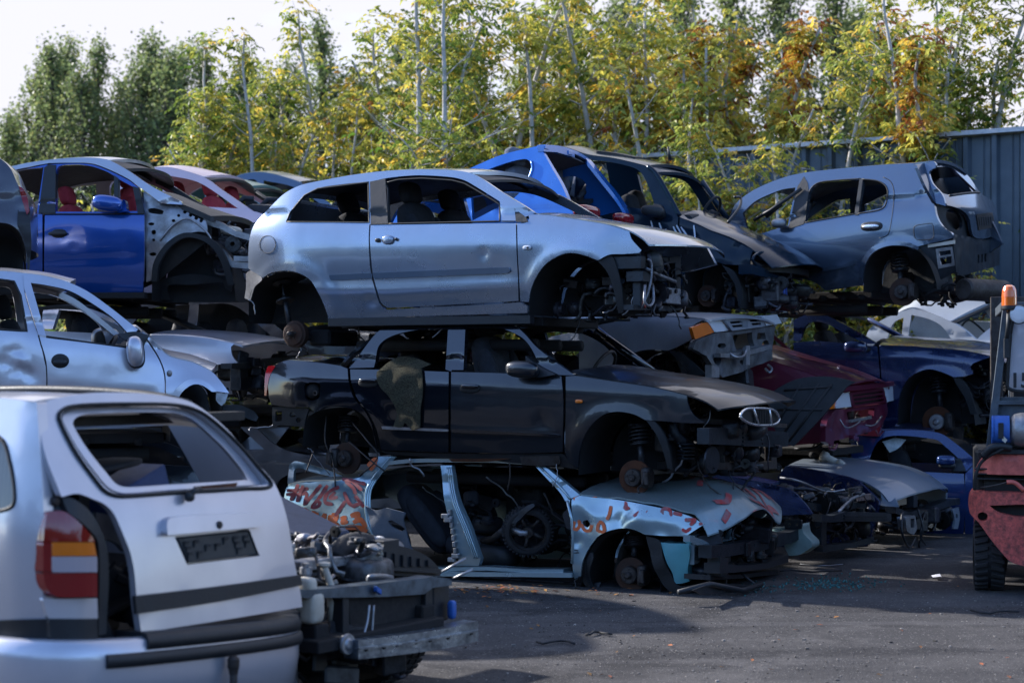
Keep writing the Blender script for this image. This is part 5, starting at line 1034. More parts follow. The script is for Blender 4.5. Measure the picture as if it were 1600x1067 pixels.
c.loft('bonnet', PN, [(1060, 338), (1098, 354), (1140, 371), (1170, 386), (1190, 402), (1206, 418)], crown=lambda t: .10 - .04 * t, bow=.20, th=.012, wob=.012, n=34)
mb = MB(); add_loft(mb, c.fr, [(1048, 334), (1064, 341)], c.W, crown=.07, th=.04, off=.02); mb.build('scuttle', M['black'], c.root)
f = c.front(1176, 410)
mb = MB(); bar(mb, f, [(1174, 413, 428), (1200, 421, 434), (1240, 424, 436), (1276, 424, 434), (1290, 422, 432)], -.10, .12)
for px in (1196, 1222, 1248, 1266): bar(mb, f, [(px, 424, 430), (px + 6, 424, 430)], -.104, .02)
mb.build('front_panel', PN, c.root)
mb = MB(); o_ = ellipse(1197, 407, 21, 12.5, 22, 8); q = [f.P(*p, -.06) for p in o_]; mb.tube(q + [q[0]], .012, 7); mb.build('headlight_rim', PN, c.root)
mb = MB(); add_loft(mb, c.fr, [(1172, 404), (1180, 408), (1190, 414)], c.W, crown=.0, bow=.16, th=.06, off=.05); mb.build('headlight_bowl', M['seal'], c.root)
mb = MB(); mb.lathe(f.P(1249, 410, -.235), f.uy, [(0, -.008), (.022, -.006), (.026, 0), (.026, .01)], 20); bd = mb.build('bonnet_badge', M['chrome'], c.root)
mb = MB(); mb.lathe(f.P(1249, 410, -.243), f.uy, [(0, -.003), (.019, -.002), (.019, .004)], 20); mb.build('badge_face', stuff('badge_blue', (.12, .25, .5), .3, bump=0), bd)
blob_px(c, 'door_mirror', M['black'], 1020, 330, 17, 9.5, -.12, .06, .75, rot=8); c.sheet('mirror_base', M['black'], [(1022, 318, 1), (1034, 322), (1038, 338), (1030, 342, 1), (1016, 336)], off=-.04, th=.06)
blob_px(c, 'side_indicator', M['amber'], 1073.5, 373, 2.6, 2.2, -.008, .012, .8)
sp_ = stuff('white_spray', (.70, .74, .80), .6, var=.4, scale=60, col2=(.2, .25, .32), bump=0)
strokes('white_spray_streaks', sp_, c.fr, [[(1057, 352), (1066, 368), (1074, 380), (1077, 402)], [(1064, 355), (1076, 372), (1083, 385), (1086, 400)], [(1052, 354), (1060, 372), (1064, 390)], [(1084, 352), (1086, 372), (1085, 392)], [(1030, 348), (1034, 360)], [(1017, 345), (1020, 358), (1018, 366)], [(1040, 358), (1046, 368)]], 2.6, c.root, seed=7)
c.liner([(1068, 480), (1070, 425), (1084, 413), (1107, 408), (1130, 414), (1150, 436), (1158, 462), (1156, 482)], y1=.5)
c.sheet('arch_liner_rim', M['liner'], [(1128, 414, 1), (1146, 424), (1158, 448), (1160, 468), (1154, 480, 1), (1152, 465), (1148, 445), (1138, 428)], off=.0, th=.03)
disc(c, 1104, 462, 17, y0=.2, cal=1); c.floor(868, 1080, 485, .12)
mb = MB(); x1, z1 = c.fr.loc(1190, 450, .2); clutter(mb, c.fr, (x1 - .35, x1 + .18), (.12, 1.35), (z1 - .16, z1 + .12), 80, 61, (.05, .13), (.25, 1.2)); mb.build('engine_bay', M['parts'], c.root)
mb = MB(); mb.shade(3, (.9, 1, 1.1)); mb.lathe(f.P(1231, 452, -.05), f.uy, [(0, -.02), (.035, -.02), (.04, .02)], 16); mb.shade(1.6); mb.box(f.P(1200, 462, -.02), f.ux * .08 + f.uz * -.04, f.uy * .05, f.uz * .05 + f.ux * .02, .2); mb.box(f.P(1215, 470, -.02), f.ux * .05, f.uy * .05, f.uz * .04, .2); mb.build('gearbox', M['parts'], c.root)
zf = c.fr.loc(960, 440)[1]
seat(c, c.fr.loc(955, 400)[0], 1.05, zf + .1); seat(c, c.fr.loc(985, 400)[0], .45, zf + .0)
wheel_steer(c, (c.fr.loc(1046, 330)[0] + .0, 1.02, c.fr.loc(1050, 322)[1]), .19, .45); dash(c, c.fr.loc(1046, 330)[0], c.fr.loc(1074, 330)[0], .12, 1.34, zf + .3, c.fr.loc(1055, 336)[1])
mb = MB(); a = f.P(1157, 337, -.02); 
hose(mb, f, [(1137, 348, -.02), (1150, 332, -.06), (1157, 320, -.05), (1157, 309, 0), (1148, 308, 0)], .012); mb.build('wiper_arm', M['black'], c.root)
mb = MB(); p = c.fr.P(1047, 250, .7); mb.tube([p, p + Vector((-.02, .0, .13))], [.02, .006], 8); mb.build('aerial_stub', M['black'], c.root)

# ================================================================== far right top: grey hatchback, tail towards the camera
PG = paint('grey_blue_paint', (.085, .12, .175), .75, .22, 1.0, .08, dust=.12, chips=.1)
c = Car('grey_hatchback', 'grey blue hatchback tail up on the right hand stack, tail light missing', 1400, 16.0, -34, 1.6, 470,
        [(1150, 372), (1258, 347), (1378, 327), (1460, 316)], tum=.27, bar=.06, ends=((1160, 400), (1450, 360), .12), arches=[(1408, 445, 60, .016)], creases=[([(1290, 425), (1338, 412), (1342, 408)], .008, .03), ([(1380, 320), (1400, 318), (1459, 318)], -.006, .04)])
A_ = [(1347, 445), (1350, 417), (1364, 394), (1389, 383), (1417, 384), (1436, 391), (1454, 411), (1465, 437, 1)]
c.sheet('body_side', PG, [(1140, 338, 1), (1150, 318), (1178, 297), (1220, 279), (1257, 270), (1319, 263), (1375, 258), (1427, 255, 1), (1442, 290), (1459, 317, 1), (1464, 340), (1474, 355), (1487, 364, 1), (1488, 372), (1434, 385, 1), (1417, 378), (1388, 377), (1360, 388), (1344, 415), (1342, 446, 1), (1290, 454, 1), (1270, 440), (1180, 420, 1), (1140, 390, 1)],
    [[(1160, 333, 1), (1181, 314), (1220, 297), (1243, 293, 1), (1231, 352, 1), (1200, 362), (1170, 370, 1)], [(1258, 347, 1), (1264, 302, 1), (1277, 287), (1307, 283), (1345, 281, 1), (1337, 333, 1)], [(1341, 333, 1), (1349, 281, 1), (1372, 284), (1384, 292), (1386, 306), (1378, 325, 1)]], th=.05)
c.sheet('wheel_arch_trim', PG, [(1342, 447, 1), (1344, 415), (1360, 388), (1388, 377), (1417, 378), (1436, 386, 1), (1434, 391, 1), (1417, 385), (1389, 384), (1364, 395), (1351, 417), (1348, 446, 1)], off=-.014, th=.03)
mb = MB()
for o_ in ([(1380, 277), (1392, 284), (1397, 300), (1395, 330), (1388, 366), (1374, 372)], [(1244, 354), (1252, 300), (1257, 282)]):
    mb.tube([c.fr.SP(*p, .0) for p in curve(o_, 5, False)], .004, 5)
for o_ in ([(1258, 348), (1264, 301), (1277, 286.5), (1307, 282), (1345, 279.5)], [(1337, 334), (1258, 348)], [(1347, 280), (1372, 283), (1385, 292), (1387, 306), (1379, 326), (1341, 334)]): mb.tube([c.fr.SP(*p, -.002) for p in curve(o_, 6, False)], .007, 6)
mb.build('window_seal', M['seal'], c.root)
c.sheet('pillar_trim', M['black'], [(1246, 292, 1), (1256, 276, 1), (1262, 286, 1), (1263, 300), (1256, 350, 1), (1232, 358, 1)], off=-.006, th=.05)
c.sheet('window_divider', M['black'], sharp((1343, 279), (1348, 280), (1341, 336), (1335, 336)), off=-.008, th=.03)
c.sheet('side_strip', PG, [(1280, 424, 1), (1337, 406, 1), (1334, 414), (1278, 427, 1)], off=-.012, th=.012)
blob_px(c, 'handle_recess', M['black'], 1362, 354, 15, 7.5, -.002, .012, .75); blob_px(c, 'door_handle', M['chrome'], 1360, 354, 11.5, 3.6, -.02, .015, .8)
mb = MB(); q = [c.fr.SP(*p, -.003) for p in curve([(1428, 355), (1433, 352), (1456, 349), (1458, 353), (1459, 370), (1454, 374), (1433, 375), (1429, 371)], 4)]; mb.tube(q + [q[0]], .003, 5); mb.build('fuel_flap', M['seal'], c.root)
c.far_side(PG, [(1140, 338, 1), (1178, 297), (1220, 279), (1319, 263), (1427, 255, 1), (1459, 317), (1480, 365, 1), (1434, 391), (1389, 383), (1348, 446, 1), (1180, 420, 1), (1140, 390, 1)], [[(1165, 330, 1), (1220, 297), (1243, 293, 1), (1231, 352, 1), (1170, 368, 1)], [(1258, 347, 1), (1264, 302, 1), (1307, 283), (1320, 283, 1), (1316, 340, 1)], [(1334, 336, 1), (1340, 283, 1), (1380, 290), (1378, 325, 1)]], th=.05)
c.loft('roof', PG, [(1178, 297), (1220, 279), (1257, 270), (1319, 263), (1375, 258), (1427, 255), (1452, 252)], crown=.05, th=.03, bend=lambda t, u, x, y, z: (x, y - .34 * (u + 1) / 2 * t ** 2, z))
mb = MB(); pil(mb, c, (1142, 336), (1178, 297), .035, .03); mb.build('far_pillar', PG, c.root)
f = c.front(1459, 317)
Sg = lambda x, z: -.05 * (1 - ((x - .8) / .8) ** 2) + (.42 * max(0, z - f.loc(1459, 317)[1])) * 1.0 - .02
f.S = Sg
c.sheet('tailgate_shoulder', PG, [(1427, 255, 1), (1459, 252), (1462, 262), (1452, 268), (1456, 285), (1472, 304), (1478, 322, 1), (1459, 317, 1), (1442, 290)], off=.004, th=.04)
tg = sheet('tailgate', PG, c.root, f, [(1432, 258, 1), (1459, 252), (1485, 253, 1), (1513, 275), (1532, 301), (1555, 318), (1559, 341), (1558, 366, 1), (1538, 373), (1521, 369), (1513, 338), (1496, 325), (1461, 317, 1), (1446, 290)], [[(1448, 268), (1459, 262), (1485, 262), (1502, 276), (1526, 299, 1), (1499, 305), (1473, 302), (1456, 286)]], th=.03)
sheet('dark_window_backing', M['seal'], tg, f, [(1446, 267), (1459, 260), (1486, 260), (1504, 276), (1529, 300, 1), (1499, 307), (1472, 304), (1454, 287)], off=.30, th=.006)  # dark sheet behind the open window, standing in for the shaded boot
mb = MB(); hose(mb, f, [(1484, 306, -.22), (1512, 302, -.25), (1530, 301, -.24)], .012); mb.build('rear_wiper', M['black'], tg)
pl = MB(); add_sheet(pl, f, [(1526, 335, 1), (1551, 332, 1), (1555, 355, 1), (1530, 360, 1)], off=-.008, th=.01); o = pl.build('number_plate_holder', M['seal'], tg)
pl = MB()
for i in range(6): add_sheet(pl, f, sharp((1530 + i * 3.6, 340 - i * .4), (1532 + i * 3.6, 339.6 - i * .4), (1533.5 + i * 3.6, 353 - i * .5), (1531.5 + i * 3.6, 353.4 - i * .5)), off=-.012, th=.004)
pl.build('plate_clip', M['steel'], o)
mb = MB()
for i in range(2): add_sheet(mb, f, sharp((1515 + i * 4.5, 331), (1518 + i * 4.5, 330.5), (1518.6 + i * 4.5, 335), (1515.6 + i * 4.5, 335.4)), off=-.006, th=.005)
mb.build('tailgate_letter', M['chrome'], tg)
sheet('lamp_housing', M['steel'], c.root, f, [(1459, 319, 1), (1478, 322), (1496, 328), (1510, 345), (1516, 372, 1), (1490, 366), (1474, 356), (1463, 340)], [ellipse(1491, 343, 11, 18, 18, -30)], off=.05, th=.03)
mb = MB(); add_loft(mb, c.fr, [(1440, 322), (1450, 345), (1455, 372)], c.W, crown=0, th=.02, off=.06); mb.build('dark_boot_backing', M['seal'], c.root)  # dark sheet added to keep the inside of the boot black
bp_ = sheet('bumper_reinforcement', M['steel'], c.root, f, [(1487, 366, 1), (1520, 371), (1540, 375), (1560, 368, 1), (1564, 392), (1563, 414, 1), (1544, 420), (1524, 425, 1), (1504, 430), (1488, 420, 1)], [rect(1528, 398, 1531, 411), rect(1534, 397, 1537, 410), rect(1540, 396, 1543, 409)], off=.02, th=.05, wob=.015)
c.sheet('rear_corner_panel', M['steel'], [(1434, 386, 1), (1490, 371, 1), (1492, 400), (1494, 424, 1), (1470, 437, 1), (1464, 420), (1454, 405)], [[(1464, 391, 1), (1487, 387, 1), (1490, 413, 1), (1468, 418, 1)]], off=.035, th=.02, wob=.01)
c.sheet('body_vent', M['alu'], [(1462, 389, 1), (1488, 385.5, 1), (1492, 415, 1), (1466, 420, 1)], [sharp((1467, 393), (1485, 390.5), (1486, 397), (1468, 400)), sharp((1468, 403), (1487, 400), (1488, 411), (1470, 414))], off=.025, th=.02)
mb = MB(); bar(mb, c.fr, [(1450, 382, 387), (1470, 379, 384), (1491, 375, 381)], .0, .03); mb.build('bumper_bracket', M['white'], c.root)
c.liner([(1349, 456), (1351, 417), (1365, 395.5), (1389, 385), (1417, 386), (1436, 393), (1452, 412), (1463, 440), (1464, 452)], y1=.5)
disc(c, 1409, 456, 22, y0=.15, cal=1, hubmat='iron'); strut(c, (1405, 398), (1408, 452), .28)
c.floor(1200, 1350, 462, .12); mb = MB(); mb.lathe(c.fr.P(1505, 452, .3), (c.fr.uy * .95 + c.fr.ux * .3), [(0, 0), (.09, 0), (.105, .02), (.105, .62), (.09, .64), (0, .64)], 20); hose(mb, c.fr, [(1560, 452, .9), (1540, 455, .9), (1450, 455, .8), (1380, 448, .8)], .03); mb.build('exhaust_silencer', M['iron'], c.root)
mb = MB(); x1, z1 = c.fr.loc(1450, 446, .3); clutter(mb, c.fr, (x1 - .3, x1 + .35), (.25, 1.3), (z1 - .12, z1 + .08), 26, 71, (.05, .12), (.2, .8)); mb.build('rear_axle', M['under'], c.root)
blob_px(c, 'door_mirror', M['alu'], 1217, 349, 10, 7.5, -.10, .05, .75); mb = MB(); hose(mb, c.fr, [(1228, 345, -.03), (1218, 349, -.08)], .02); mb.build('mirror_arm', M['black'], c.root)
mb = MB(); mb.shade(1); mb.tube([c.fr.SP(1178, 344, -.02), c.fr.SP(1205, 328, -.04), c.fr.SP(1252, 295, -.03)], .018, 7); mb.tube([c.fr.SP(1196, 338, .05), c.fr.SP(1220, 318, .05)], .03, 7); mb.build('loose_door_seal', M['black'], c.root)
zf = c.fr.loc(1300, 420)[1]; seat(c, c.fr.loc(1325, 400)[0], 1.15, zf + .12, face=-1, name='rear_bench')

# ================================================================== right, middle level: silver square-nosed saloon, its bonnet under the small dark car
PS2 = paint('old_silver_paint', (.33, .36, .41), .55, .36, .5, .35, dust=.3, chips=.3)
c = Car('silver_square_saloon', 'silver square nosed saloon with slotted grille and amber indicator, squeezed under the small dark car', 1050, 14.7, -30, 1.6, 700, [(880, 508), (1100, 500)], tum=.25, bar=.03, arches=[(1005, 605, 48, .012)], dents=[(1000, 525, .15, .012)])
c.sheet('front_wing', PS2, [(905, 540, 1), (905, 516), (922, 511), (960, 503), (1030, 495), (1098, 500, 1), (1084, 508), (1080, 515), (1083, 529, 1), (1060, 541), (1043, 548, 1), (1026, 546), (1005, 547), (987, 553), (970, 566), (955, 590, 1), (930, 600, 1), (905, 590, 1)], wob=.006)
c.loft('bonnet', PS2, [(960, 501.5), (1000, 496), (1035, 493.5), (1070, 494.5), (1100, 497.5), (1106, 500)], crown=.05, bow=.06, th=.02)
f = c.front(1100, 505)
il = sheet('indicator', M['amber'], c.root, f, [(1081, 512, 1), (1105, 503, 1), (1116, 519, 1), (1086, 530, 1)], off=-.015, th=.03)
sheet('headlight', M['clear'], c.root, f, [(1106, 502.5, 1), (1131, 500, 1), (1143, 516, 1), (1117, 519, 1)], off=-.02, th=.05)
gr = sheet('grille', PS2, c.root, f, [(1132, 499, 1), (1190, 494, 1), (1196, 510, 1), (1144, 517, 1)], [sharp((1140, 502.5), (1158, 501), (1160, 504.5), (1142, 506)), sharp((1143, 508.5), (1161, 506.5), (1163, 510), (1146, 512)), sharp((1171, 500), (1186, 498.7), (1187, 502), (1173, 503)), sharp((1174, 505), (1188, 503.7), (1190, 507.3), (1176, 508.5))], off=-.05, th=.02)
mb = MB()
for i in range(5): bar(mb, f, [(1161 + i * 2, 501, 512), (1162 + i * 2, 501, 512)], -.056, .01)
mb.build('grille_bars', PS2, gr); sheet('grille_backing', M['seal'], gr, f, [(1133, 500, 1), (1189, 495, 1), (1195, 509, 1), (1145, 516, 1)], off=.03, th=.01)
sheet('headlight', M['clear'], c.root, f, [(1192, 493.5, 1), (1214, 491, 1), (1222, 505, 1), (1197, 509, 1)], off=-.04, th=.08)
fp = sheet('front_panel', M['grimy'], c.root, f, [(1086, 532, 1), (1116, 521), (1145, 518), (1212, 509, 1), (1210, 530), (1206, 562, 1), (1185, 570), (1160, 580), (1128, 590, 1), (1116, 580), (1104, 556, 1), (1084, 545, 1)], [sharp((1144, 524), (1176, 519), (1180, 540), (1152, 548)), ellipse(1120, 562, 8, 9), ellipse(1128, 540, 6, 4), ellipse(1196, 540, 6, 9), ellipse(1160, 566, 5, 4), rect(1184, 520, 1196, 530)], off=-.01, th=.05, wob=.025)
mb = MB(); bar(mb, f, [(1126, 552, 558), (1150, 552, 560), (1180, 545, 552), (1206, 538, 545)], -.09, .06); bar(mb, f, [(1166, 540, 570), (1172, 540, 570)], -.13, .03); hose(mb, f, [(1140, 552, -.08), (1150, 558, -.13), (1162, 556, -.13), (1166, 545, -.12)], .012); hose(mb, f, [(1200, 570, -.05), (1206, 576, -.1), (1202, 582, -.1), (1196, 576, -.05)], .012); bar(mb, f, [(1112, 570, 590), (1124, 574, 590)], -.10, .06); mb.build('towing_eye_bracket', M['alu'], c.root)
c.sheet('loose_wheel_liner', M['steel'], [(1044, 548, 1), (1062, 550), (1074, 558), (1090, 572), (1106, 586, 1), (1092, 586), (1080, 590, 1), (1070, 575), (1058, 562)], off=-.02, th=.02, wob=.02)
c.liner([(948, 630), (956, 590), (970, 567), (988, 554), (1005, 549), (1026, 548), (1044, 552), (1062, 575), (1068, 620)], y1=.5)
c.far_side(PS2, [(905, 540, 1), (922, 511), (1030, 495), (1098, 500), (1083, 529, 1), (1043, 548), (987, 553), (950, 620, 1), (905, 620, 1)], th=.05)
mb = MB(); x1, z1 = c.fr.loc(1070, 560, .2); clutter(mb, c.fr, (x1 - .4, x1 + .1), (.15, 1.4), (z1 - .25, z1 + .25), 50, 81, (.05, .14), (.15, .7)); mb.build('engine_bay', M['parts'], c.root)
c.floor(700, 960, 640, .1)

# ================================================================== right, middle level: burgundy small car
PR = paint('burgundy_paint', (.15, .016, .045), .35, .28, .8, .3, dirtc=(.07, .05, .055), dust=.35, chips=.2)
c = Car('burgundy_hatchback', 'faded burgundy hatchback with square headlights beside the navy coupe', 1300, 15.7, -30, 1.5, 720, [(1150, 560), (1320, 608)], tum=.2, bar=.02)
c.sheet('front_wing', PR, [(1140, 560, 1), (1140, 548), (1204, 566), (1272, 587), (1312, 607, 1), (1306, 640, 1), (1296, 690, 1), (1200, 700, 1), (1140, 650, 1)], wob=.008)
c.loft('bonnet', PR, [(1150, 546), (1204, 563), (1272, 585), (1312, 604)], crown=.06, bow=.08, th=.015, wob=.004)
mb = MB(); add_loft(mb, c.fr, [(1110, 505), (1150, 542)], c.W, u0=0, u1=.05, n=3, th=.04); mb.build('windscreen_pillar', PR, c.root); mb = MB(); add_loft(mb, c.fr, [(1110, 505), (1150, 542)], c.W, u0=.95, u1=1, n=3, th=.04); mb.build('windscreen_pillar', PR, c.root)
f = c.front(1308, 610)
sheet('indicator', M['amber'], c.root, f, [(1296, 639, 1), (1304, 622, 1), (1309, 616, 1), (1306, 638, 1)], off=.0, th=.06)
sheet('headlight', M['clear'], c.root, f, [(1309, 615, 1), (1328, 612, 1), (1332, 635, 1), (1306, 638, 1)], off=-.01, th=.07)
gr = sheet('grille', PR, c.root, f, [(1329, 613, 1), (1381, 606, 1), (1386, 628, 1), (1333, 636, 1)], [sharp((1333, 617), (1379, 610.5), (1379.5, 613.5), (1333.5, 620)), sharp((1334, 623), (1380, 616.5), (1380.8, 620), (1334.6, 626.5)), sharp((1335, 629), (1381.5, 622.5), (1382, 626), (1335.6, 633))], off=-.025, th=.04)
sheet('grille_backing', M['seal'], gr, f, [(1330, 614, 1), (1380, 607, 1), (1385, 627, 1), (1334, 635, 1)], off=.03, th=.01)
sheet('headlight', M['clear'], c.root, f, [(1379, 605, 1), (1395, 603, 1), (1399, 625, 1), (1386, 628, 1)], off=-.02, th=.07)
mb = MB(); bar(mb, f, [(1311, 605, 612), (1350, 601, 609), (1397, 596, 603)], -.06, .05); mb.build('bonnet_lip', PR, c.root)
fp = sheet('front_panel', PR, c.root, f, [(1306, 640, 1), (1333, 637), (1386, 630, 1), (1386, 645), (1378, 660), (1366, 672), (1330, 682), (1298, 690, 1), (1290, 670), (1296, 650)], [sharp((1322, 644), (1368, 637), (1366, 652), (1326, 658))], off=.0, th=.06, wob=.02)
mb = MB(); hose(mb, f, [(1312, 655, -.04), (1322, 668, -.08), (1336, 664, -.06), (1344, 658, -.05)], .007); hose(mb, f, [(1352, 664, -.05), (1366, 664, -.08), (1378, 650, -.06)], .007); mb.shade(1); bar(mb, f, [(1330, 656, 660), (1362, 650, 654)], -.03, .03); mb.build('hanging_cable', M['alu'], c.root)
mb = MB(); bar(mb, f, [(1290, 668, 690), (1303, 676, 698)], -.1, .05); mb.build('towing_eye', PR, c.root); mb = MB(); hose(mb, f, [(1298, 690, -.08), (1296, 700, -.08), (1304, 702, -.08), (1308, 694, -.06)], .012); bar(mb, f, [(1334, 680, 686), (1342, 682, 690)], -.05, .05); hose(mb, f, [(1368, 672, -.04), (1374, 680, -.06), (1380, 674, -.05)], .01); mb.build('towing_eye', PR, c.root)
c.far_side(PR, [(1140, 560, 1), (1204, 566), (1312, 607, 1), (1296, 690, 1), (1140, 680, 1)], th=.05)
mb = MB(); x1, z1 = c.fr.loc(1290, 660, .3); clutter(mb, c.fr, (x1 - .3, x1 + .05), (.2, 1.3), (z1 - .2, z1 + .15), 30, 91, (.05, .13), (.15, .6)); mb.build('engine_bay', M['parts'], c.root)
c.floor(1000, 1290, 700, .1)

# ================================================================== right, middle level: navy coupe
PD = paint('deep_blue_paint', (.010, .026, .10), .4, .20, .95, .15, dirtc=(.04, .045, .055), dust=.15, chips=.15)
c = Car('navy_coupe', 'deep navy coupe with long bonnet and one rusty front disc, under the grey hatchback', 1420, 17.0, -27, 1.72, 700, [(1250, 532), (1374, 540), (1440, 546), (1560, 562)], tum=.33, bar=.05, ends=(None, (1500, 580), .14), arches=[(1462, 645, 62, .014)], creases=[([(1300, 560), (1440, 556), (1540, 566)], .006, .05)])
c.sheet('door_side', PD, [(1240, 535, 1), (1280, 533), (1371, 541, 1), (1374, 575), (1377, 640), (1376, 690, 1), (1240, 680, 1)], th=.04)
c.sheet('front_wing', PD, [(1374, 541, 1), (1410, 542), (1442, 544), (1500, 549), (1547, 558, 1), (1535, 562), (1520, 568), (1516, 573), (1521, 584, 1), (1505, 588), (1490, 589, 1), (1471, 581), (1448, 577), (1421, 590), (1406, 617), (1402, 660, 1), (1380, 688, 1), (1379, 620)])
c.sheet('windscreen_pillar', PD, [(1240, 500, 1), (1270, 488), (1290, 492, 1), (1330, 512), (1371, 537, 1), (1350, 537, 1), (1320, 521), (1286, 504), (1262, 506), (1250, 533, 1), (1240, 533, 1)], th=.05)
mb = MB(); pil(mb, c, (1290, 492), (1372, 538), .03, .02); mb.build('far_pillar', PD, c.root)
c.loft('roof', M['under'], [(1200, 492), (1240, 487), (1270, 486), (1290, 491)], crown=.02, th=.03)
c.loft('bonnet', PD, [(1374, 539), (1410, 540), (1442, 542), (1500, 547), (1547, 556), (1566, 566)], crown=lambda t: .11 - .02 * t, bow=.2, th=.015, wob=.004, n=30)
c.far_side(PD, [(1240, 535, 1), (1374, 541), (1500, 549), (1547, 558, 1), (1490, 589), (1448, 577), (1406, 617), (1390, 690, 1), (1240, 680, 1)], th=.05)
blob_px(c, 'door_mirror', PD, 1337, 542, 16, 9, -.10, .07, .6); mb = MB(); mb.tube([c.fr.SP(1345, 545, -.06), c.fr.SP(1360, 546, .02)], .025, 8); mb.build('mirror_arm', M['black'], c.root)
c.liner([(1402, 664), (1407, 617), (1422, 592), (1448, 579), (1471, 583), (1490, 591), (1508, 610), (1520, 640), (1524, 664)], y1=.55)
c.sheet('torn_liner', M['liner'], [(1489, 590, 1), (1504, 594), (1516, 612), (1526, 646, 1), (1517, 648, 1), (1508, 622), (1498, 606)], off=.0, th=.03, wob=.01)
disc(c, 1464, 659, 24, y0=.15, cal=1, mat='rust_bright', hubmat='alu'); strut(c, (1466, 588), (1469, 640), .28)
f = c.front(1530, 590); mb = MB(); x1, z1 = c.fr.loc(1540, 610, .2); clutter(mb, c.fr, (x1 - .3, x1 + .2), (.1, 1.5), (z1 - .2, z1 + .2), 50, 101, (.06, .16), (.15, .6)); mb.build('engine_bay', M['parts'], c.root)
dash(c, c.fr.loc(1350, 540)[0], c.fr.loc(1385, 540)[0], .15, 1.5, c.fr.loc(1350, 600)[1], c.fr.loc(1350, 534)[1]); seat(c, c.fr.loc(1290, 600)[0], .5, c.fr.loc(1290, 620)[1]); seat(c, c.fr.loc(1290, 600)[0], 1.2, c.fr.loc(1290, 620)[1])
c.floor(1240, 1400, 684, .1)

# ================================================================== right, behind: white car with bare roof, and a grey one beside it
PW = paint('white_paint', (.50, .53, .56), .05, .38, .4, .3, dust=.25, chips=.2)
for (nm, lb, pm, X, Y, S_, px0) in (('white_hatchback', 'white hatchback with bare roof behind the navy coupe, under the tail of the grey hatchback', PW, 0, 19.2, 1.0, 1450), ('dark_grey_saloon', 'dark grey car shell behind the forklift beacon, only its roof edge showing', PG, 0, 19.4, 1.0, 1655)):
    d = px0 - 1450
    c = Car(nm, lb, px0, Y, -33, 1.55, 640, [(1370 + d, 528), (1560 + d, 540)], tum=.33, bar=.03, roll=10)
    sh = lambda l: [(p[0] + d, *p[1:]) for p in l]
    c.sheet('body_side', pm, sh([(1350, 540, 1), (1358, 515), (1378, 500), (1403, 489), (1425, 482, 1), (1460, 492), (1490, 505), (1508, 516), (1524, 530, 1), (1560, 545), (1560, 620, 1), (1350, 620, 1)]), [sh([(1385, 532, 1), (1396, 505), (1412, 496, 1), (1408, 533, 1)]), sh([(1418, 533, 1), (1424, 492, 1), (1450, 498), (1472, 510), (1490, 535, 1)])], th=.05)
    c.far_side(pm, sh([(1350, 540, 1), (1378, 500), (1425, 482, 1), (1490, 505), (1524, 530, 1), (1560, 545), (1560, 620, 1), (1350, 620, 1)]), [sh([(1385, 532, 1), (1396, 505), (1412, 496, 1), (1408, 533, 1)]), sh([(1418, 533, 1), (1424, 492, 1), (1472, 510), (1490, 535, 1)])], th=.05)
    c.loft('roof', pm, sh([(1395, 493), (1425, 480), (1455, 489), (1485, 502)]), crown=.06, th=.03, bow=.1)
    mb = MB(); pil(mb, c, (1485 + d, 503), (1524 + d, 530), .03, .03); mb.build('far_pillar', pm, c.root)
    c.loft('bonnet', pm, sh([(1526, 531), (1545, 537), (1562, 546)]), crown=.06, th=.02)
    c.loft('windscreen_header', M['black'], sh([(1484, 502), (1490, 506)]), crown=.05, th=.03, bow=.1)
    mb = MB(); p = c.fr.P(1530 + d, 480, 1.0); hose(mb, c.fr, [(1500 + d, 513, .4), (1515 + d, 500, 1.0), (1540 + d, 520, 1.2)], .012); mb.build('loose_trim', M['black'], c.root)
    c.floor(1350 + d, 1560 + d, 620, .1)
# ================================================================== top left: silver minivan body with blue doors
PSV = paint('bright_silver_paint', (.42, .43, .48), .6, .27, .9, .12, dust=.2, chips=.15)
PDB = paint('royal_blue_paint', (.006, .07, .34), .4, .18, 1, .08, dust=.2, chips=.25)
c = Car('silver_minivan', 'silver minivan with royal blue doors and stripped front end, on the left stack', 200, 15.5, -6, 1.7, 470,
        [(20, 333), (70, 334), (226, 334), (283, 330)], tum=.27, bar=.06, creases=[([(40, 410), (70, 408), (225, 402)], -.010, .035)], dents=[(205, 385, .05, .006), (115, 388, .04, .006)])
c.sheet('body_side', PSV, [(-60, 300, 1), (-20, 272), (14, 262), (52, 254), (105, 248), (147, 247.5), (171, 251), (199, 266), (236, 291), (283, 315, 1), (285, 320, 1), (252, 318, 1), (223, 296, 1), (217, 292), (199, 279), (168, 264), (142, 255.5), (110, 254.5), (77, 255, 1), (50, 260), (14, 268), (-20, 280), (-60, 310, 1)], th=.05)
c.sheet('rear_door', PDB, [(-60, 334, 1), (66, 335, 1), (66, 449, 1), (0, 455), (-60, 455, 1)], th=.03)
c.sheet('rear_door_frame', PDB, [(-60, 312, 1), (-20, 282), (14, 270), (50, 262), (74, 257, 1), (65, 334, 1), (-60, 333, 1)], [[(-50, 329, 1), (-40, 312), (20, 269), (68, 261.5, 1), (58, 330, 1)]], off=.004, th=.05)
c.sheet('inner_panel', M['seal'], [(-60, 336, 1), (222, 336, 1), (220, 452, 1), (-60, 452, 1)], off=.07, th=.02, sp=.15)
d = c.sheet('front_door', PDB, [(70, 335, 1), (150, 335), (225, 335, 1), (225, 400), (223, 457, 1), (190, 461), (157, 461), (69, 453, 1), (69, 400)], th=.03, wob=.003)
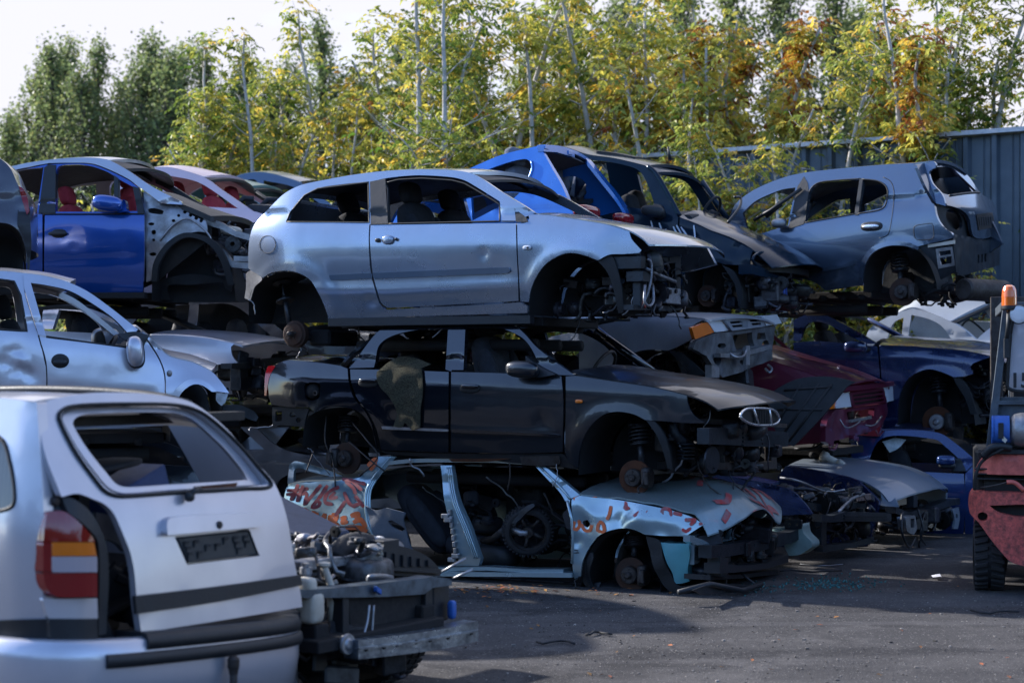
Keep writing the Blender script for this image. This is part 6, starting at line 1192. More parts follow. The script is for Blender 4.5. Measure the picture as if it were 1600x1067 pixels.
c.sheet('front_door_frame', PDB, [(77, 257, 1), (110, 256), (142, 257), (168, 266), (199, 281), (217, 294, 1), (225, 334, 1), (70, 334, 1)], [[(87, 331, 1), (89, 264), (113, 257.5), (142, 260), (168, 269), (178, 275, 1), (178, 331, 1)], [(185, 330, 1), (185, 280, 1), (209, 293, 1), (214, 330, 1)]], off=.004, th=.05)
c.sheet('pillar_trim', M['black'], [(69, 262, 1), (77, 257, 1), (87, 258, 1), (86, 333, 1), (60, 333, 1)], off=-.006, th=.05)
c.sheet('window_divider', M['black'], sharp((178, 274), (185, 279), (185, 332), (178, 332)), off=.0, th=.03); c.sheet('pillar_trim', M['black'], sharp((207, 291), (217, 294), (225, 333), (215, 333)), off=-.004, th=.03)
mb = MB(); hose(mb, c.fr, [(68, 334.5, -.004), (150, 334.5, -.004), (225, 334, -.004)], .006); mb.build('window_seal', M['seal'], c.root)
blob_px(c, 'handle_recess', M['seal'], 92, 365, 12, 7, .0, .012, .8, d); blob_px(c, 'door_handle', M['black'], 90, 365, 15.5, 3.4, -.02, .018, .7, d)
blob_px(c, 'door_mirror', PDB, 168, 317.5, 25, 12.5, -.13, .07, .75, rot=8); c.sheet('mirror_base', PDB, [(178, 318, 1), (194, 312), (198, 330, 1), (184, 332)], off=-.07, th=.07)
c.far_side(PSV, [(-60, 300, 1), (14, 262), (105, 248), (171, 251), (236, 291), (300, 325, 1), (340, 345), (388, 372, 1), (380, 420, 1), (223, 458, 1), (-60, 450, 1)], [[(-50, 329, 1), (14, 272), (66, 262, 1), (58, 330, 1)], [(87, 331, 1), (91, 262), (142, 258), (190, 280), (214, 330, 1)]], th=.05)
c.loft('roof', PSV, [(-30, 274), (14, 261), (52, 253), (105, 247), (147, 246.5), (170, 250)], crown=.06, th=.03, bow=.12)
c.loft('windscreen_header', M['black'], [(168, 250), (180, 255), (196, 264)], crown=.06, th=.03, bow=.12)
mb = MB(); add_loft(mb, c.fr, [(170, 251), (199, 266), (236, 291), (283, 316)], c.W, crown=0, u0=.955, u1=1, n=3, th=.06); mb.build('far_pillar', M['black'], c.root)
c.loft('scuttle', M['black'], [(240, 300), (270, 314), (300, 325), (330, 338)], crown=.05, th=.05, off=.04, bow=.1)
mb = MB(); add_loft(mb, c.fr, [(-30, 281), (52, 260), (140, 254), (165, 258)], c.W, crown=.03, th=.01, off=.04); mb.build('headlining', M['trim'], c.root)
c.sheet('dark_wing_backing', M['seal'], [(220, 300, 1), (280, 318, 1), (330, 345, 1), (330, 372, 1), (245, 440, 1), (224, 450, 1)], off=.16, th=.02, sp=.1)  # dark sheet added behind the inner wing so its holes read black
c.sheet('inner_wing', M['alu'], [(224, 298, 1), (252, 319, 1), (284, 321, 1), (297, 335), (322, 346, 1), (324, 362), (310, 362), (297, 364), (278, 368), (258, 384), (242, 410), (237, 436), (228, 441, 1), (227, 400)], [ellipse(288, 331, 3, 3, 8), ellipse(297, 336, 3, 3, 8), ellipse(306, 341, 3, 3, 8), ellipse(314, 345, 3, 3, 8), ellipse(240, 363, 4, 4, 8), ellipse(240, 375, 2.5, 2.5, 8), ellipse(271, 345, 3, 2.5, 8), ellipse(279, 337, 2.5, 2.5, 8), [(231, 327), (240, 325), (256, 330), (254, 335), (240, 334), (232, 332)], ellipse(236, 350, 5, 2.5, 8), ellipse(238, 397, 6, 3, 8)], off=.05, th=.02, wob=.03, sp=.04)
mb = MB(); hose(mb, c.fr, [(250, 376, .02), (268, 354, .01), (290, 342, .0), (306, 348, .01), (322, 362, .01), (330, 374, .03)], .010); mb.build('brake_pipe', M['alu'], c.root)
mb = MB(); bar(mb, c.fr, [(318, 338, 350), (345, 347, 358), (368, 361, 370), (390, 366, 376)], .12, .07); mb.build('wing_rail', M['alu'], c.root)
mb = MB(); bar(mb, c.fr, [(338, 382, 388), (350, 392, 404), (362, 408, 418), (390, 410, 420)], .06, .1); bar(mb, c.fr, [(365, 400, 408), (398, 401, 409)], .04, .12); mb.build('front_member', M['alu'], c.root)
c.sheet('wheel_arch_rim', M['liner'], [(236, 440, 1), (240, 410), (257, 383), (278, 367), (297, 363.5), (323, 370), (341, 383), (354, 406), (366, 445, 1), (356, 445, 1), (346, 412), (334, 390), (318, 377), (297, 371), (280, 375), (262, 390), (248, 414), (245, 440, 1)], off=.0, th=.05)
c.liner([(237, 470), (240, 412), (257, 385), (278, 369), (297, 365), (323, 372), (341, 385), (354, 408), (366, 446), (368, 470)], y1=.45)
c.sheet('liner_skirt', M['liner'], [(240, 438, 1), (300, 428), (364, 440, 1), (360, 455, 1), (350, 450), (346, 440), (300, 445), (262, 446), (264, 468, 1), (246, 468, 1)], off=.25, th=.03, wob=.05)
mb = MB(); x1, z1 = c.fr.loc(360, 370, .3); clutter(mb, c.fr, (x1 - .25, x1 + .28), (.2, 1.5), (z1 - .3, z1 + .12), 90, 111, (.04, .12), (.25, 1.4)); mb.build('engine_bay', M['parts'], c.root)
mb = MB(); mb.shade(2.2); P_ = c.fr.P(356, 362, .4); mb.blob(P_, c.fr.ux * .13, c.fr.uy * .12, c.fr.uz * .05, .7); mb.build('fluid_tank', M['white'], c.root)
zf = c.fr.loc(150, 440)[1]; rs_ = stuff('red_seat_cloth', (.33, .03, .045), .9, var=.3)
M['redseat'] = rs_
seat(c, c.fr.loc(165, 380)[0], 1.15, zf + .28, mat='redseat'); seat(c, c.fr.loc(110, 400)[0], .45, zf + .05, mat='redseat'); wheel_steer(c, (c.fr.loc(205, 330)[0], 1.25, c.fr.loc(205, 318)[1]), .18)
c.floor(-60, 230, 462, .12)
mb = MB(); c.box(mb, (-60, 458), (226, 466), .05, .14); mb.build('sill', M['under'], c.root)

# ================================================================== top left corner: dark car, only its tail in the picture
PK = paint('charcoal_paint', (.055, .06, .08), .5, .26, .8, .4, dust=.3, chips=.3)
c = Car('dark_hatchback', 'dark charcoal hatchback at the far left, torn rear corner and red tail light', 20, 13.2, 18, 1.62, 425, [(-60, 330), (45, 322)], tum=.30, bar=.05, ends=(None, (30, 330), .3), dents=[(8, 320, .06, .02), (36, 330, .05, .02)])
c.sheet('body_side', PK, [(-150, 300, 1), (-120, 262), (-60, 236), (-20, 240), (0, 248), (16, 263), (28, 289), (40, 310), (45, 336), (43, 347), (46, 384), (45, 405, 1), (40, 412), (41, 396), (33, 368), (20, 353), (0, 348), (-22, 352), (-40, 368), (-50, 400), (-52, 420, 1), (-150, 420, 1)], [[(-130, 300, 1), (-110, 268), (-60, 250), (-22, 254), (-6, 275), (-8, 300, 1)]], th=.05, wob=.012)
c.sheet('torn_bumper', M['black'], [(28, 326, 1), (46, 324), (47, 345), (49, 384), (46, 420, 1), (43, 424, 1), (42, 397), (36, 370), (28, 352)], off=-.02, th=.04, wob=.05)
c.sheet('tail_light', M['red_lens'], [(29, 291, 1), (34, 293), (42, 306), (46, 330, 1), (42, 336, 1), (36, 318)], off=-.012, th=.06)
c.far_side(PK, [(-150, 300, 1), (-60, 236), (0, 248), (45, 336), (45, 405, 1), (-150, 420, 1)], [[(-130, 300, 1), (-60, 250), (-22, 254), (-8, 300, 1)]], th=.05)
c.loft('roof', PK, [(-130, 268), (-90, 246), (-60, 236), (-20, 240)], crown=.05, th=.03)
c.loft('tailgate', PK, [(0, 248), (16, 263), (28, 289), (42, 312), (45, 336), (46, 384)], crown=0, th=.03, bend=lambda t, u, x, y, z: (x + .1 * (1 - u * u), y, z))
c.loft('front_panel', PK, [(-128, 268), (-148, 296), (-152, 350), (-150, 420)], crown=0, th=.03)
c.liner([(-52, 428), (-50, 398), (-40, 370), (-22, 354), (0, 350), (20, 355), (33, 370), (40, 397), (41, 425)], y1=.5); c.floor(-150, 42, 425, .1)

# ================================================================== left, middle level: small silver hatchback with dented quarter
PS3 = paint('pale_silver_paint', (.46, .47, .535), .6, .27, .9, .1, dust=.2, chips=.15)
c = Car('small_silver_hatchback', 'small pale silver hatchback with dented rear quarter and drooping mirror, on the left stack', 150, 11.6, 18, 1.6, 700,
        [(0, 516), (72, 527), (198, 543), (340, 600)], tum=.33, bar=.05, ends=(None, (310, 600), .2), arches=[(302, 655, 56, .014)], dents=[(12, 556, .07, .03), (48, 584, .05, .02), (10, 545, .04, -.015)], creases=[([(-20, 552), (30, 560), (62, 584)], .022, .022), ([(0, 590), (58, 566)], -.016, .03), ([(74, 590), (180, 605), (260, 600)], .005, .05)])
corsa = c
c.sheet('body_side', PS3, [(-170, 520, 1), (-150, 460), (-80, 428), (0, 424), (35, 427), (72, 432), (109, 442), (138, 456), (173, 481), (216, 515, 1), (203, 522, 1), (178, 497), (144, 472), (109, 452.5), (72, 443.5), (48, 440, 1), (43, 437), (38, 455), (58, 520), (71, 570), (72, 660, 1), (-60, 660, 1), (-70, 620), (-100, 600), (-140, 620), (-160, 660, 1), (-170, 600, 1)], [[(-60, 505, 1), (-50, 455), (0, 437), (22, 440), (32, 462), (42, 518, 1), (0, 515)]], th=.05, wob=.004)
d = c.sheet('door', PS3, [(61, 525, 1), (72, 528), (130, 535), (198, 544, 1), (206, 524, 1), (220, 519, 1), (246, 558), (256, 585), (257, 620), (256, 660, 1), (74, 660, 1), (73, 570)], th=.03, wob=.003)
c.sheet('door_frame', PS3, [(36, 429, 1), (72, 434), (109, 444), (138, 458), (173, 483), (214, 517, 1), (203, 524, 1), (178, 498), (144, 474), (109, 454.5), (72, 445.5), (48, 442, 1), (72, 525, 1), (60, 523, 1), (39, 455)], off=-.012, th=.05)
mb = MB()
for o_ in ([(48, 441), (72, 444.5), (109, 453.5), (144, 473), (178, 498), (203, 523), (198, 543)], [(72, 526), (130, 534), (198, 543)], [(-50, 455), (0, 437), (22, 440), (32, 462), (42, 518), (0, 515), (-60, 505)]): mb.tube([c.fr.SP(*p, .004) for p in curve([(*q, 1) for q in o_], 8, False)], .009, 6)
mb.tube([c.fr.SP(*p, .002) for p in curve([(60, 524), (72, 572), (73, 600), (73, 660)], 6, False)], .006, 5); mb.build('window_seal', M['seal'], c.root)
c.sheet('front_wing', PS3, [(224, 520, 1), (240, 533), (263, 556), (302, 567), (331, 581), (345, 596), (358, 614, 1), (350, 613), (336, 611, 1), (325, 600), (308, 592), (291, 596), (276, 608), (268, 625), (266, 660, 1), (259, 660, 1), (259, 620), (258, 584), (248, 557)], wob=.004)
c.sheet('wheel_arch_trim', PS3, [(265, 660, 1), (267, 625), (275, 608), (290, 595), (308, 591), (326, 599), (338, 612, 1), (331, 612, 1), (318, 603), (305, 600), (293, 605), (282, 616), (276, 632), (274, 660, 1)], off=-.02, th=.03)
c.far_side(PS3, [(-170, 520, 1), (-150, 460), (0, 424), (72, 432), (138, 456), (216, 515), (302, 567), (345, 596, 1), (336, 620, 1), (300, 600), (266, 660, 1), (-170, 660, 1)], [[(-60, 505, 1), (0, 437), (26, 440), (42, 518, 1)], [(62, 522, 1), (52, 441, 1), (109, 453), (178, 497), (198, 540, 1)]], th=.05)
c.loft('roof', PS3, [(-100, 434), (-50, 426), (0, 423), (35, 426), (72, 431), (109, 441)], crown=.05, th=.03, bow=.08)
c.loft('bonnet', PS3, [(222, 517), (240, 531), (263, 554), (302, 565), (330, 579)], crown=.06, bow=.12, th=.015)
mb = MB(); add_loft(mb, c.fr, [(105, 440), (138, 456), (173, 481), (216, 515)], c.W, crown=0, u0=.96, u1=1, n=3, th=.05); mb.build('far_pillar', PS3, c.root)
c.loft('tail_panel', PS3, [(-160, 660), (-172, 580), (-155, 470), (-110, 436)], crown=0, th=.03, bend=lambda t, u, x, y, z: (x - .1 * (1 - u * u), y, z))
blob_px(c, 'handle_recess', M['seal'], 94, 564, 13, 11.5, -.002, .012, 1, d); blob_px(c, 'door_handle', M['black'], 94, 566, 10, 4.5, -.016, .014, .8, d); blob_px(c, 'side_repeater', M['alu'], 265, 583, 4, 5, -.008, .012, .9)
c.sheet('mirror_base', M['black'], [(183, 522, 1), (210, 518), (234, 524, 1), (228, 534), (222, 548, 1), (212, 530), (194, 530)], off=-.05, th=.05)
blob_px(c, 'door_mirror', PS3, 211, 549, 12.5, 24, -.14, .07, .75, rot=-6); blob_px(c, 'mirror_shell', M['black'], 212, 552, 13.5, 24, -.11, .06, .75, rot=-6)
mb = MB(); P_ = c.fr.P(165, 530, 1.62); mb.blob(P_, c.fr.ux * .11, c.fr.uy * .05, c.fr.uz * .09, .7); mb.build('door_mirror', M['alu'], c.root); mb = MB(); mb.blob(P_ + c.fr.uy * -.035, c.fr.ux * .09, c.fr.uy * .03, c.fr.uz * .07, .7); mb.build('mirror_shell', M['seal'], c.root)
c.sheet('headlamp_mount', M['alu'], [(338, 613, 1), (356, 615, 1), (352, 628), (346, 634, 1), (338, 626)], off=.02, th=.05, wob=.01)
c.sheet('loose_wheel_liner', M['steel'], [(345, 634, 1), (370, 632), (396, 642), (404, 652, 1), (400, 658), (380, 652), (350, 650, 1)], off=.12, th=.03, wob=.04)
c.liner([(266, 690), (267, 627), (276, 610), (291, 598), (308, 593), (326, 601), (338, 614), (344, 640), (346, 690)], y1=.5)
zf = c.fr.loc(100, 640)[1]; dash(c, c.fr.loc(175, 545)[0], c.fr.loc(230, 545)[0], .1, 1.5, zf, c.fr.loc(200, 541)[1]); seat(c, c.fr.loc(60, 600)[0], 1.15, zf - .05); wheel_steer(c, (c.fr.loc(170, 540)[0], .45, c.fr.loc(160, 560)[1]), .18)
c.floor(-170, 262, 690, .1)

# ================================================================== left, middle level behind: silver saloon bonnet
c = Car('silver_saloon', 'silver saloon behind the small silver hatchback, bonnet and empty headlight socket showing', 300, 14.9, -13, 1.66, 690, [(60, 512), (236, 520), (380, 534)], tum=.33, bar=.05, ends=(None, (350, 545), .2))
c.sheet('front_wing', PS3, [(232, 524, 1), (270, 524), (320, 528), (366, 537, 1), (361, 542), (363, 556), (372, 568, 1), (345, 569), (313, 573), (296, 577), (280, 590), (270, 620, 1), (236, 620, 1)])
c.loft('bonnet', PS3, [(234, 522), (270, 522), (320, 526), (366, 535), (380, 540)], crown=.055, bow=.10, th=.02)
c.sheet('door_side', PS3, [(30, 515, 1), (230, 524, 1), (234, 620, 1), (30, 620, 1)], th=.04)
c.sheet('window_frame', PS3, [(66, 514, 1), (68, 484), (85, 478), (130, 480), (175, 497), (232, 524, 1), (222, 524, 1), (170, 502), (130, 488), (92, 484, 1), (82, 514, 1)], off=.02, th=.05)
c.loft('roof', M['under'], [(40, 482), (85, 477), (130, 479)], crown=.03, th=.03)
mb = MB(); pil(mb, c, (130, 480), (232, 524), .03, .05); mb.build('far_pillar', M['black'], c.root)
f = c.front(372, 550); mb = MB(); bar(mb, f, [(362, 568, 576), (390, 566, 576), (430, 560, 570), (470, 555, 565)], -.04, .1); fbox(mb, f, (376, 566, 388, 610), .0, .1); bar(mb, f, [(376, 590, 606), (420, 586, 602), (470, 580, 596)], .0, .08); mb.build('front_carrier', M['steel'], c.root)
mb = MB(); x1, z1 = c.fr.loc(385, 590, .2); clutter(mb, c.fr, (x1 - .3, x1 + .12), (.15, 1.5), (z1 - .15, z1 + .22), 50, 121, (.04, .12), (.15, .9)); mb.build('engine_bay', M['parts'], c.root)
c.far_side(PS3, [(30, 515, 1), (232, 524), (366, 537, 1), (360, 570, 1), (300, 620, 1), (30, 620, 1)], th=.05)
c.floor(30, 370, 640, .1); seat(c, c.fr.loc(110, 580)[0], .5, c.fr.loc(110, 600)[1])
# dark wreck at the foot of the left stack
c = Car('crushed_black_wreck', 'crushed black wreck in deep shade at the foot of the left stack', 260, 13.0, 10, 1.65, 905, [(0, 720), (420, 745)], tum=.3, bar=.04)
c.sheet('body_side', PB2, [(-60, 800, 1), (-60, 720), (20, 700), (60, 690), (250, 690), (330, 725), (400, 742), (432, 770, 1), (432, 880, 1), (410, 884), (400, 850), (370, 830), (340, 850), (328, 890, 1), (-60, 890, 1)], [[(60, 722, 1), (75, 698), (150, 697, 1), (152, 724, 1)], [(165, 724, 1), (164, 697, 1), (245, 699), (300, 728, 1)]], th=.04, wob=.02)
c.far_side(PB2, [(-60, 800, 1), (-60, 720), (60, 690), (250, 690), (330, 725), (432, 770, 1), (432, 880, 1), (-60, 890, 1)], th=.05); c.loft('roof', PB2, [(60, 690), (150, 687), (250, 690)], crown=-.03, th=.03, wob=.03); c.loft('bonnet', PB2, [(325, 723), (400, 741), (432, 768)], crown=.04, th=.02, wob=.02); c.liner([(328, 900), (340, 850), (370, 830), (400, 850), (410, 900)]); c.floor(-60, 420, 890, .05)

# ================================================================== behind the minivan: roofs of three more shells
PRD = paint('sunlit_red_paint', (.62, .46, .50), .2, .3, .8, .2, dust=.6, dirtc=(.42, .36, .38)); PGN = paint('sea_green_paint', (.12, .24, .24), .3, .35, .6, .3)  # sunlit paleness is put into the red shell's paint and dust colours
for nm, lb, pm, px, Y, o_, s_ in (('pale_red_hatchback', 'red car shell painted sunlit pale, with bare windscreen frame, behind the silver minivan', PRD, 330, 18.0, 0, 1.0), ('green_hatchback', 'sea green car shell behind the pale red one, curved roof edge showing', PGN, 400, 20.6, 66, .85), ('grey_roof_shell', 'grey car shell whose roof shows left of the silver hatchback', PG, 470, 22.5, 150, .8)):
    c = Car(nm, lb, px, Y, -12, 1.6, 430, [(200 + o_, 322), (430 + o_, 340)], tum=.3, bar=.03)
    dy = 0 if o_ == 0 else (16 if o_ == 66 else 8); sh = lambda l: [(p[0] + o_, p[1] + dy, *p[2:]) for p in l]
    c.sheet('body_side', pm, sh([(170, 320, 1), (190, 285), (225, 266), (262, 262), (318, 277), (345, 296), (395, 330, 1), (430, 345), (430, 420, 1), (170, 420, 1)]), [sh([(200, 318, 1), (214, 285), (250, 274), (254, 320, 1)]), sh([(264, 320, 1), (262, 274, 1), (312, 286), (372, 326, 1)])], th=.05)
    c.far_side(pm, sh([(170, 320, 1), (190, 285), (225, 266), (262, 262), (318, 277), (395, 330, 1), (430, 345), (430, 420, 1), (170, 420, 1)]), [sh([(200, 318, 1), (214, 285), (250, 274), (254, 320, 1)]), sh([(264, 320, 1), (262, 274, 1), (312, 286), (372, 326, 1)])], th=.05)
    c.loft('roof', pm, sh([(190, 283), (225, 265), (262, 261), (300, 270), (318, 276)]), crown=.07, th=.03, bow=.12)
    c.loft('windscreen_header', M['black'], sh([(316, 276), (326, 282)]), crown=.07, th=.03, bow=.12); mb = MB(); pil(mb, c, (322 + o_, 280 + dy), (395 + o_, 330 + dy), .035, .02); mb.build('far_pillar', M['black'], c.root)
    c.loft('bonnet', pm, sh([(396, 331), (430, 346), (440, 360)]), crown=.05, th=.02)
    x_, z_ = c.fr.loc(330 + o_, 340 + dy); seat(c, x_, .45, z_ - .42, mat='redseat' if o_ == 0 else 'fabric'); seat(c, x_, 1.1, z_ - .42, mat='redseat' if o_ == 0 else 'fabric'); seat(c, c.fr.loc(275 + o_, 340)[0], .5, z_ - .42, mat='redseat' if o_ == 0 else 'fabric')
    mb = MB(); mb.shade(2); a, b = c.fr.loc(352 + o_, 318 + dy); mb.tube([c.fr.pt(a, .3, b), c.fr.pt(a + .08, .34, b + .09), c.fr.pt(a + .18, .36, b + .08)], .03, 8); mb.tube([c.fr.pt(a + .2, .5, b), c.fr.pt(a + .28, .54, b + .09), c.fr.pt(a + .38, .56, b + .08)], .03, 8); dash(c, a, a + .5, .1, 1.5, b - .3, b - .02); mb.build('wiper_motor', M['trim'], c.root)
    c.floor(170 + o_, 430 + o_, 420, .1)
# ================================================================== second row of wrecks in the shade behind, seen in the gaps between the cars
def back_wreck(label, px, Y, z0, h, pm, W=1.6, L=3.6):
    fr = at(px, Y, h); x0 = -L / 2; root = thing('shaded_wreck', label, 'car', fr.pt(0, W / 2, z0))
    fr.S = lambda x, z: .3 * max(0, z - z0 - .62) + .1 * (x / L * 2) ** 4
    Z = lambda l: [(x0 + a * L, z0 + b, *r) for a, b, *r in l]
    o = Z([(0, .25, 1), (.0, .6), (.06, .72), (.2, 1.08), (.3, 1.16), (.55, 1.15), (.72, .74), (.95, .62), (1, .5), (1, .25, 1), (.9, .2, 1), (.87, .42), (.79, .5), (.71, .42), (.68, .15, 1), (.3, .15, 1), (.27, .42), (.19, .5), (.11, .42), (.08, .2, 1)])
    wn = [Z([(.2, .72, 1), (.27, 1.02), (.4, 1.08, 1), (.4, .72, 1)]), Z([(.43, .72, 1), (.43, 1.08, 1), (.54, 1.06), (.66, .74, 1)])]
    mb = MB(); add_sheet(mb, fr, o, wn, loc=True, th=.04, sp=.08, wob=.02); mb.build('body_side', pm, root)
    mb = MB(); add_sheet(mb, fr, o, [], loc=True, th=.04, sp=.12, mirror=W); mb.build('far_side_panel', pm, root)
    def strip(name, pts, cr_, m):
        mb = MB(); n = 10; vs = []
        for a, b in pts:
            for k in range(n + 1):
                u = 2 * k / n - 1; x = x0 + a * L; z = z0 + b; y0 = fr.S(x, z); vs.append(fr.pt(x, y0 + (W - 2 * y0) * k / n, z + cr_ * (1 - u * u) + .02 * noise.noise(Vector((x * 3, u * 3, px)))))
        mb.add(vs, [(i * (n + 1) + k, (i + 1) * (n + 1) + k, (i + 1) * (n + 1) + k + 1, i * (n + 1) + k + 1) for i in range(len(pts) - 1) for k in range(n)]); mb.build(name, m, root)
    strip('roof', [(.22, 1.1), (.3, 1.16), (.42, 1.165), (.55, 1.15)], .04, pm); strip('bonnet', [(.72, .74), (.85, .68), (.95, .62), (1.0, .5)], .04, pm); strip('boot', [(0, .3), (0, .6), (.06, .72), (.14, .9)], .03, pm)
    mb = MB(); boxl(mb, fr, x0 + .2, x0 + L - .2, .08, W - .08, z0 + .08, z0 + .2, .1); mb.build('floor_pan', M['under'], root)
    mb = MB(); boxl(mb, fr, x0 + L * .68, x0 + L * .72, .1, W - .1, z0 + .2, z0 + .74, .1); mb.build('dashboard', M['trim'], root)
    mb = MB(); mb.shade(.8)
    for q in (.35, .52):
        for y in (.3, 1.0): mb = MB(); mb.blob(fr.pt(x0 + L * q, y + .15, z0 + .55), fr.ux * .1, fr.uy * .22, fr.uz * .38, .6); mb.build('seat', M['trim'], root)
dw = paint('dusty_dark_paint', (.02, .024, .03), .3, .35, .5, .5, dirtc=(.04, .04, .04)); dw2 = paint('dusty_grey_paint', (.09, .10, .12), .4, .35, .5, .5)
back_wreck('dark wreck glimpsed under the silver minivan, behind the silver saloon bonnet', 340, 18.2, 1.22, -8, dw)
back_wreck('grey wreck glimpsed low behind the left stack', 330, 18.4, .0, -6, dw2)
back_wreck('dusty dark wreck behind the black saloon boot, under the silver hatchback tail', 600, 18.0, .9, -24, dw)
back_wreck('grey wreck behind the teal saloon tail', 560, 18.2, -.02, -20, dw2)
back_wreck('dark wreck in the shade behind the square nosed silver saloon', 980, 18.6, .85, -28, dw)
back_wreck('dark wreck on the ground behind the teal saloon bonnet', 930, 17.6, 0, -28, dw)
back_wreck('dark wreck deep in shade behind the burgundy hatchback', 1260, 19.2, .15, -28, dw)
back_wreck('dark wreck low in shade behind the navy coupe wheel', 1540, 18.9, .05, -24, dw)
# ================================================================== bottom right: navy wreck without nose
c = Car('navy_wreck', 'navy wreck with bared crash beam and pale washer bottle, low beside the teal saloon', 1200, 14.0, -32, 1.6, 895, [(1100, 745), (1269, 800)], tum=.25, bar=.03)
c.sheet('front_wing', PD, [(1100, 760, 1), (1120, 742), (1170, 750), (1232, 764), (1256, 784), (1270, 803, 1), (1245, 804), (1219, 805, 1), (1180, 800), (1150, 830, 1), (1100, 840, 1)], wob=.008)
c.loft('inner_bonnet_edge', PD, [(1120, 741), (1170, 749), (1205, 756)], crown=.03, u0=0, u1=.12, n=4, th=.02)
f = c.front(1270, 806); mb = MB(); bar(mb, f, [(1284, 803, 815), (1300, 806, 816), (1322, 799, 814), (1387, 801, 815), (1393, 803, 814)], -.14, .08); bar(mb, f, [(1320, 804, 806.5), (1386, 805, 807.5)], -.152, .02); bar(mb, f, [(1320, 809, 811), (1386, 809.5, 811.5)], -.152, .02); mb.build('crash_beam', M['steel'], c.root)
mb = MB(); bar(mb, f, [(1262, 784, 796), (1300, 790, 800), (1340, 784, 794), (1400, 788, 796)], .1, .08); fbox(mb, f, (1316, 770, 1326, 800), .1, .18); fbox(mb, f, (1336, 762, 1350, 800), .14, .2); bar(mb, f, [(1286, 852, 862), (1330, 848, 856), (1366, 838, 848)], .0, .08); fbox(mb, f, (1340, 815, 1352, 850), .05, .12); fbox(mb, f, (1284, 815, 1292, 856), .02, .12); mb.build('radiator_support', M['steel'], c.root)
c.sheet('washer_bottle', stuff('pale_green_plastic', (.30, .42, .40), .5, var=.5, scale=8), [(1228, 829, 1), (1253, 818, 1), (1256, 834), (1268, 846), (1269, 854, 1), (1250, 866), (1232, 868, 1), (1226, 850)], off=.0, th=.16, wob=.02)
c.sheet('lamp_bracket', M['steel'], sharp((1226, 812), (1252, 812), (1252, 826), (1226, 828)), [ellipse(1234, 819, 2.5, 2.5, 8), ellipse(1245, 819, 2.5, 2.5, 8)], off=-.02, th=.03)
mb = MB(); x1, z1 = c.fr.loc(1270, 830, .2); clutter(mb, c.fr, (x1 - .55, x1 + .1), (.2, 1.45), (.15, z1 + .3), 120, 131, (.04, .13), (.2, 1.0)); mb.build('engine_bay', M['parts'], c.root)
mb = MB(); hose(mb, f, [(1220, 746, .3), (1250, 752, .1), (1290, 768, .2), (1320, 765, .1)], .01); hose(mb, f, [(1310, 800, -.1), (1330, 780, -.05), (1350, 772, 0)], .014); mb.build('loose_cable', M['alu'], c.root)
c.far_side(PD, [(1100, 760, 1), (1120, 742), (1232, 764), (1270, 803, 1), (1250, 880, 1), (1100, 890, 1)], th=.05); c.floor(1000, 1250, 885, .08)
mb = MB(); add_loft(mb, c.fr, [(1060, 700), (1100, 738)], c.W, crown=.02, u0=0, u1=.05, n=3, th=.04); mb.build('windscreen_pillar', PD, c.root)
# propped open bonnet above it
c.fr2 = Frame(c.fr.O + c.fr.uy * .9, -30)
mb = MB(); fr2 = at(1265, 15.0, -34)
hood_o = [(1193, 623, 1), (1216, 606), (1246, 592), (1280, 588), (1310, 590), (1337, 597, 1), (1324, 604), (1303, 630), (1272, 664), (1240, 697, 1), (1224, 690), (1205, 660)]
fr2.S = lambda x, z: .12 * math.sin(x * 2) + .35 * (z - fr2.loc(1265, 640)[1])
add_sheet(mb, fr2, hood_o, off=0, th=.02, wob=.01); o = mb.build('open_bonnet', M['seal'], c.root)
mb = MB()
for a, b in (((1300, 600), (1232, 690)), ((1280, 600), (1222, 680)), ((1252, 600), (1212, 664)), ((1225, 610), (1300, 604)), ((1215, 640), (1285, 640))): mb.tube([fr2.SP(*a, -.002), fr2.SP((a[0] + b[0]) / 2, (a[1] + b[1]) / 2, -.004), fr2.SP(*b, -.002)], .012, 6)
mb.build('bonnet_rib', M['seal'], o)

# ================================================================== bottom right: silver bonnet wreck
c = Car('silver_bonnet_wreck', 'wreck with dull silver bonnet and empty headlight socket, on the ground beside the navy wreck', 1350, 15.3, -33, 1.6, 870, [(1200, 730), (1400, 792)], tum=.25, bar=.03)
PS4 = paint('dull_silver_blue_paint', (.20, .25, .31), .5, .38, .5, .35, dust=.3)
c.loft('bonnet', PS4, [(1221, 733), (1260, 736), (1311, 742), (1350, 752), (1376, 768), (1389, 784)], crown=lambda t: .085, bow=.16, th=.015, wob=.006, n=30)
c.sheet('front_wing', PS4, [(1376, 770, 1), (1389, 785), (1398, 778), (1404, 792, 1), (1380, 790), (1350, 786), (1320, 782, 1), (1340, 776), (1376, 784)], off=.0, th=.02)
c.sheet('side_frame', PB2, [(1150, 740, 1), (1221, 738, 1), (1311, 748), (1350, 758), (1376, 778, 1), (1340, 780), (1300, 790, 1), (1280, 850, 1), (1150, 860, 1)], off=.05, th=.03)
f = c.front(1400, 795); mb = MB(); bar(mb, f, [(1400, 792, 802), (1420, 800, 810), (1460, 790, 800), (1486, 780, 790), (1500, 778, 788)], .0, .1); fbox(mb, f, (1428, 774, 1434, 792), -.05, .02); mb.build('front_carrier', M['steel'], c.root)
sheet('corner_bracket', PS4, c.root, f, [(1488, 796, 1), (1498, 792, 1), (1500, 808), (1497, 826, 1), (1490, 826, 1), (1492, 812)], [ellipse(1495, 806, 1.8, 4, 8)], off=-.06, th=.02)
mb = MB(); mb.shade(3.2, (.9, 1, 1)); sheet('lamp_unit', M['alu'], c.root, f, [(1415, 808, 1), (1430, 805, 1), (1433, 826), (1428, 835, 1), (1418, 830)], [rect(1423, 810, 1429, 824)], off=-.08, th=.08)
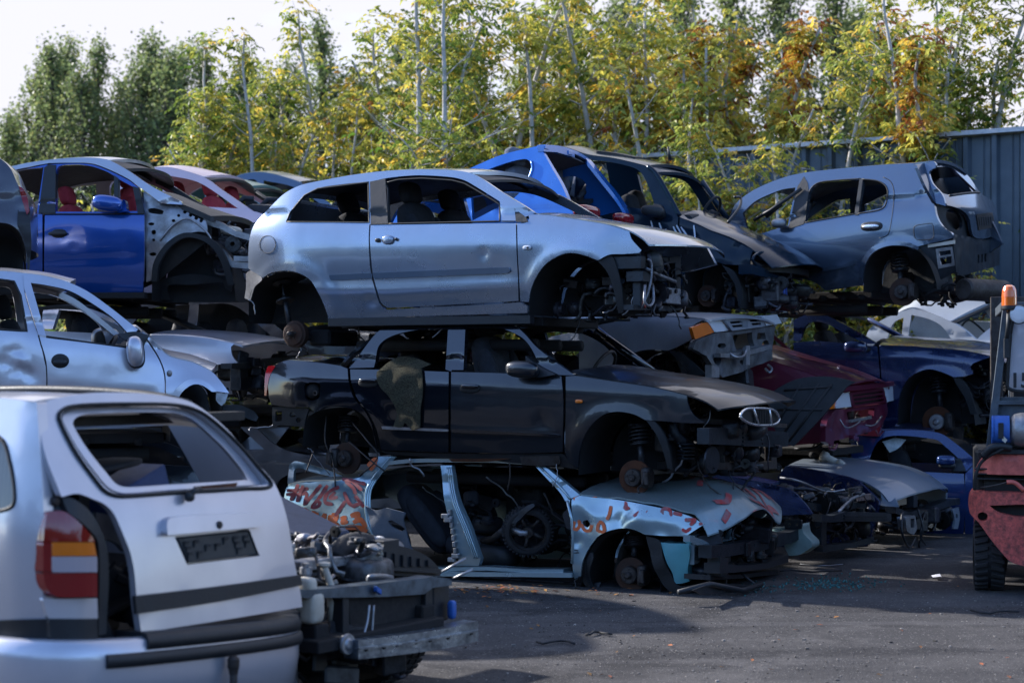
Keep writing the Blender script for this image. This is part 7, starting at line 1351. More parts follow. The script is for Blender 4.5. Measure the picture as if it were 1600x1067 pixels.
hose(mb, f, [(1410, 800, -.05), (1409, 830, -.08), (1420, 855, -.08), (1430, 840, -.05)], .012); hose(mb, f, [(1434, 795, -.05), (1442, 825, -.1), (1436, 850, -.06), (1442, 868, -.04)], .010); hose(mb, f, [(1445, 800, -.04), (1438, 835, -.08), (1446, 850, -.02)], .008); mb.build('loose_cable', M['black'], c.root)
mb = MB(); x1, z1 = c.fr.loc(1390, 830, .2); clutter(mb, c.fr, (x1 - .4, x1 + .15), (.1, 1.5), (.15, z1 + .12), 70, 141, (.05, .14), (.12, .6)); mb.build('engine_bay', M['parts'], c.root)
mb = MB(); f.S = lambda x, z: 0; a = c.fr.P(1296, 716, .5); mb.shade(1); mb.tube([c.fr.P(1284, 712, .45), c.fr.P(1292, 715, .45), c.fr.P(1293, 716, .45), c.fr.P(1310, 724, .45)], [.055, .05, .038, .036], 14); mb.tube([c.fr.P(1310, 722, .45), c.fr.P(1318, 727, .44)], [.04, .03], 10); o = mb.build('washer_pump_tank', M['white'])
tag(o, 'cream plastic canister lying on the dull silver bonnet', 'canister')
c.far_side(PS4, [(1150, 740, 1), (1221, 735), (1311, 745), (1389, 785, 1), (1380, 850, 1), (1150, 860, 1)], th=.05); c.floor(1150, 1380, 862, .08)
mb = MB(); add_loft(mb, c.fr, [(1170, 690), (1216, 728)], c.W, crown=0, u0=0, u1=.05, n=3, th=.04); mb.build('windscreen_pillar', M['black'], c.root)

# ================================================================== bottom right: blue car facing away into shade
PBB = paint('shaded_blue_paint', (.005, .032, .14), .4, .22, .9, .15, dust=.2)  # base colour darkened to carry the deep shade the car stands in
c = Car('blue_saloon', 'blue car with black door mirror in the shade behind the forklift wheel', 1450, 16.8, -14, 1.65, 860, [(1360, 733), (1510, 738), (1560, 742)], tum=.33, bar=.05, creases=[([(1380, 795), (1560, 800)], .008, .06)])
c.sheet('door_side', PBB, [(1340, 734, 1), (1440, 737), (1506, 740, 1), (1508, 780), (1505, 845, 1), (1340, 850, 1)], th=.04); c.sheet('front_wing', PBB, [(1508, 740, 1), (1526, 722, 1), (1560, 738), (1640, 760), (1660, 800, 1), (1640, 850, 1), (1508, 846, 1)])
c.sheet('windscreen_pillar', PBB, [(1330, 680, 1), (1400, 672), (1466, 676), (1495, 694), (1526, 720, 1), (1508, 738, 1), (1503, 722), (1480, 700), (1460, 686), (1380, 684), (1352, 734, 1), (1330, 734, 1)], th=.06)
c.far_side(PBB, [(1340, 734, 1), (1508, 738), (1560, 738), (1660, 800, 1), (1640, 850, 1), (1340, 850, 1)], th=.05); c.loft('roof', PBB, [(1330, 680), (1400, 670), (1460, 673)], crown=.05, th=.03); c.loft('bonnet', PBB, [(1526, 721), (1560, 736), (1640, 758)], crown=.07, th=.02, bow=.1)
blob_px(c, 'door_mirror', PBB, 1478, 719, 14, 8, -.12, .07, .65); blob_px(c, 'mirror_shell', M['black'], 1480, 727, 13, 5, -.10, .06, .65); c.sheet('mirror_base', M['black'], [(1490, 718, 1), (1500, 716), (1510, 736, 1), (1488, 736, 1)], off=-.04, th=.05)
pl_ = stuff('white_foil', (.6, .66, .66), .35, var=.6, scale=12, col2=(.05, .12, .14)); c.sheet('loose_foil', pl_, [(1379, 690, 1), (1400, 684), (1416, 687, 1), (1404, 700), (1390, 707, 1)], off=.1, th=.01, wob=.04)
c.floor(1340, 1640, 850, .06); seat(c, c.fr.loc(1420, 780)[0], .5, c.fr.loc(1420, 800)[1]); dash(c, c.fr.loc(1490, 740)[0], c.fr.loc(1530, 740)[0], .1, 1.5, c.fr.loc(1490, 790)[1], c.fr.loc(1500, 738)[1])

# ================================================================== forklift at the right edge
RF = stuff('worn_red_paint', (.74, .16, .12), .55, var=.75, scale=7, col2=(.20, .035, .03), bump=.3, coat=.1); RFc = stuff('chipped_red_paint', (.62, .105, .08), .6, var=.85, scale=26, col2=(.05, .03, .028), bump=.5)
fk = at(1516, 12.15, -14); s_ = fk.px(1, 1560, 800)
t = thing('forklift', 'worn red forklift seen from behind at the right edge, gas bottle on its counterweight', 'forklift', fk.pt(.55, .9, 0) - Vector((0, 0, fk.pt(.55, .9, 0).z)))
mb = MB()
W_ = 1.12
fk.S = lambda x, z: .0 + (.30 * max(0, .26 - x) ** 2 * 8 + .30 * max(0, x - W_ + .26) ** 2 * 8)
X = lambda px: fk.loc(px, 700)[0]
def mirror(l, w=W_):
    a = [(fk.loc(p[0], p[1]), p[2:]) for p in l]; q = [(x, z, *r) for (x, z), r in a]; return q + [(w - x, z, *r) for x, z, *r in q[::-1]]
cw = mirror([(1532, 768, 1), (1521, 770), (1516, 781), (1516, 804), (1529, 817), (1550, 845), (1574, 873), (1584, 880, 1), (1600, 884, 1)])
hole = lambda l: [(*fk.loc(p[0], p[1]), *p[2:]) for p in l]
add_sheet(mb, fk, cw, [hole([(1546, 790, 1), (1590, 788, 1), (1660, 788, 1), (1700, 792, 1), (1690, 806), (1640, 808), (1590, 807), (1560, 800)]), hole(ellipse(1536, 808, 8, 7, 16))], th=.35, sp=.04, wob=.008, loc=True)
mb.build('counterweight', RFc, t)
mb = MB(); add_sheet(mb, fk, mirror([(1524, 741, 1), (1527, 730), (1536, 716), (1552, 710, 1), (1600, 708, 1)]), th=.40, sp=.05, wob=.004, loc=True); mb.build('rear_hood', RF, t)
mb = MB(); boxl(mb, fk, .04, W_ - .04, .18, 1.2, .48, 1.02, .08); boxl(mb, fk, .1, W_ - .1, .12, .2, .55, .95, .1); mb.build('engine_bay', M['seal'], t)
mb = MB()
for k in range(3): boxl(mb, fk, .03, W_ - .03, .05, .17, .815 + k * .035, .825 + k * .035, .2)
mb.build('rear_grille', M['black'], t)
mb = MB(); hose(mb, fk, [(1532, 762, .02), (1556, 758, -.02), (1575, 753, -.04)], .007); mb.build('pull_cable', M['iron'], t)
mb = MB(); hose(mb, fk, [(1573, 753, -.05), (1586, 754, -.05), (1600, 766, -.04)], .016, n=8); mb.build('hitch_lever', RF, t)
def fwheel(cx, cz, y, r, w_):
    mb = MB(); ctr = fk.pt(cx, y, cz); ax = fk.ux
    mb.lathe(ctr, ax, [(r * .55, -w_ / 2), (r * .9, -w_ / 2), (r * .985, -w_ * .40), (r, -w_ * .2), (r, w_ * .2), (r * .985, w_ * .40), (r * .9, w_ / 2), (r * .55, w_ / 2)], 40)
    for k in range(26):
        a = 2 * math.pi * k / 26; e = fk.uy * math.cos(a) + fk.uz * math.sin(a); g2 = fk.uy * -math.sin(a) + fk.uz * math.cos(a)
        for s2 in (-1, 1): mb.box(ctr + e * r * 1.0 + ax * s2 * w_ * .26 + g2 * s2 * .012, ax * w_ * .21 + g2 * s2 * .01, g2 * r * .065, e * .016, .25)
    o = mb.build('wheel', M['rubber'], t); hb = MB(); hb.lathe(ctr, ax, [(0, -w_ * .42), (r * .2, -w_ * .42), (r * .25, -w_ * .3), (r * .5, -w_ * .34), (r * .56, -w_ * .46), (r * .58, w_ * .4), (0, w_ * .4)], 24); hb.build('rim', M['iron'], o)
fwheel(.14, .235, .42, .235, .22); fwheel(W_ - .14, .235, .42, .235, .22); fwheel(.20, .32, 1.75, .32, .24); fwheel(W_ - .20, .32, 1.75, .32, .24)
mb = MB(); boxl(mb, fk, .06, W_ - .06, .5, 1.75, .28, .62, .06); mb.build('chassis', RF, t)
CB = stuff('cab_grey_paint', (.075, .095, .115), .5, .2, var=.5, col2=(.02, .024, .03))
def post(px0, py0, px1, py1, y0=.15, r=.027):
    a, b = fk.P(px0, py0, y0), fk.P(px1, py1, y0); mb.box((a + b) / 2, (b - a) / 2, fk.ux * r, fk.uy * r * .8, .15)
mb = MB(); post(1545, 714, 1573, 478); a = fk.P(1573, 478, .15); xl = fk.loc(1573, 478, .15)[0]; ztop = a.z
for xr, dx in ((W_ - xl, 1),): mb.box(fk.pt(W_ - xl + .03, .15, (ztop + 1.0) / 2), fk.uz * (ztop - 1.0) / 2, fk.ux * .038, fk.uy * .03, .15)
for x_ in (xl, W_ - xl): mb.box(fk.pt(x_, .85, ztop), fk.uy * .7, fk.ux * .035, fk.uz * .035, .15); mb.box(fk.pt(x_ + (.10 if x_ < .5 else -.10), 1.52, (ztop + .6) / 2), fk.uz * (ztop - .6) / 2, fk.ux * .035, fk.uy * .035, .15)
for k in range(5): mb.box(fk.pt(W_ / 2, .25 + k * .28, ztop + .01), fk.ux * (W_ / 2 - xl), fk.uy * .03, fk.uz * .02, .15)
mb.build('cab_frame', CB, t)
m_, n_, b_n = _nt('cab_glass'); b_n.inputs['Base Color'].default_value = (.50, .52, .58, 1); b_n.inputs['Roughness'].default_value = .22; b_n.inputs['Alpha'].default_value = .55
mb = MB(); gl_o = [(1579, 521), (1584, 498), (1592, 492), (1640, 492), (1690, 492), (1690, 612), (1640, 612), (1588, 611), (1575, 606), (1574, 596)]
add_sheet(mb, fk, gl_o, off=.16, th=.006, sp=.1); gp_ = mb.build('rear_window', m_, t)
mb = MB(); q = [fk.P(p[0], p[1], .15) for p in curve(gl_o, 6)]; mb.tube(q + [q[0]], .014, 7); mb.build('window_seal', M['seal'], gp_)
mb = MB(); add_sheet(mb, fk, sharp((1558, 620), (1700, 620), (1700, 700), (1548, 700)), off=.17, th=.03, sp=.12); bar(mb, fk, [(1556, 626, 632), (1700, 626, 632)], .13, .05)
mb.build('rear_panel', CB, t)
cu = bpy.data.curves.new('number', 'FONT'); cu.body = '15'; cu.size = .148; cu.extrude = .002; cu.offset = .0035
to = bpy.data.objects.new('tmp', cu); scene.collection.objects.link(to); bpy.context.view_layer.update()
me = bpy.data.meshes.new_from_object(to.evaluated_get(bpy.context.evaluated_depsgraph_get())); scene.collection.objects.unlink(to); bpy.data.objects.remove(to)
no = bpy.data.objects.new('number_lettering', me); scene.collection.objects.link(no); me.materials.clear(); me.materials.append(M['black'])
P_ = fk.P(1577.5, 605, .145); no.matrix_world = Matrix(((fk.ux.x, fk.uz.x, -fk.uy.x, P_.x), (fk.ux.y, fk.uz.y, -fk.uy.y, P_.y), (fk.ux.z, fk.uz.z, -fk.uy.z, P_.z), (0, 0, 0, 1)))
mw = no.matrix_world.copy(); no.parent = t; no.matrix_parent_inverse = Matrix.Identity(4); no.matrix_world = mw; no.matrix_basis = Matrix.Translation(-t.location) @ mw
# beacon and work lamp
bx = MB(); P_ = fk.P(1577, 478, .0); amb = lens('beacon_amber', (.85, .16, .015), .15, .25)
bx.lathe(P_, Vector((0, 0, 1)), [(.057, -.03), (.06, -.02), (.06, .0), (.053, .002)], 24); bx.tube([P_ + Vector((0, 0, -.03)), P_ + Vector((-.005, 0, -.14)), P_ + Vector((-.01, .04, -.26))], [.02, .018, .018], 8)
bx.box(P_ + Vector((-.01, .03, -.30)), fk.ux * .02, fk.uy * .02, fk.uz * .07, .2); bc = bx.build('beacon_base', M['black'], t)
bx = MB(); bx.lathe(P_, Vector((0, 0, 1)), [(.053, 0), (.052, .06), (.053, .062), (.049, .11), (.040, .135), (.02, .148), (0, .15)], 28); bx.build('beacon_lens', amb, bc)
bx = MB(); P_ = fk.P(1592, 491, -.04); bx.lathe(P_, fk.uy, [(.066, -.01), (.07, 0), (.068, .02), (.05, .06), (0, .075)], 26); wl = bx.build('work_lamp', M['black'], t); bx = MB(); bx.lathe(P_, fk.uy, [(0, -.012), (.04, -.010), (.062, -.002), (.064, .004)], 24); bx.build('lamp_glass', M['clear'], wl); bx = MB(); bx.tube([P_ + fk.uy * .04, P_ + fk.uy * .12 + fk.uz * -.02 + fk.ux * -.05], .014, 7); bx.build('lamp_arm', M['black'], wl)
# seat and mast beyond
bx = MB(); boxl(bx, fk, .3, W_ - .3, .65, 1.15, .98, 1.1, .3); boxl(bx, fk, .3, W_ - .3, .58, .72, 1.05, 1.55, .3); bx.build('driver_seat', M['fabric'], t)
bx = MB()
for x_ in (.25, W_ - .25): boxl(bx, fk, x_ - .05, x_ + .05, 2.1, 2.2, .1, 2.2, .1)
for z_ in (.4, 1.2, 2.1): boxl(bx, fk, .25, W_ - .25, 2.14, 2.18, z_, z_ + .1, .1)
bx.build('mast', M['iron'], t)
for x_ in (.3, W_ - .3): bx = MB(); boxl(bx, fk, x_ - .05, x_ + .05, 2.22, 3.2, .08, .12, .1); boxl(bx, fk, x_ - .05, x_ + .05, 2.2, 2.25, .08, .6, .1); bx.build('fork', M['iron'], t)
# gas bottle lying across the counterweight
ga = fk.P(1577, 672, .02); g_r = .125; gb = thing('gas_bottle', 'grey gas bottle with blue collar lying on the red forklift', 'gas bottle', ga)
bx = MB(); bx.lathe(ga, fk.ux, [(.02, -.02), (.08, -.0), (.115, .035), (g_r, .08), (g_r, .62), (.11, .68), (.05, .71), (0, .71)], 28); bx.build('cylinder', M['alu'], gb)
gbm = stuff('gas_blue', (.03, .12, .42), .45, var=.4, scale=9); bx = MB(); bx.lathe(ga, fk.ux, [(.10, -.11), (.104, -.11), (.104, .0), (.10, .0)], 28); bx.lathe(ga, fk.ux, [(.08, -.125), (.104, -.12), (.104, -.10)], 28); cl = bx.build('collar', gbm, gb)
bx = MB(); bx.box(ga + fk.ux * -.06 + fk.uy * -.104, fk.ux * .018, fk.uy * .006, fk.uz * .055, .2); bx.tube([ga + fk.ux * .0, ga + fk.ux * -.09], .02, 8); bx.build('valve', M['black'], gb)
bx = MB(); add_sheet(bx, fk, sharp((1566, 678), (1570, 683), (1574, 687), (1571, 692), (1566, 688)), off=-.09, th=.003, sp=.1); bx.build('paper_label', M['white'], gb)
bx = MB(); hose(bx, fk, [(1576, 692, -.03), (1562, 704, -.08), (1546, 712, -.06), (1532, 724, -.03), (1524, 745, -.03), (1523, 765, .0)], .012, n=8); bx.build('gas_hose', M['rubber'], gb)
bx = MB(); boxl(bx, fk, .12, W_ - .12, -.02, .3, 1.0, 1.035, .2); hose(bx, fk, [(1536, 713, -.05), (1548, 700, -.08), (1566, 697, -.06), (1580, 700, -.04)], .028, n=8); bx.build('bottle_cradle', M['black'], t)
# ================================================================== foreground left: silver estate car with its tailgate hanging askew
PE = paint('estate_silver_paint', (.53, .535, .59), .5, .28, .9, .1, dust=.15, chips=.1)
FR = at(75, 6.2, 60); FS = at(75, 6.2, -30); W = 1.58
root = thing('silver_estate_car', 'silver estate car in the left foreground, one tail light gone and tailgate hanging askew', 'car', (FR.pt(.83, 2.0, 0).x, FR.pt(.83, 2.0, 0).y, 0))
zb = 1.6 - (790 - HY) / F * 6.6
zb = 1.02
lean = lambda z: .40 * (.5 * ((z - zb) + math.sqrt((z - zb) ** 2 + .004)))
sag = lambda x: -.066 * x
FR.S = lambda x, z: lean(z) + .55 * max(0, .20 - x) ** 2 * 6
FS.S = lambda x, z: .20 * (.5 * ((z - zb) + math.sqrt((z - zb) ** 2 + .01))) + (.05 * ((z - zb) / .5) ** 2 if z < zb else 0) + .5 * max(0, x + .22) ** 2 * 4
# side
sheet('body_side', PE, root, FS, [(-420, 640, 1), (-200, 626), (-80, 620), (0, 622), (57, 629, 1), (62, 700), (66, 760), (68, 800, 1), (66, 870), (68, 934), (78, 966, 1), (0, 968), (-420, 990, 1)], [[(-300, 790, 1), (-290, 690), (-60, 668), (0, 684), (16, 724), (23, 770), (20, 790), (0, 798), (-100, 800)]], th=.05, wob=.002, sp=.05)
g1 = sheet('side_window', M['glass'], root, FS, [(-302, 792, 1), (-292, 688), (-60, 666), (1, 682), (18, 724), (25, 770), (22, 792), (0, 800), (-100, 802)], off=.012, th=.006)
mb = MB(); mb.tube([FS.SP(*p, .0) for p in curve([(-290, 690), (-60, 668), (0, 684), (16, 724), (23, 770), (20, 790), (0, 798), (-100, 800)], 8, False)], .008, 6); mb.build('window_seal', M['seal'], g1)
sheet('lower_side', PE, root, FS, [(-420, 1005, 1), (0, 1001), (76, 1000, 1), (78, 1040), (60, 1100, 1), (-420, 1110, 1)], off=-.01, th=.04); sheet('rubbing_strip', M['black'], root, FS, [(-420, 990, 1), (0, 969), (78, 967, 1), (80, 999, 1), (0, 1001), (-420, 1006, 1)], off=-.014, th=.03)
add_kw = dict(th=.03)
mb = MB(); add_loft(mb, FS, [(-420, 640), (-200, 626), (-80, 620), (0, 621.5), (52, 627)], W - .36, crown=.055, th=.03, n=24, bend=lambda t, u, x, y, z: (x - .02 * (1 - u * u), y, z + sag((u + 1) * .8))); mb.build('roof', PE, root)
# tail pillar, lamp and body behind
sheet('rear_pillar', M['black'], root, FR, [(60, 632, 1), (70, 640), (78, 700), (98, 772), (104, 800, 1), (70, 800, 1), (66, 740), (60, 690)], off=.03, th=.04)
mb = MB(); mb.lathe(FR.SP(84, 783, .02), FR.uy, [(0, -.02), (.014, -.02), (.02, .0)], 12); mb.build('lamp_screw', M['iron'], root)
LT = [(74, 800, 1), (96, 798), (112, 806), (130, 822), (144, 838), (150, 852), (152, 890), (152, 932, 1), (100, 933), (89, 932), (76, 922), (69, 905), (67, 860), (69, 830)]
def band(y0, y1, o):
    res = []
    q = curve(o, 4)
    for (x, y) in q: res.append((x, min(max(y, y0), y1), 1))
    out = [res[0]]
    for p in res[1:]:
        if abs(p[0] - out[-1][0]) + abs(p[1] - out[-1][1]) > .5: out.append(p)
    return out
tl = sheet('tail_light', M['red_lens'], root, FR, band(790, 846, LT), off=-.03, th=.08); lamp_m = M
def band2(name, y0, y1, mat, x0=67): sheet(name, mat, tl, FR, band(y0, y1, LT), off=-.03, th=.08)
mbk = MB(); lw = [(82, 847, 1), (150, 846, 1), (151, 868, 1), (82, 869, 1)]
sheet('indicator_lens', M['amber'], tl, FR, sharp((82, 847), (147, 847), (151, 868), (82, 868.5)), off=-.034, th=.08); sheet('reversing_lens', lens('dull_clear_lens', (.42, .36, .38), .15, .08), tl, FR, sharp((82, 869.5), (152, 869), (152, 893.5), (82, 894)), off=-.034, th=.08)
sheet('side_lens', M['red_lens'], tl, FR, [(67, 847, 1), (81, 847, 1), (81, 894, 1), (67.5, 894, 1)], off=-.03, th=.08); sheet('lower_lens', M['red_lens'], tl, FR, band(895, 940, LT), off=-.03, th=.08)
sheet('lamp_surround', M['black'], root, FR, [(96, 776, 1), (112, 778), (134, 792), (150, 812), (166, 850), (170, 900), (166, 990, 1), (154, 992, 1), (154, 850), (132, 820), (106, 800, 1)], off=.0, th=.06)
sheet('inner_corner', M['alu'], root, FR, [(152, 800, 1), (176, 806), (196, 826), (206, 850, 1), (196, 862), (186, 850), (170, 842), (156, 830)], off=.14, th=.02, wob=.03)
sheet('rear_corner', PE, root, FR, [(66, 934, 1), (100, 935), (152, 934, 1), (153, 966, 1), (100, 966), (76, 966, 1)], off=-.0, th=.04); sheet('rubbing_strip', M['black'], root, FR, [(76, 967, 1), (152, 967, 1), (153, 997, 1), (80, 999, 1)], off=-.012, th=.03)
mb = MB()
boxl(mb, FR, .35, 1.58, .06, .20, .44, .53, .15); boxl(mb, FR, .30, .36, .14, .34, .5, 1.22, .1); boxl(mb, FR, 1.52, 1.59, .2, .45, .42, 1.1, .1); boxl(mb, FR, .1, 1.56, .35, .42, 1.37, 1.41, .1); mb.build('hatch_frame', M['seal'], root)
mb = MB(); boxl(mb, FR, .2, 1.5, .2, 1.9, .46, .52, .1); mb.build('boot_floor', M['under'], root)
mb = MB(); mb.shade(1.2); clutter(mb, FR, (.35, .7), (.15, .8), (.55, .85), 26, 151, (.07, .2), (.4, 2.2)); 
for a, b, s1 in (((.35, .35, .62), (.75, .5, .75), .05),): mb.box(FR.pt(.55, .3, .66), FR.ux * .2 + FR.uz * .05, FR.uy * .15, FR.uz * .012, .2); mb.box(FR.pt(.6, .45, .75), FR.ux * .18 + FR.uz * .08, FR.uy * .15, FR.uz * .012, .2)
mb.build('boot_junk', M['trim'], root)
# things seen through the rear window
mb = MB(); mb.shade(1.5); ct = FR.pt(.72, .75, 1.13); mb.lathe(ct, (FR.uy * .5 + FR.uz * .8 + FR.ux * -.1), [(.12, -.02), (.19, -.02), (.21, 0), (.19, .05), (.12, .06)], 26); mb.blob(FR.pt(.55, .8, 1.08), FR.ux * .28, FR.uy * .25, FR.uz * .12, .6); mb.blob(FR.pt(.82, .55, 1.19), FR.ux * .22 + FR.uz * .02, FR.uy * .12, FR.uz * .02, .6); mb.build('luggage_heap', M['trim'], root)
bb = stuff('blue_card', (.03, .06, .16), .6, var=.3); mb = MB(); mb.box(FR.pt(1.0, .55, 1.07), FR.ux * .16 + FR.uz * .06, FR.uy * .10, FR.uz * .06 - FR.ux * .02, .1); mb.build('cardboard_box', bb, root)
for x_ in (.42, 1.2):
    mb = MB(); mb.shade(1.2); mb.blob(FR.pt(x_, 1.9, .95), FR.ux * .25, FR.uy * .1, FR.uz * .33, .55); mb.blob(FR.pt(x_, 1.93, 1.33), FR.ux * .13, FR.uy * .05, FR.uz * .09, .6); mb.build('seat', M['fabric'], root)
mb = MB()
Fo = Frame(FR.pt(W, 0, 0), -30); Fo.S = lambda x, z: -FS.S(x, z)
add_sheet(mb, FS, [(-420, 660, 1), (-200, 646), (-80, 642), (-60, 650, 1), (0, 760), (30, 800, 1), (40, 870), (50, 966, 1), (-420, 990, 1)], [[(-330, 800, 1), (-320, 690, 1), (-110, 680, 1), (-80, 800, 1)]], th=.05, sp=.1, mirror=W - .03); mb.build('far_side_panel', PE, root)
# bumper: a section swept round the tail
path = [(-.02, 1.6), (-.02, .25), (.02, .07), (.12, -.05), (.35, -.11), (.83, -.13), (1.25, -.10), (1.44, -.03), (1.54, .10), (1.57, .3), (1.57, 1.0)]
path = curve(path, .05, False)
def sweep(name, prof, mat, i0=0, i1=None, par=root):
    mb = MB(); P2 = path[i0:i1]; vs = []; n = len(prof)
    for i, p in enumerate(P2):
        a = np.array(P2[max(i - 1, 0)]); b = np.array(P2[min(i + 1, len(P2) - 1)]); tt = b - a; tt = tt / np.linalg.norm(tt); o_ = (tt[1], -tt[0])
        for d, z in prof: vs.append(FR.pt(p[0] + o_[0] * d, p[1] + o_[1] * d, z + .075 + sag(p[0])))
    mb.add(vs, [(i * n + k, i * n + (k + 1) % n, (i + 1) * n + (k + 1) % n, (i + 1) * n + k) for i in range(len(P2) - 1) for k in range(n)]); mb.add(vs[:n], [tuple(range(n))], False); mb.add(vs[-n:], [tuple(range(n))[::-1]], False)
    return mb.build(name, mat, par)
bmp = sweep('bumper', [(-.16, .525), (-.02, .535), (.005, .525), (.012, .46), (.012, .38), (-.005, .26), (-.06, .22), (-.16, .22)], PE, 26)
npth = len(path); sweep('bumper_strip', [(.0, .485), (.024, .478), (.03, .455), (.024, .432), (.0, .425)], M['black'], 36, npth - 16, bmp); sweep('bumper_step', [(-.17, .548), (-.015, .553), (.008, .548), (.022, .52), (.018, .49), (-.17, .50)], M['black'], 40, npth - 20, bmp)
mb = MB(); P_ = FR.pt(.83, -.18, 0); zt = 1.6 - (1033 - HY) / F * P_.y; mb.lathe(Vector((P_.x, P_.y, zt)), Vector((0, 0, 1)), [(.018, -.05), (.02, -.035), (.025, -.02), (.025, .01), (.015, .022), (0, .025)], 16); mb.tube([Vector((P_.x, P_.y, zt - .02)), Vector((P_.x, P_.y, zt - .12)), FR.pt(.83, .0, zt - .2), FR.pt(.83, .4, zt - .2)], .018, 8); mb.build('tow_ball', M['iron'], root)
# tailgate, out of its hinges and skewed to the right
tgS = lambda x, z: lean(z) - .035 - .10 * max(0, zb - z) + .04 * ((x - .8) / .8) ** 2
TG = Frame(FR.O, 60); TG.S = tgS
tg = sheet('tailgate', PE, root, TG, [(57, 648, 1), (68, 631), (89, 622), (147, 614), (214, 614), (268, 620), (304, 631), (349, 665), (393, 714), (429, 755), (447, 804), (460, 876), (470, 930), (472, 948, 1), (350, 968), (221, 988, 1), (214, 939), (210, 894), (205, 868), (197, 845), (179, 804), (164, 788), (147, 780), (121, 771), (96, 776, 1), (71, 711)],
           [[(96, 653), (104, 641), (130, 636), (201, 634), (277, 636), (313, 648), (358, 684), (402, 733), (419, 757, 1), (384, 760), (268, 767), (192, 772), (170, 765), (152, 746), (121, 702)], [(272, 836, 1), (388, 826, 1), (406, 868, 1), (292, 882, 1)]], th=.03, wob=.002, sp=.035)
rim_ = [(92, 652), (102, 638), (130, 633), (201, 631), (277, 633), (316, 645), (362, 683), (406, 732), (424, 759), (384, 763), (268, 770), (190, 775), (166, 768), (148, 748), (117, 704)]
mb = MB(); q = [TG.SP(*p, -.006) for p in curve(rim_, 6)]; mb.tube(q + [q[0]], .008, 6, cap=False); mb.build('window_seal', M['seal'], tg)
sheet('window_inner_frame', PE, tg, TG, [(98, 655), (106, 643), (130, 638), (201, 636), (277, 638), (312, 650), (356, 686), (400, 735), (416, 756, 1), (384, 758), (268, 765), (194, 770), (172, 763), (154, 744), (123, 701)], [[(114, 662), (120, 652), (136, 647), (201, 644), (270, 645), (300, 655), (340, 690), (380, 735), (388, 750, 1), (268, 757), (200, 761), (182, 756), (168, 740), (136, 700)]], off=.03, th=.02, wob=.006)
rs2 = M['rust_bright']; sheet('rust_edge', rs2, tg, TG, [(305, 760, 1), (372, 754, 1), (370, 760), (340, 763), (308, 765, 1)], off=.022, th=.012, wob=.01)
sheet('lower_strip', M['black'], tg, TG, [(211, 931, 1), (340, 916), (470, 898, 1), (472, 914, 1), (340, 940), (214, 959, 1)], off=-.014, th=.016)
mb = MB(); q0 = TG.SP(296, 776, -.03); mb.blob(q0, TG.ux * .02, TG.uy * .02, TG.uz * .02, .8); mb.tube([q0, TG.SP(302, 768, -.05), TG.SP(312, 764, -.04)], .012, 8); mb.build('wiper_stub', M['black'], tg)
sheet('plate_recess', PE, tg, TG, [(268, 832, 1), (392, 822, 1), (410, 872, 1), (288, 886, 1)], off=.03, th=.02, sp=.06)
hn = sheet('tailgate_handle', PE, tg, TG, [(261, 816), (266, 809), (277, 807), (340, 803), (402, 801), (410, 806), (413, 822, 1), (340, 829), (262, 836, 1)], off=-.03, th=.035, sp=.04)
mb = MB(); q0 = TG.SP(344, 820, -.035); mb.lathe(q0, TG.uy, [(0, -.004), (.012, -.004), (.016, 0), (.016, .01)], 16); mb.build('lock', M['iron'], hn)
npl = stuff('plate_backing', (.022, .03, .035), .45, var=.5); pm_ = sheet('number_plate_holder', npl, tg, TG, [(276, 839, 1), (390, 828, 1), (404, 866, 1), (293, 879, 1)], off=.0, th=.014)
mb = MB()
for i in range(7):
    x_ = 288 + i * 15.4; y_ = 843 - i * 1.55
    for dx, dy in ((0, 0), (3, 8), (6, 17)):
      if rg.random() < .35: continue
      mb.box(TG.SP(x_ + dx + 4, y_ + dy + 4, -.003), TG.ux * .012, TG.uy * .003, TG.uz * .006, .2); mb.box(TG.SP(x_ + dx, y_ + dy + 8, -.003), TG.ux * .003, TG.uy * .003, TG.uz * .014, .2)
q = [TG.SP(*p, -.004) for p in ((277, 840), (389.5, 829), (403, 865), (294, 878))]; mb.tube(q + [q[0]], .0035, 6); mb.build('plate_ribs', M['steel'], pm_)
# roof rail on the far side
mb = MB(); pts = []
for k in range(13):
    tt = k / 12; pts.append(FR.pt(1.30, 2.2 - 1.75 * tt + 0, 1.445 + .06 * math.sin(math.pi * min(1, tt * 1.02)) ** .45))
mb.tube(pts, [.02] * 13, 8); mb.build('roof_rail', M['black'], root); mb = MB(); mb.tube([p - FR.ux * 1.02 + FR.uy * .9 for p in pts], .02, 8); mb.build('roof_rail', M['black'], root)
for x_ in (.08, W - .16):
    for y_ in (.75, 3.3):
        mb = MB(); cw_ = FR.pt(x_ + .04, y_, .31); mb.lathe(cw_, FR.ux, [(.19, -.09), (.28, -.09), (.305, -.06), (.31, 0), (.305, .06), (.28, .09), (.19, .09)], 32); o = mb.build('wheel', M['rubber'], root); mb = MB(); mb.lathe(cw_, FR.ux, [(0, -.07), (.1, -.06), (.19, -.085), (.2, .085), (0, .06)], 24); mb.build('rim', M['alu'], o)
mb = MB(); boxl(mb, FR, .1, W - .1, .2, 3.6, .28, .44, .1); mb.build('floor_pan', M['under'], root)

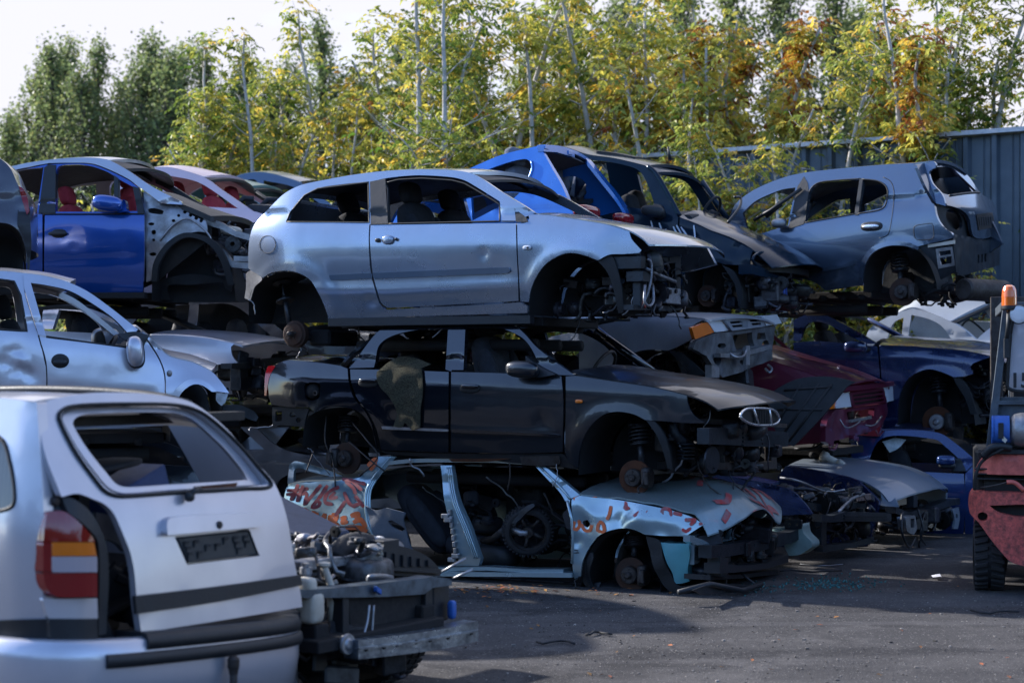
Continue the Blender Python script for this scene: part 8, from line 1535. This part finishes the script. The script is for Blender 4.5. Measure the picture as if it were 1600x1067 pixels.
# ================================================================== foreground: stripped front end with bare engine
FE = at(559, 8.1, 55); er = thing('stripped_car', 'stripped car front end with bare engine and dented crash beam, behind the silver estate car', 'car', (FE.pt(.45, .9, 0).x, FE.pt(.45, .9, 0).y, 0))
bs = stuff('scuffed_blue_steel', (.32, .38, .45), .3, .85, var=.8, scale=10, col2=(.03, .035, .045), bump=.3)
mb = MB(); bar(mb, FE, [(560, 1000, 1030), (640, 990, 1021), (700, 981, 1012), (747, 970, 1001)], -.12, .09); bar(mb, FE, [(561, 1012, 1015), (640, 1003, 1006), (747, 984, 987)], -.135, .03)
bm = mb.build('crash_beam', bs, er)
mb = MB()
for px, py in ((572, 1014), (600, 1010), (620, 1007), (650, 1002), (672, 999), (700, 995), (736, 988)): fbox(mb, FE, (px, py - 2, px + 3.5, py + 3), -.128, -.11, .2)
mb.build('bolt_hole', M['seal'], bm)
mb = MB(); bar(mb, FE, [(458, 917, 930), (478, 922, 934), (559, 915, 933), (600, 910, 932), (663, 903, 928), (676, 900, 918), (706, 904, 914)], .0, .10); mb.build('slam_panel', stuff('slam_panel_steel', (.11, .145, .185), .4, .6, var=.8, scale=9, col2=(.03, .035, .04)), er); ep_ = stuff('dusty_engine_parts', (.17, .175, .185), .45, .5, var=.8, scale=22, col2=(.035, .03, .028), attr=True)
mb = MB(); add_sheet(mb, FE, sharp((545, 930), (672, 926), (668, 980), (548, 992)), off=.05, th=.06, sp=.06); o = mb.build('radiator', stuff('radiator_core', (.028, .026, .026), .7, .2, var=.5, scale=40, bump=.6, bscale=300), er)
mb = MB(); fbox(mb, FE, (665, 918, 676, 985), .02, .1); mb.build('radiator_frame', M['black'], er); mb = MB(); fbox(mb, FE, (536, 925, 546, 995), .02, .1); mb.build('radiator_frame', M['black'], er); mb = MB(); fbox(mb, FE, (676, 912, 704, 968), .06, .15, .3); mb.build('radiator_frame', M['black'], er)
mb = MB(); hose(mb, FE, [(577, 945, -.03), (574, 970, -.04), (567, 996, -.05)], .006); hose(mb, FE, [(584, 945, -.03), (581, 992, -.04)], .006); hose(mb, FE, [(575, 905, .0), (580, 900, -.03), (600, 900, -.02), (612, 902, .02)], .012); mb.build('bonnet_cable', M['alu'], er)
mb = MB(); mb.box(FE.P(590, 922, -.02), FE.ux * .018 + FE.uz * -.010, FE.uy * .012, FE.uz * .013, .2); mb.build('blue_clip', gbm, er); mb = MB(); mb.blob(FE.P(706, 952, .02), FE.ux * .02, FE.uy * .02, FE.uz * .048, .5); mb.build('blue_cap', gbm, er)
mb = MB(); mb.lathe(FE.P(544, 1006, -.08), FE.uy, [(0, -.012), (.02, -.012), (.03, -.004), (.046, -.004), (.05, .004), (.046, .02), (0, .05)], 22); mb.build('horn', M['alu'], er)
mb = MB(); mb.blob(FE.P(484, 948, .05), FE.ux * .05, FE.uy * .06, FE.uz * .075, .45); mb.blob(FE.P(478, 918, .06), FE.ux * .035, FE.uy * .05, FE.uz * .05, .5); mb.build('washer_bottle', M['white'], er)
mb = MB(); mb.tube([FE.P(506, 885, .12), FE.P(516, 912, .12), FE.P(520, 940, .1), FE.P(522, 975, .1)], [.018, .018, .03, .03], 10); mb.lathe(FE.P(506, 883, .12), FE.uz, [(.012, -.01), (.03, 0), (.03, .012), (0, .02)], 14); mb.build('filler_tube', M['white'], er)
# intake hose, sleeve and air box
mb = MB(); q = [FE.P(524, 874, .35), FE.P(530, 862, .36), FE.P(540, 852, .37), FE.P(554, 847, .38), FE.P(568, 848, .38), FE.P(580, 852, .38)]; fine = curve([(0, 0)] * 2, 1, False) if 0 else None
P3 = []
for i in range(len(q) - 1):
    for k in range(6): P3.append(q[i].lerp(q[i + 1], k / 6))
mb.tube(P3, [.05 + .005 * (i % 2) for i in range(len(P3))], 14); mb.build('intake_hose', M['rubber'], er)
mb = MB(); mb.tube([FE.P(577, 850, .37), FE.P(590, 855, .37), FE.P(620, 860, .37)], [.048, .052, .052], 16); mb.lathe(FE.P(592, 855, .37), (FE.P(620, 860, .37) - FE.P(590, 855, .37)), [(.053, -.006), (.06, -.004), (.06, .004), (.053, .006)], 18); mb.build('metal_sleeve', M['alu'], er)
ab = MB(); add_sheet(ab, FE, [(592, 880, 1), (600, 850, 1), (622, 852), (650, 860), (672, 872), (688, 890, 1), (688, 900, 1), (640, 900), (594, 898, 1)], off=.22, th=.22, sp=.05); bar(ab, FE, [(592, 884, 890), (640, 887, 893), (690, 889, 896)], .19, .05)
for k in range(6): bar(ab, FE, [(604 + k * 13, 862 + k * 2.5, 884), (610 + k * 13, 863 + k * 2.5, 885)], .205, .03)
fbox(ab, FE, (600, 845, 624, 856), .24, .4, .15); ab.build('air_filter_box', M['black'], er)
mb = MB(); mb.shade(.7); mb.blob(FE.P(566, 892, .3), FE.ux * .13, FE.uy * .14, FE.uz * .075, .5); mb.shade(1.9); mb.box(FE.P(505, 878, .35), FE.ux * .22, FE.uy * .05, FE.uz * .025, .2); mb.shade(2.4); mb.lathe(FE.P(478, 886, .2), FE.uz, [(.02, -.06), (.03, -.03), (.03, .0), (.018, .004), (.018, .02), (0, .02)], 14)
clutter(mb, FE, (-.5, .4), (.15, .75), (.52, .80), 110, 161, (.025, .075), (.2, 2.2)); mb.build('engine', ep_, er)
mb = MB(); clutter(mb, FE, (-.35, .55), (.08, .7), (.12, .55), 80, 163, (.04, .12), (.15, .8)); mb.build('engine_underside', M['parts'], er)
mb = MB(); mb.tube([FE.P(690, 893, .0), FE.P(728, 872, -.1)], [.006, .008], 6); mb.build('bonnet_stay', M['alu'], er); mb = MB(); mb.tube([FE.P(705, 905, .0), FE.P(739, 889, -.1)], [.006, .008], 6); mb.build('bonnet_stay', M['alu'], er)
for x_ in (-.42, .62):
    mb = MB(); ct = FE.pt(x_, .42, .28); mb.lathe(ct, FE.ux, [(.17, -.10), (.27, -.10), (.293, -.075), (.30, 0), (.293, .075), (.27, .10), (.17, .10)], 36)
    for k in range(44):
        a = 2 * math.pi * k / 44; e = FE.uy * math.cos(a) + FE.uz * math.sin(a); g2 = FE.uy * -math.sin(a) + FE.uz * math.cos(a)
        for s2 in (-1, 0, 1): mb.box(ct + e * .302 + FE.ux * s2 * .06 + g2 * .01 * s2, FE.ux * .024, g2 * .014, e * .006, .2)
    o = mb.build('wheel', M['rubber'], er); mb = MB(); mb.lathe(ct, FE.ux, [(0, -.08), (.12, -.07), (.17, -.09), (.18, .09), (0, .08)], 24); mb.build('rim', M['iron'], o)
mb = MB(); boxl(mb, FE, -.35, .6, -.06, .1, .30, .36, .2); boxl(mb, FE, -.3, -.2, .0, 1.2, .3, .42, .15); boxl(mb, FE, .5, .6, .0, 1.2, .3, .42, .15); mb.build('subframe', M['under'], er)
pw = paint('dark_grey_paint', (.03, .035, .04), .3, .35, .5, .4)
mb = MB(); boxl(mb, FE, -.62, .80, 1.05, 1.15, .35, .70, .1); mb.build('bulkhead', M['under'], er); mb = MB(); mb.shade(1)
for k in range(5): mb.tube([FE.P(450 - k * 4, 835 + k * 5, 1.2), FE.P(500, 838 + k * 4, .95), FE.P(548, 846 + k * 4, .75)], .012 + .004 * (k % 2), 6)
mb.build('scuttle_edge', M['steel'], er)
mb = MB(); boxl(mb, FE, -.62, .80, 1.15, 2.6, .30, .5, .1); mb.build('floor_pan', M['under'], er); mb = MB(); mb.box(FE.P(448, 815, 1.3), FE.ux * .2, FE.uy * .3 + FE.uz * .1, FE.uz * .05, .2); mb.build('dashboard', stuff('dark_blue_plastic', (.012, .025, .06), .6), er)

# the estate's front half, left of the picture
mb = MB(); add_sheet(mb, FS, [(-1.79, .36, 1), (-1.79, 1.40, 1), (-2.2, 1.36), (-2.75, 1.02, 1), (-3.5, .93), (-3.85, .80), (-3.9, .40, 1), (-3.55, .36, 1), (-3.45, .6), (-3.2, .68), (-2.95, .6), (-2.85, .32, 1)], [[(-1.86, 1.04, 1), (-1.86, 1.33, 1), (-2.15, 1.30), (-2.58, 1.04, 1)]], th=.05, loc=True, sp=.07); mb.build('front_side', PE, root)
mb = MB(); add_sheet(mb, FS, [(-1.79, .36, 1), (-1.79, 1.40, 1), (-2.2, 1.36), (-2.75, 1.02, 1), (-3.5, .93), (-3.85, .80), (-3.9, .40, 1)], [[(-1.86, 1.04, 1), (-1.86, 1.33, 1), (-2.15, 1.30), (-2.58, 1.04, 1)]], th=.05, loc=True, sp=.12, mirror=W); mb.build('far_side_panel', PE, root)
def strip_(name, pts, cr_, m):
    mb = MB(); n = 12; vs = []
    for x, z in pts:
        y0 = FS.S(x, z)
        for k in range(n + 1): u = 2 * k / n - 1; vs.append(FS.pt(x, y0 + (W - 2 * y0) * k / n, z + cr_ * (1 - u * u)))
    mb.add(vs, [(i * (n + 1) + k, (i + 1) * (n + 1) + k, (i + 1) * (n + 1) + k + 1, i * (n + 1) + k + 1) for i in range(len(pts) - 1) for k in range(n)]); mb.build(name, m, root)
strip_('front_roof', [(-1.6, 1.43), (-1.9, 1.42), (-2.2, 1.36)], .05, PE); strip_('windscreen', [(-2.2, 1.36), (-2.5, 1.18), (-2.75, 1.02)], .05, M['glass']); strip_('bonnet', [(-2.75, 1.02), (-3.2, .97), (-3.6, .91), (-3.85, .80), (-3.9, .4)], .05, PE)
# ================================================================== torn looms and scraps of trim hanging from the wrecks
def loose(c, spots, seed, mats=('black', 'iron', 'alu')):
    g = random.Random(seed); fr = c.fr if isinstance(c, Car) else c[0]; root = c.root if isinstance(c, Car) else c[1]
    for (px, py, y, L) in spots:
        p = fr.P(px, py, y); pts = [p.copy()]; d = Vector((g.uniform(-.6, .6), g.uniform(-.3, .3), -.6))
        for k in range(9):
            d = (d + Vector((g.uniform(-.7, .7), g.uniform(-.4, .4), g.uniform(-.75, .45)))).normalized(); p = p + d * L / 9; pts.append(p.copy())
        mb = MB(); mb.tube(pts, g.choice((.004, .006, .009)), 6); mb.build('loose_wire', M[g.choice(mats)], root)
def shards(c, spots, seed, mat):
    g = random.Random(seed)
    for (px, py, y, s) in spots:
        o = [(px + s * math.cos(a) * g.uniform(.4, 1.2), py + s * .7 * math.sin(a) * g.uniform(.4, 1.2), 1) for a in [2 * math.pi * k / 7 for k in range(7)]]
        mb = MB(); add_sheet(mb, c.fr, o, off=y, th=.006, wob=.09, sp=.03); mb.build('torn_trim', mat, c.root)
loose(silver, [(1000, 440, .1, .3), (985, 460, .2, .35), (1015, 430, .5, .4), (1030, 470, .6, .3), (905, 480, .4, .3), (470, 520, .3, .3), (388, 468, .05, .15), (560, 505, .2, .25), (700, 500, .15, .2), (1040, 425, .9, .35)], 1)
shards(silver, [(1000, 470, .15, 9), (972, 440, .1, 8), (1030, 480, .5, 10)], 2, M['black'])
loose(black, [(430, 660, .1, .3), (480, 700, .15, .3), (560, 740, .2, .3), (640, 716, .05, .2), (1060, 690, .2, .4), (1090, 720, .3, .35), (1140, 735, .6, .3), (1010, 735, .2, .3), (1180, 735, .8, .3), (1110, 640, .2, .3), (870, 722, .05, .2)], 3)
shards(black, [(1068, 735, .2, 9), (1130, 738, .5, 10), (470, 690, .1, 9), (1100, 675, .2, 8)], 4, M['black'])
loose(teal, [(1090, 840, .1, .3), (1110, 880, .3, .4), (1150, 880, .6, .4), (1050, 870, .1, .25), (760, 745, .3, .5), (800, 740, .6, .5), (660, 760, .3, .5), (720, 790, .5, .5), (850, 770, .3, .4), (905, 900, .02, .12)], 5)
shards(teal, [(1110, 905, .2, 12), (1045, 905, .05, 9), (930, 915, .05, 8), (1140, 900, .5, 12), (690, 850, .6, 22), (760, 790, .7, 24), (640, 780, .8, 20)], 6, M['black'])
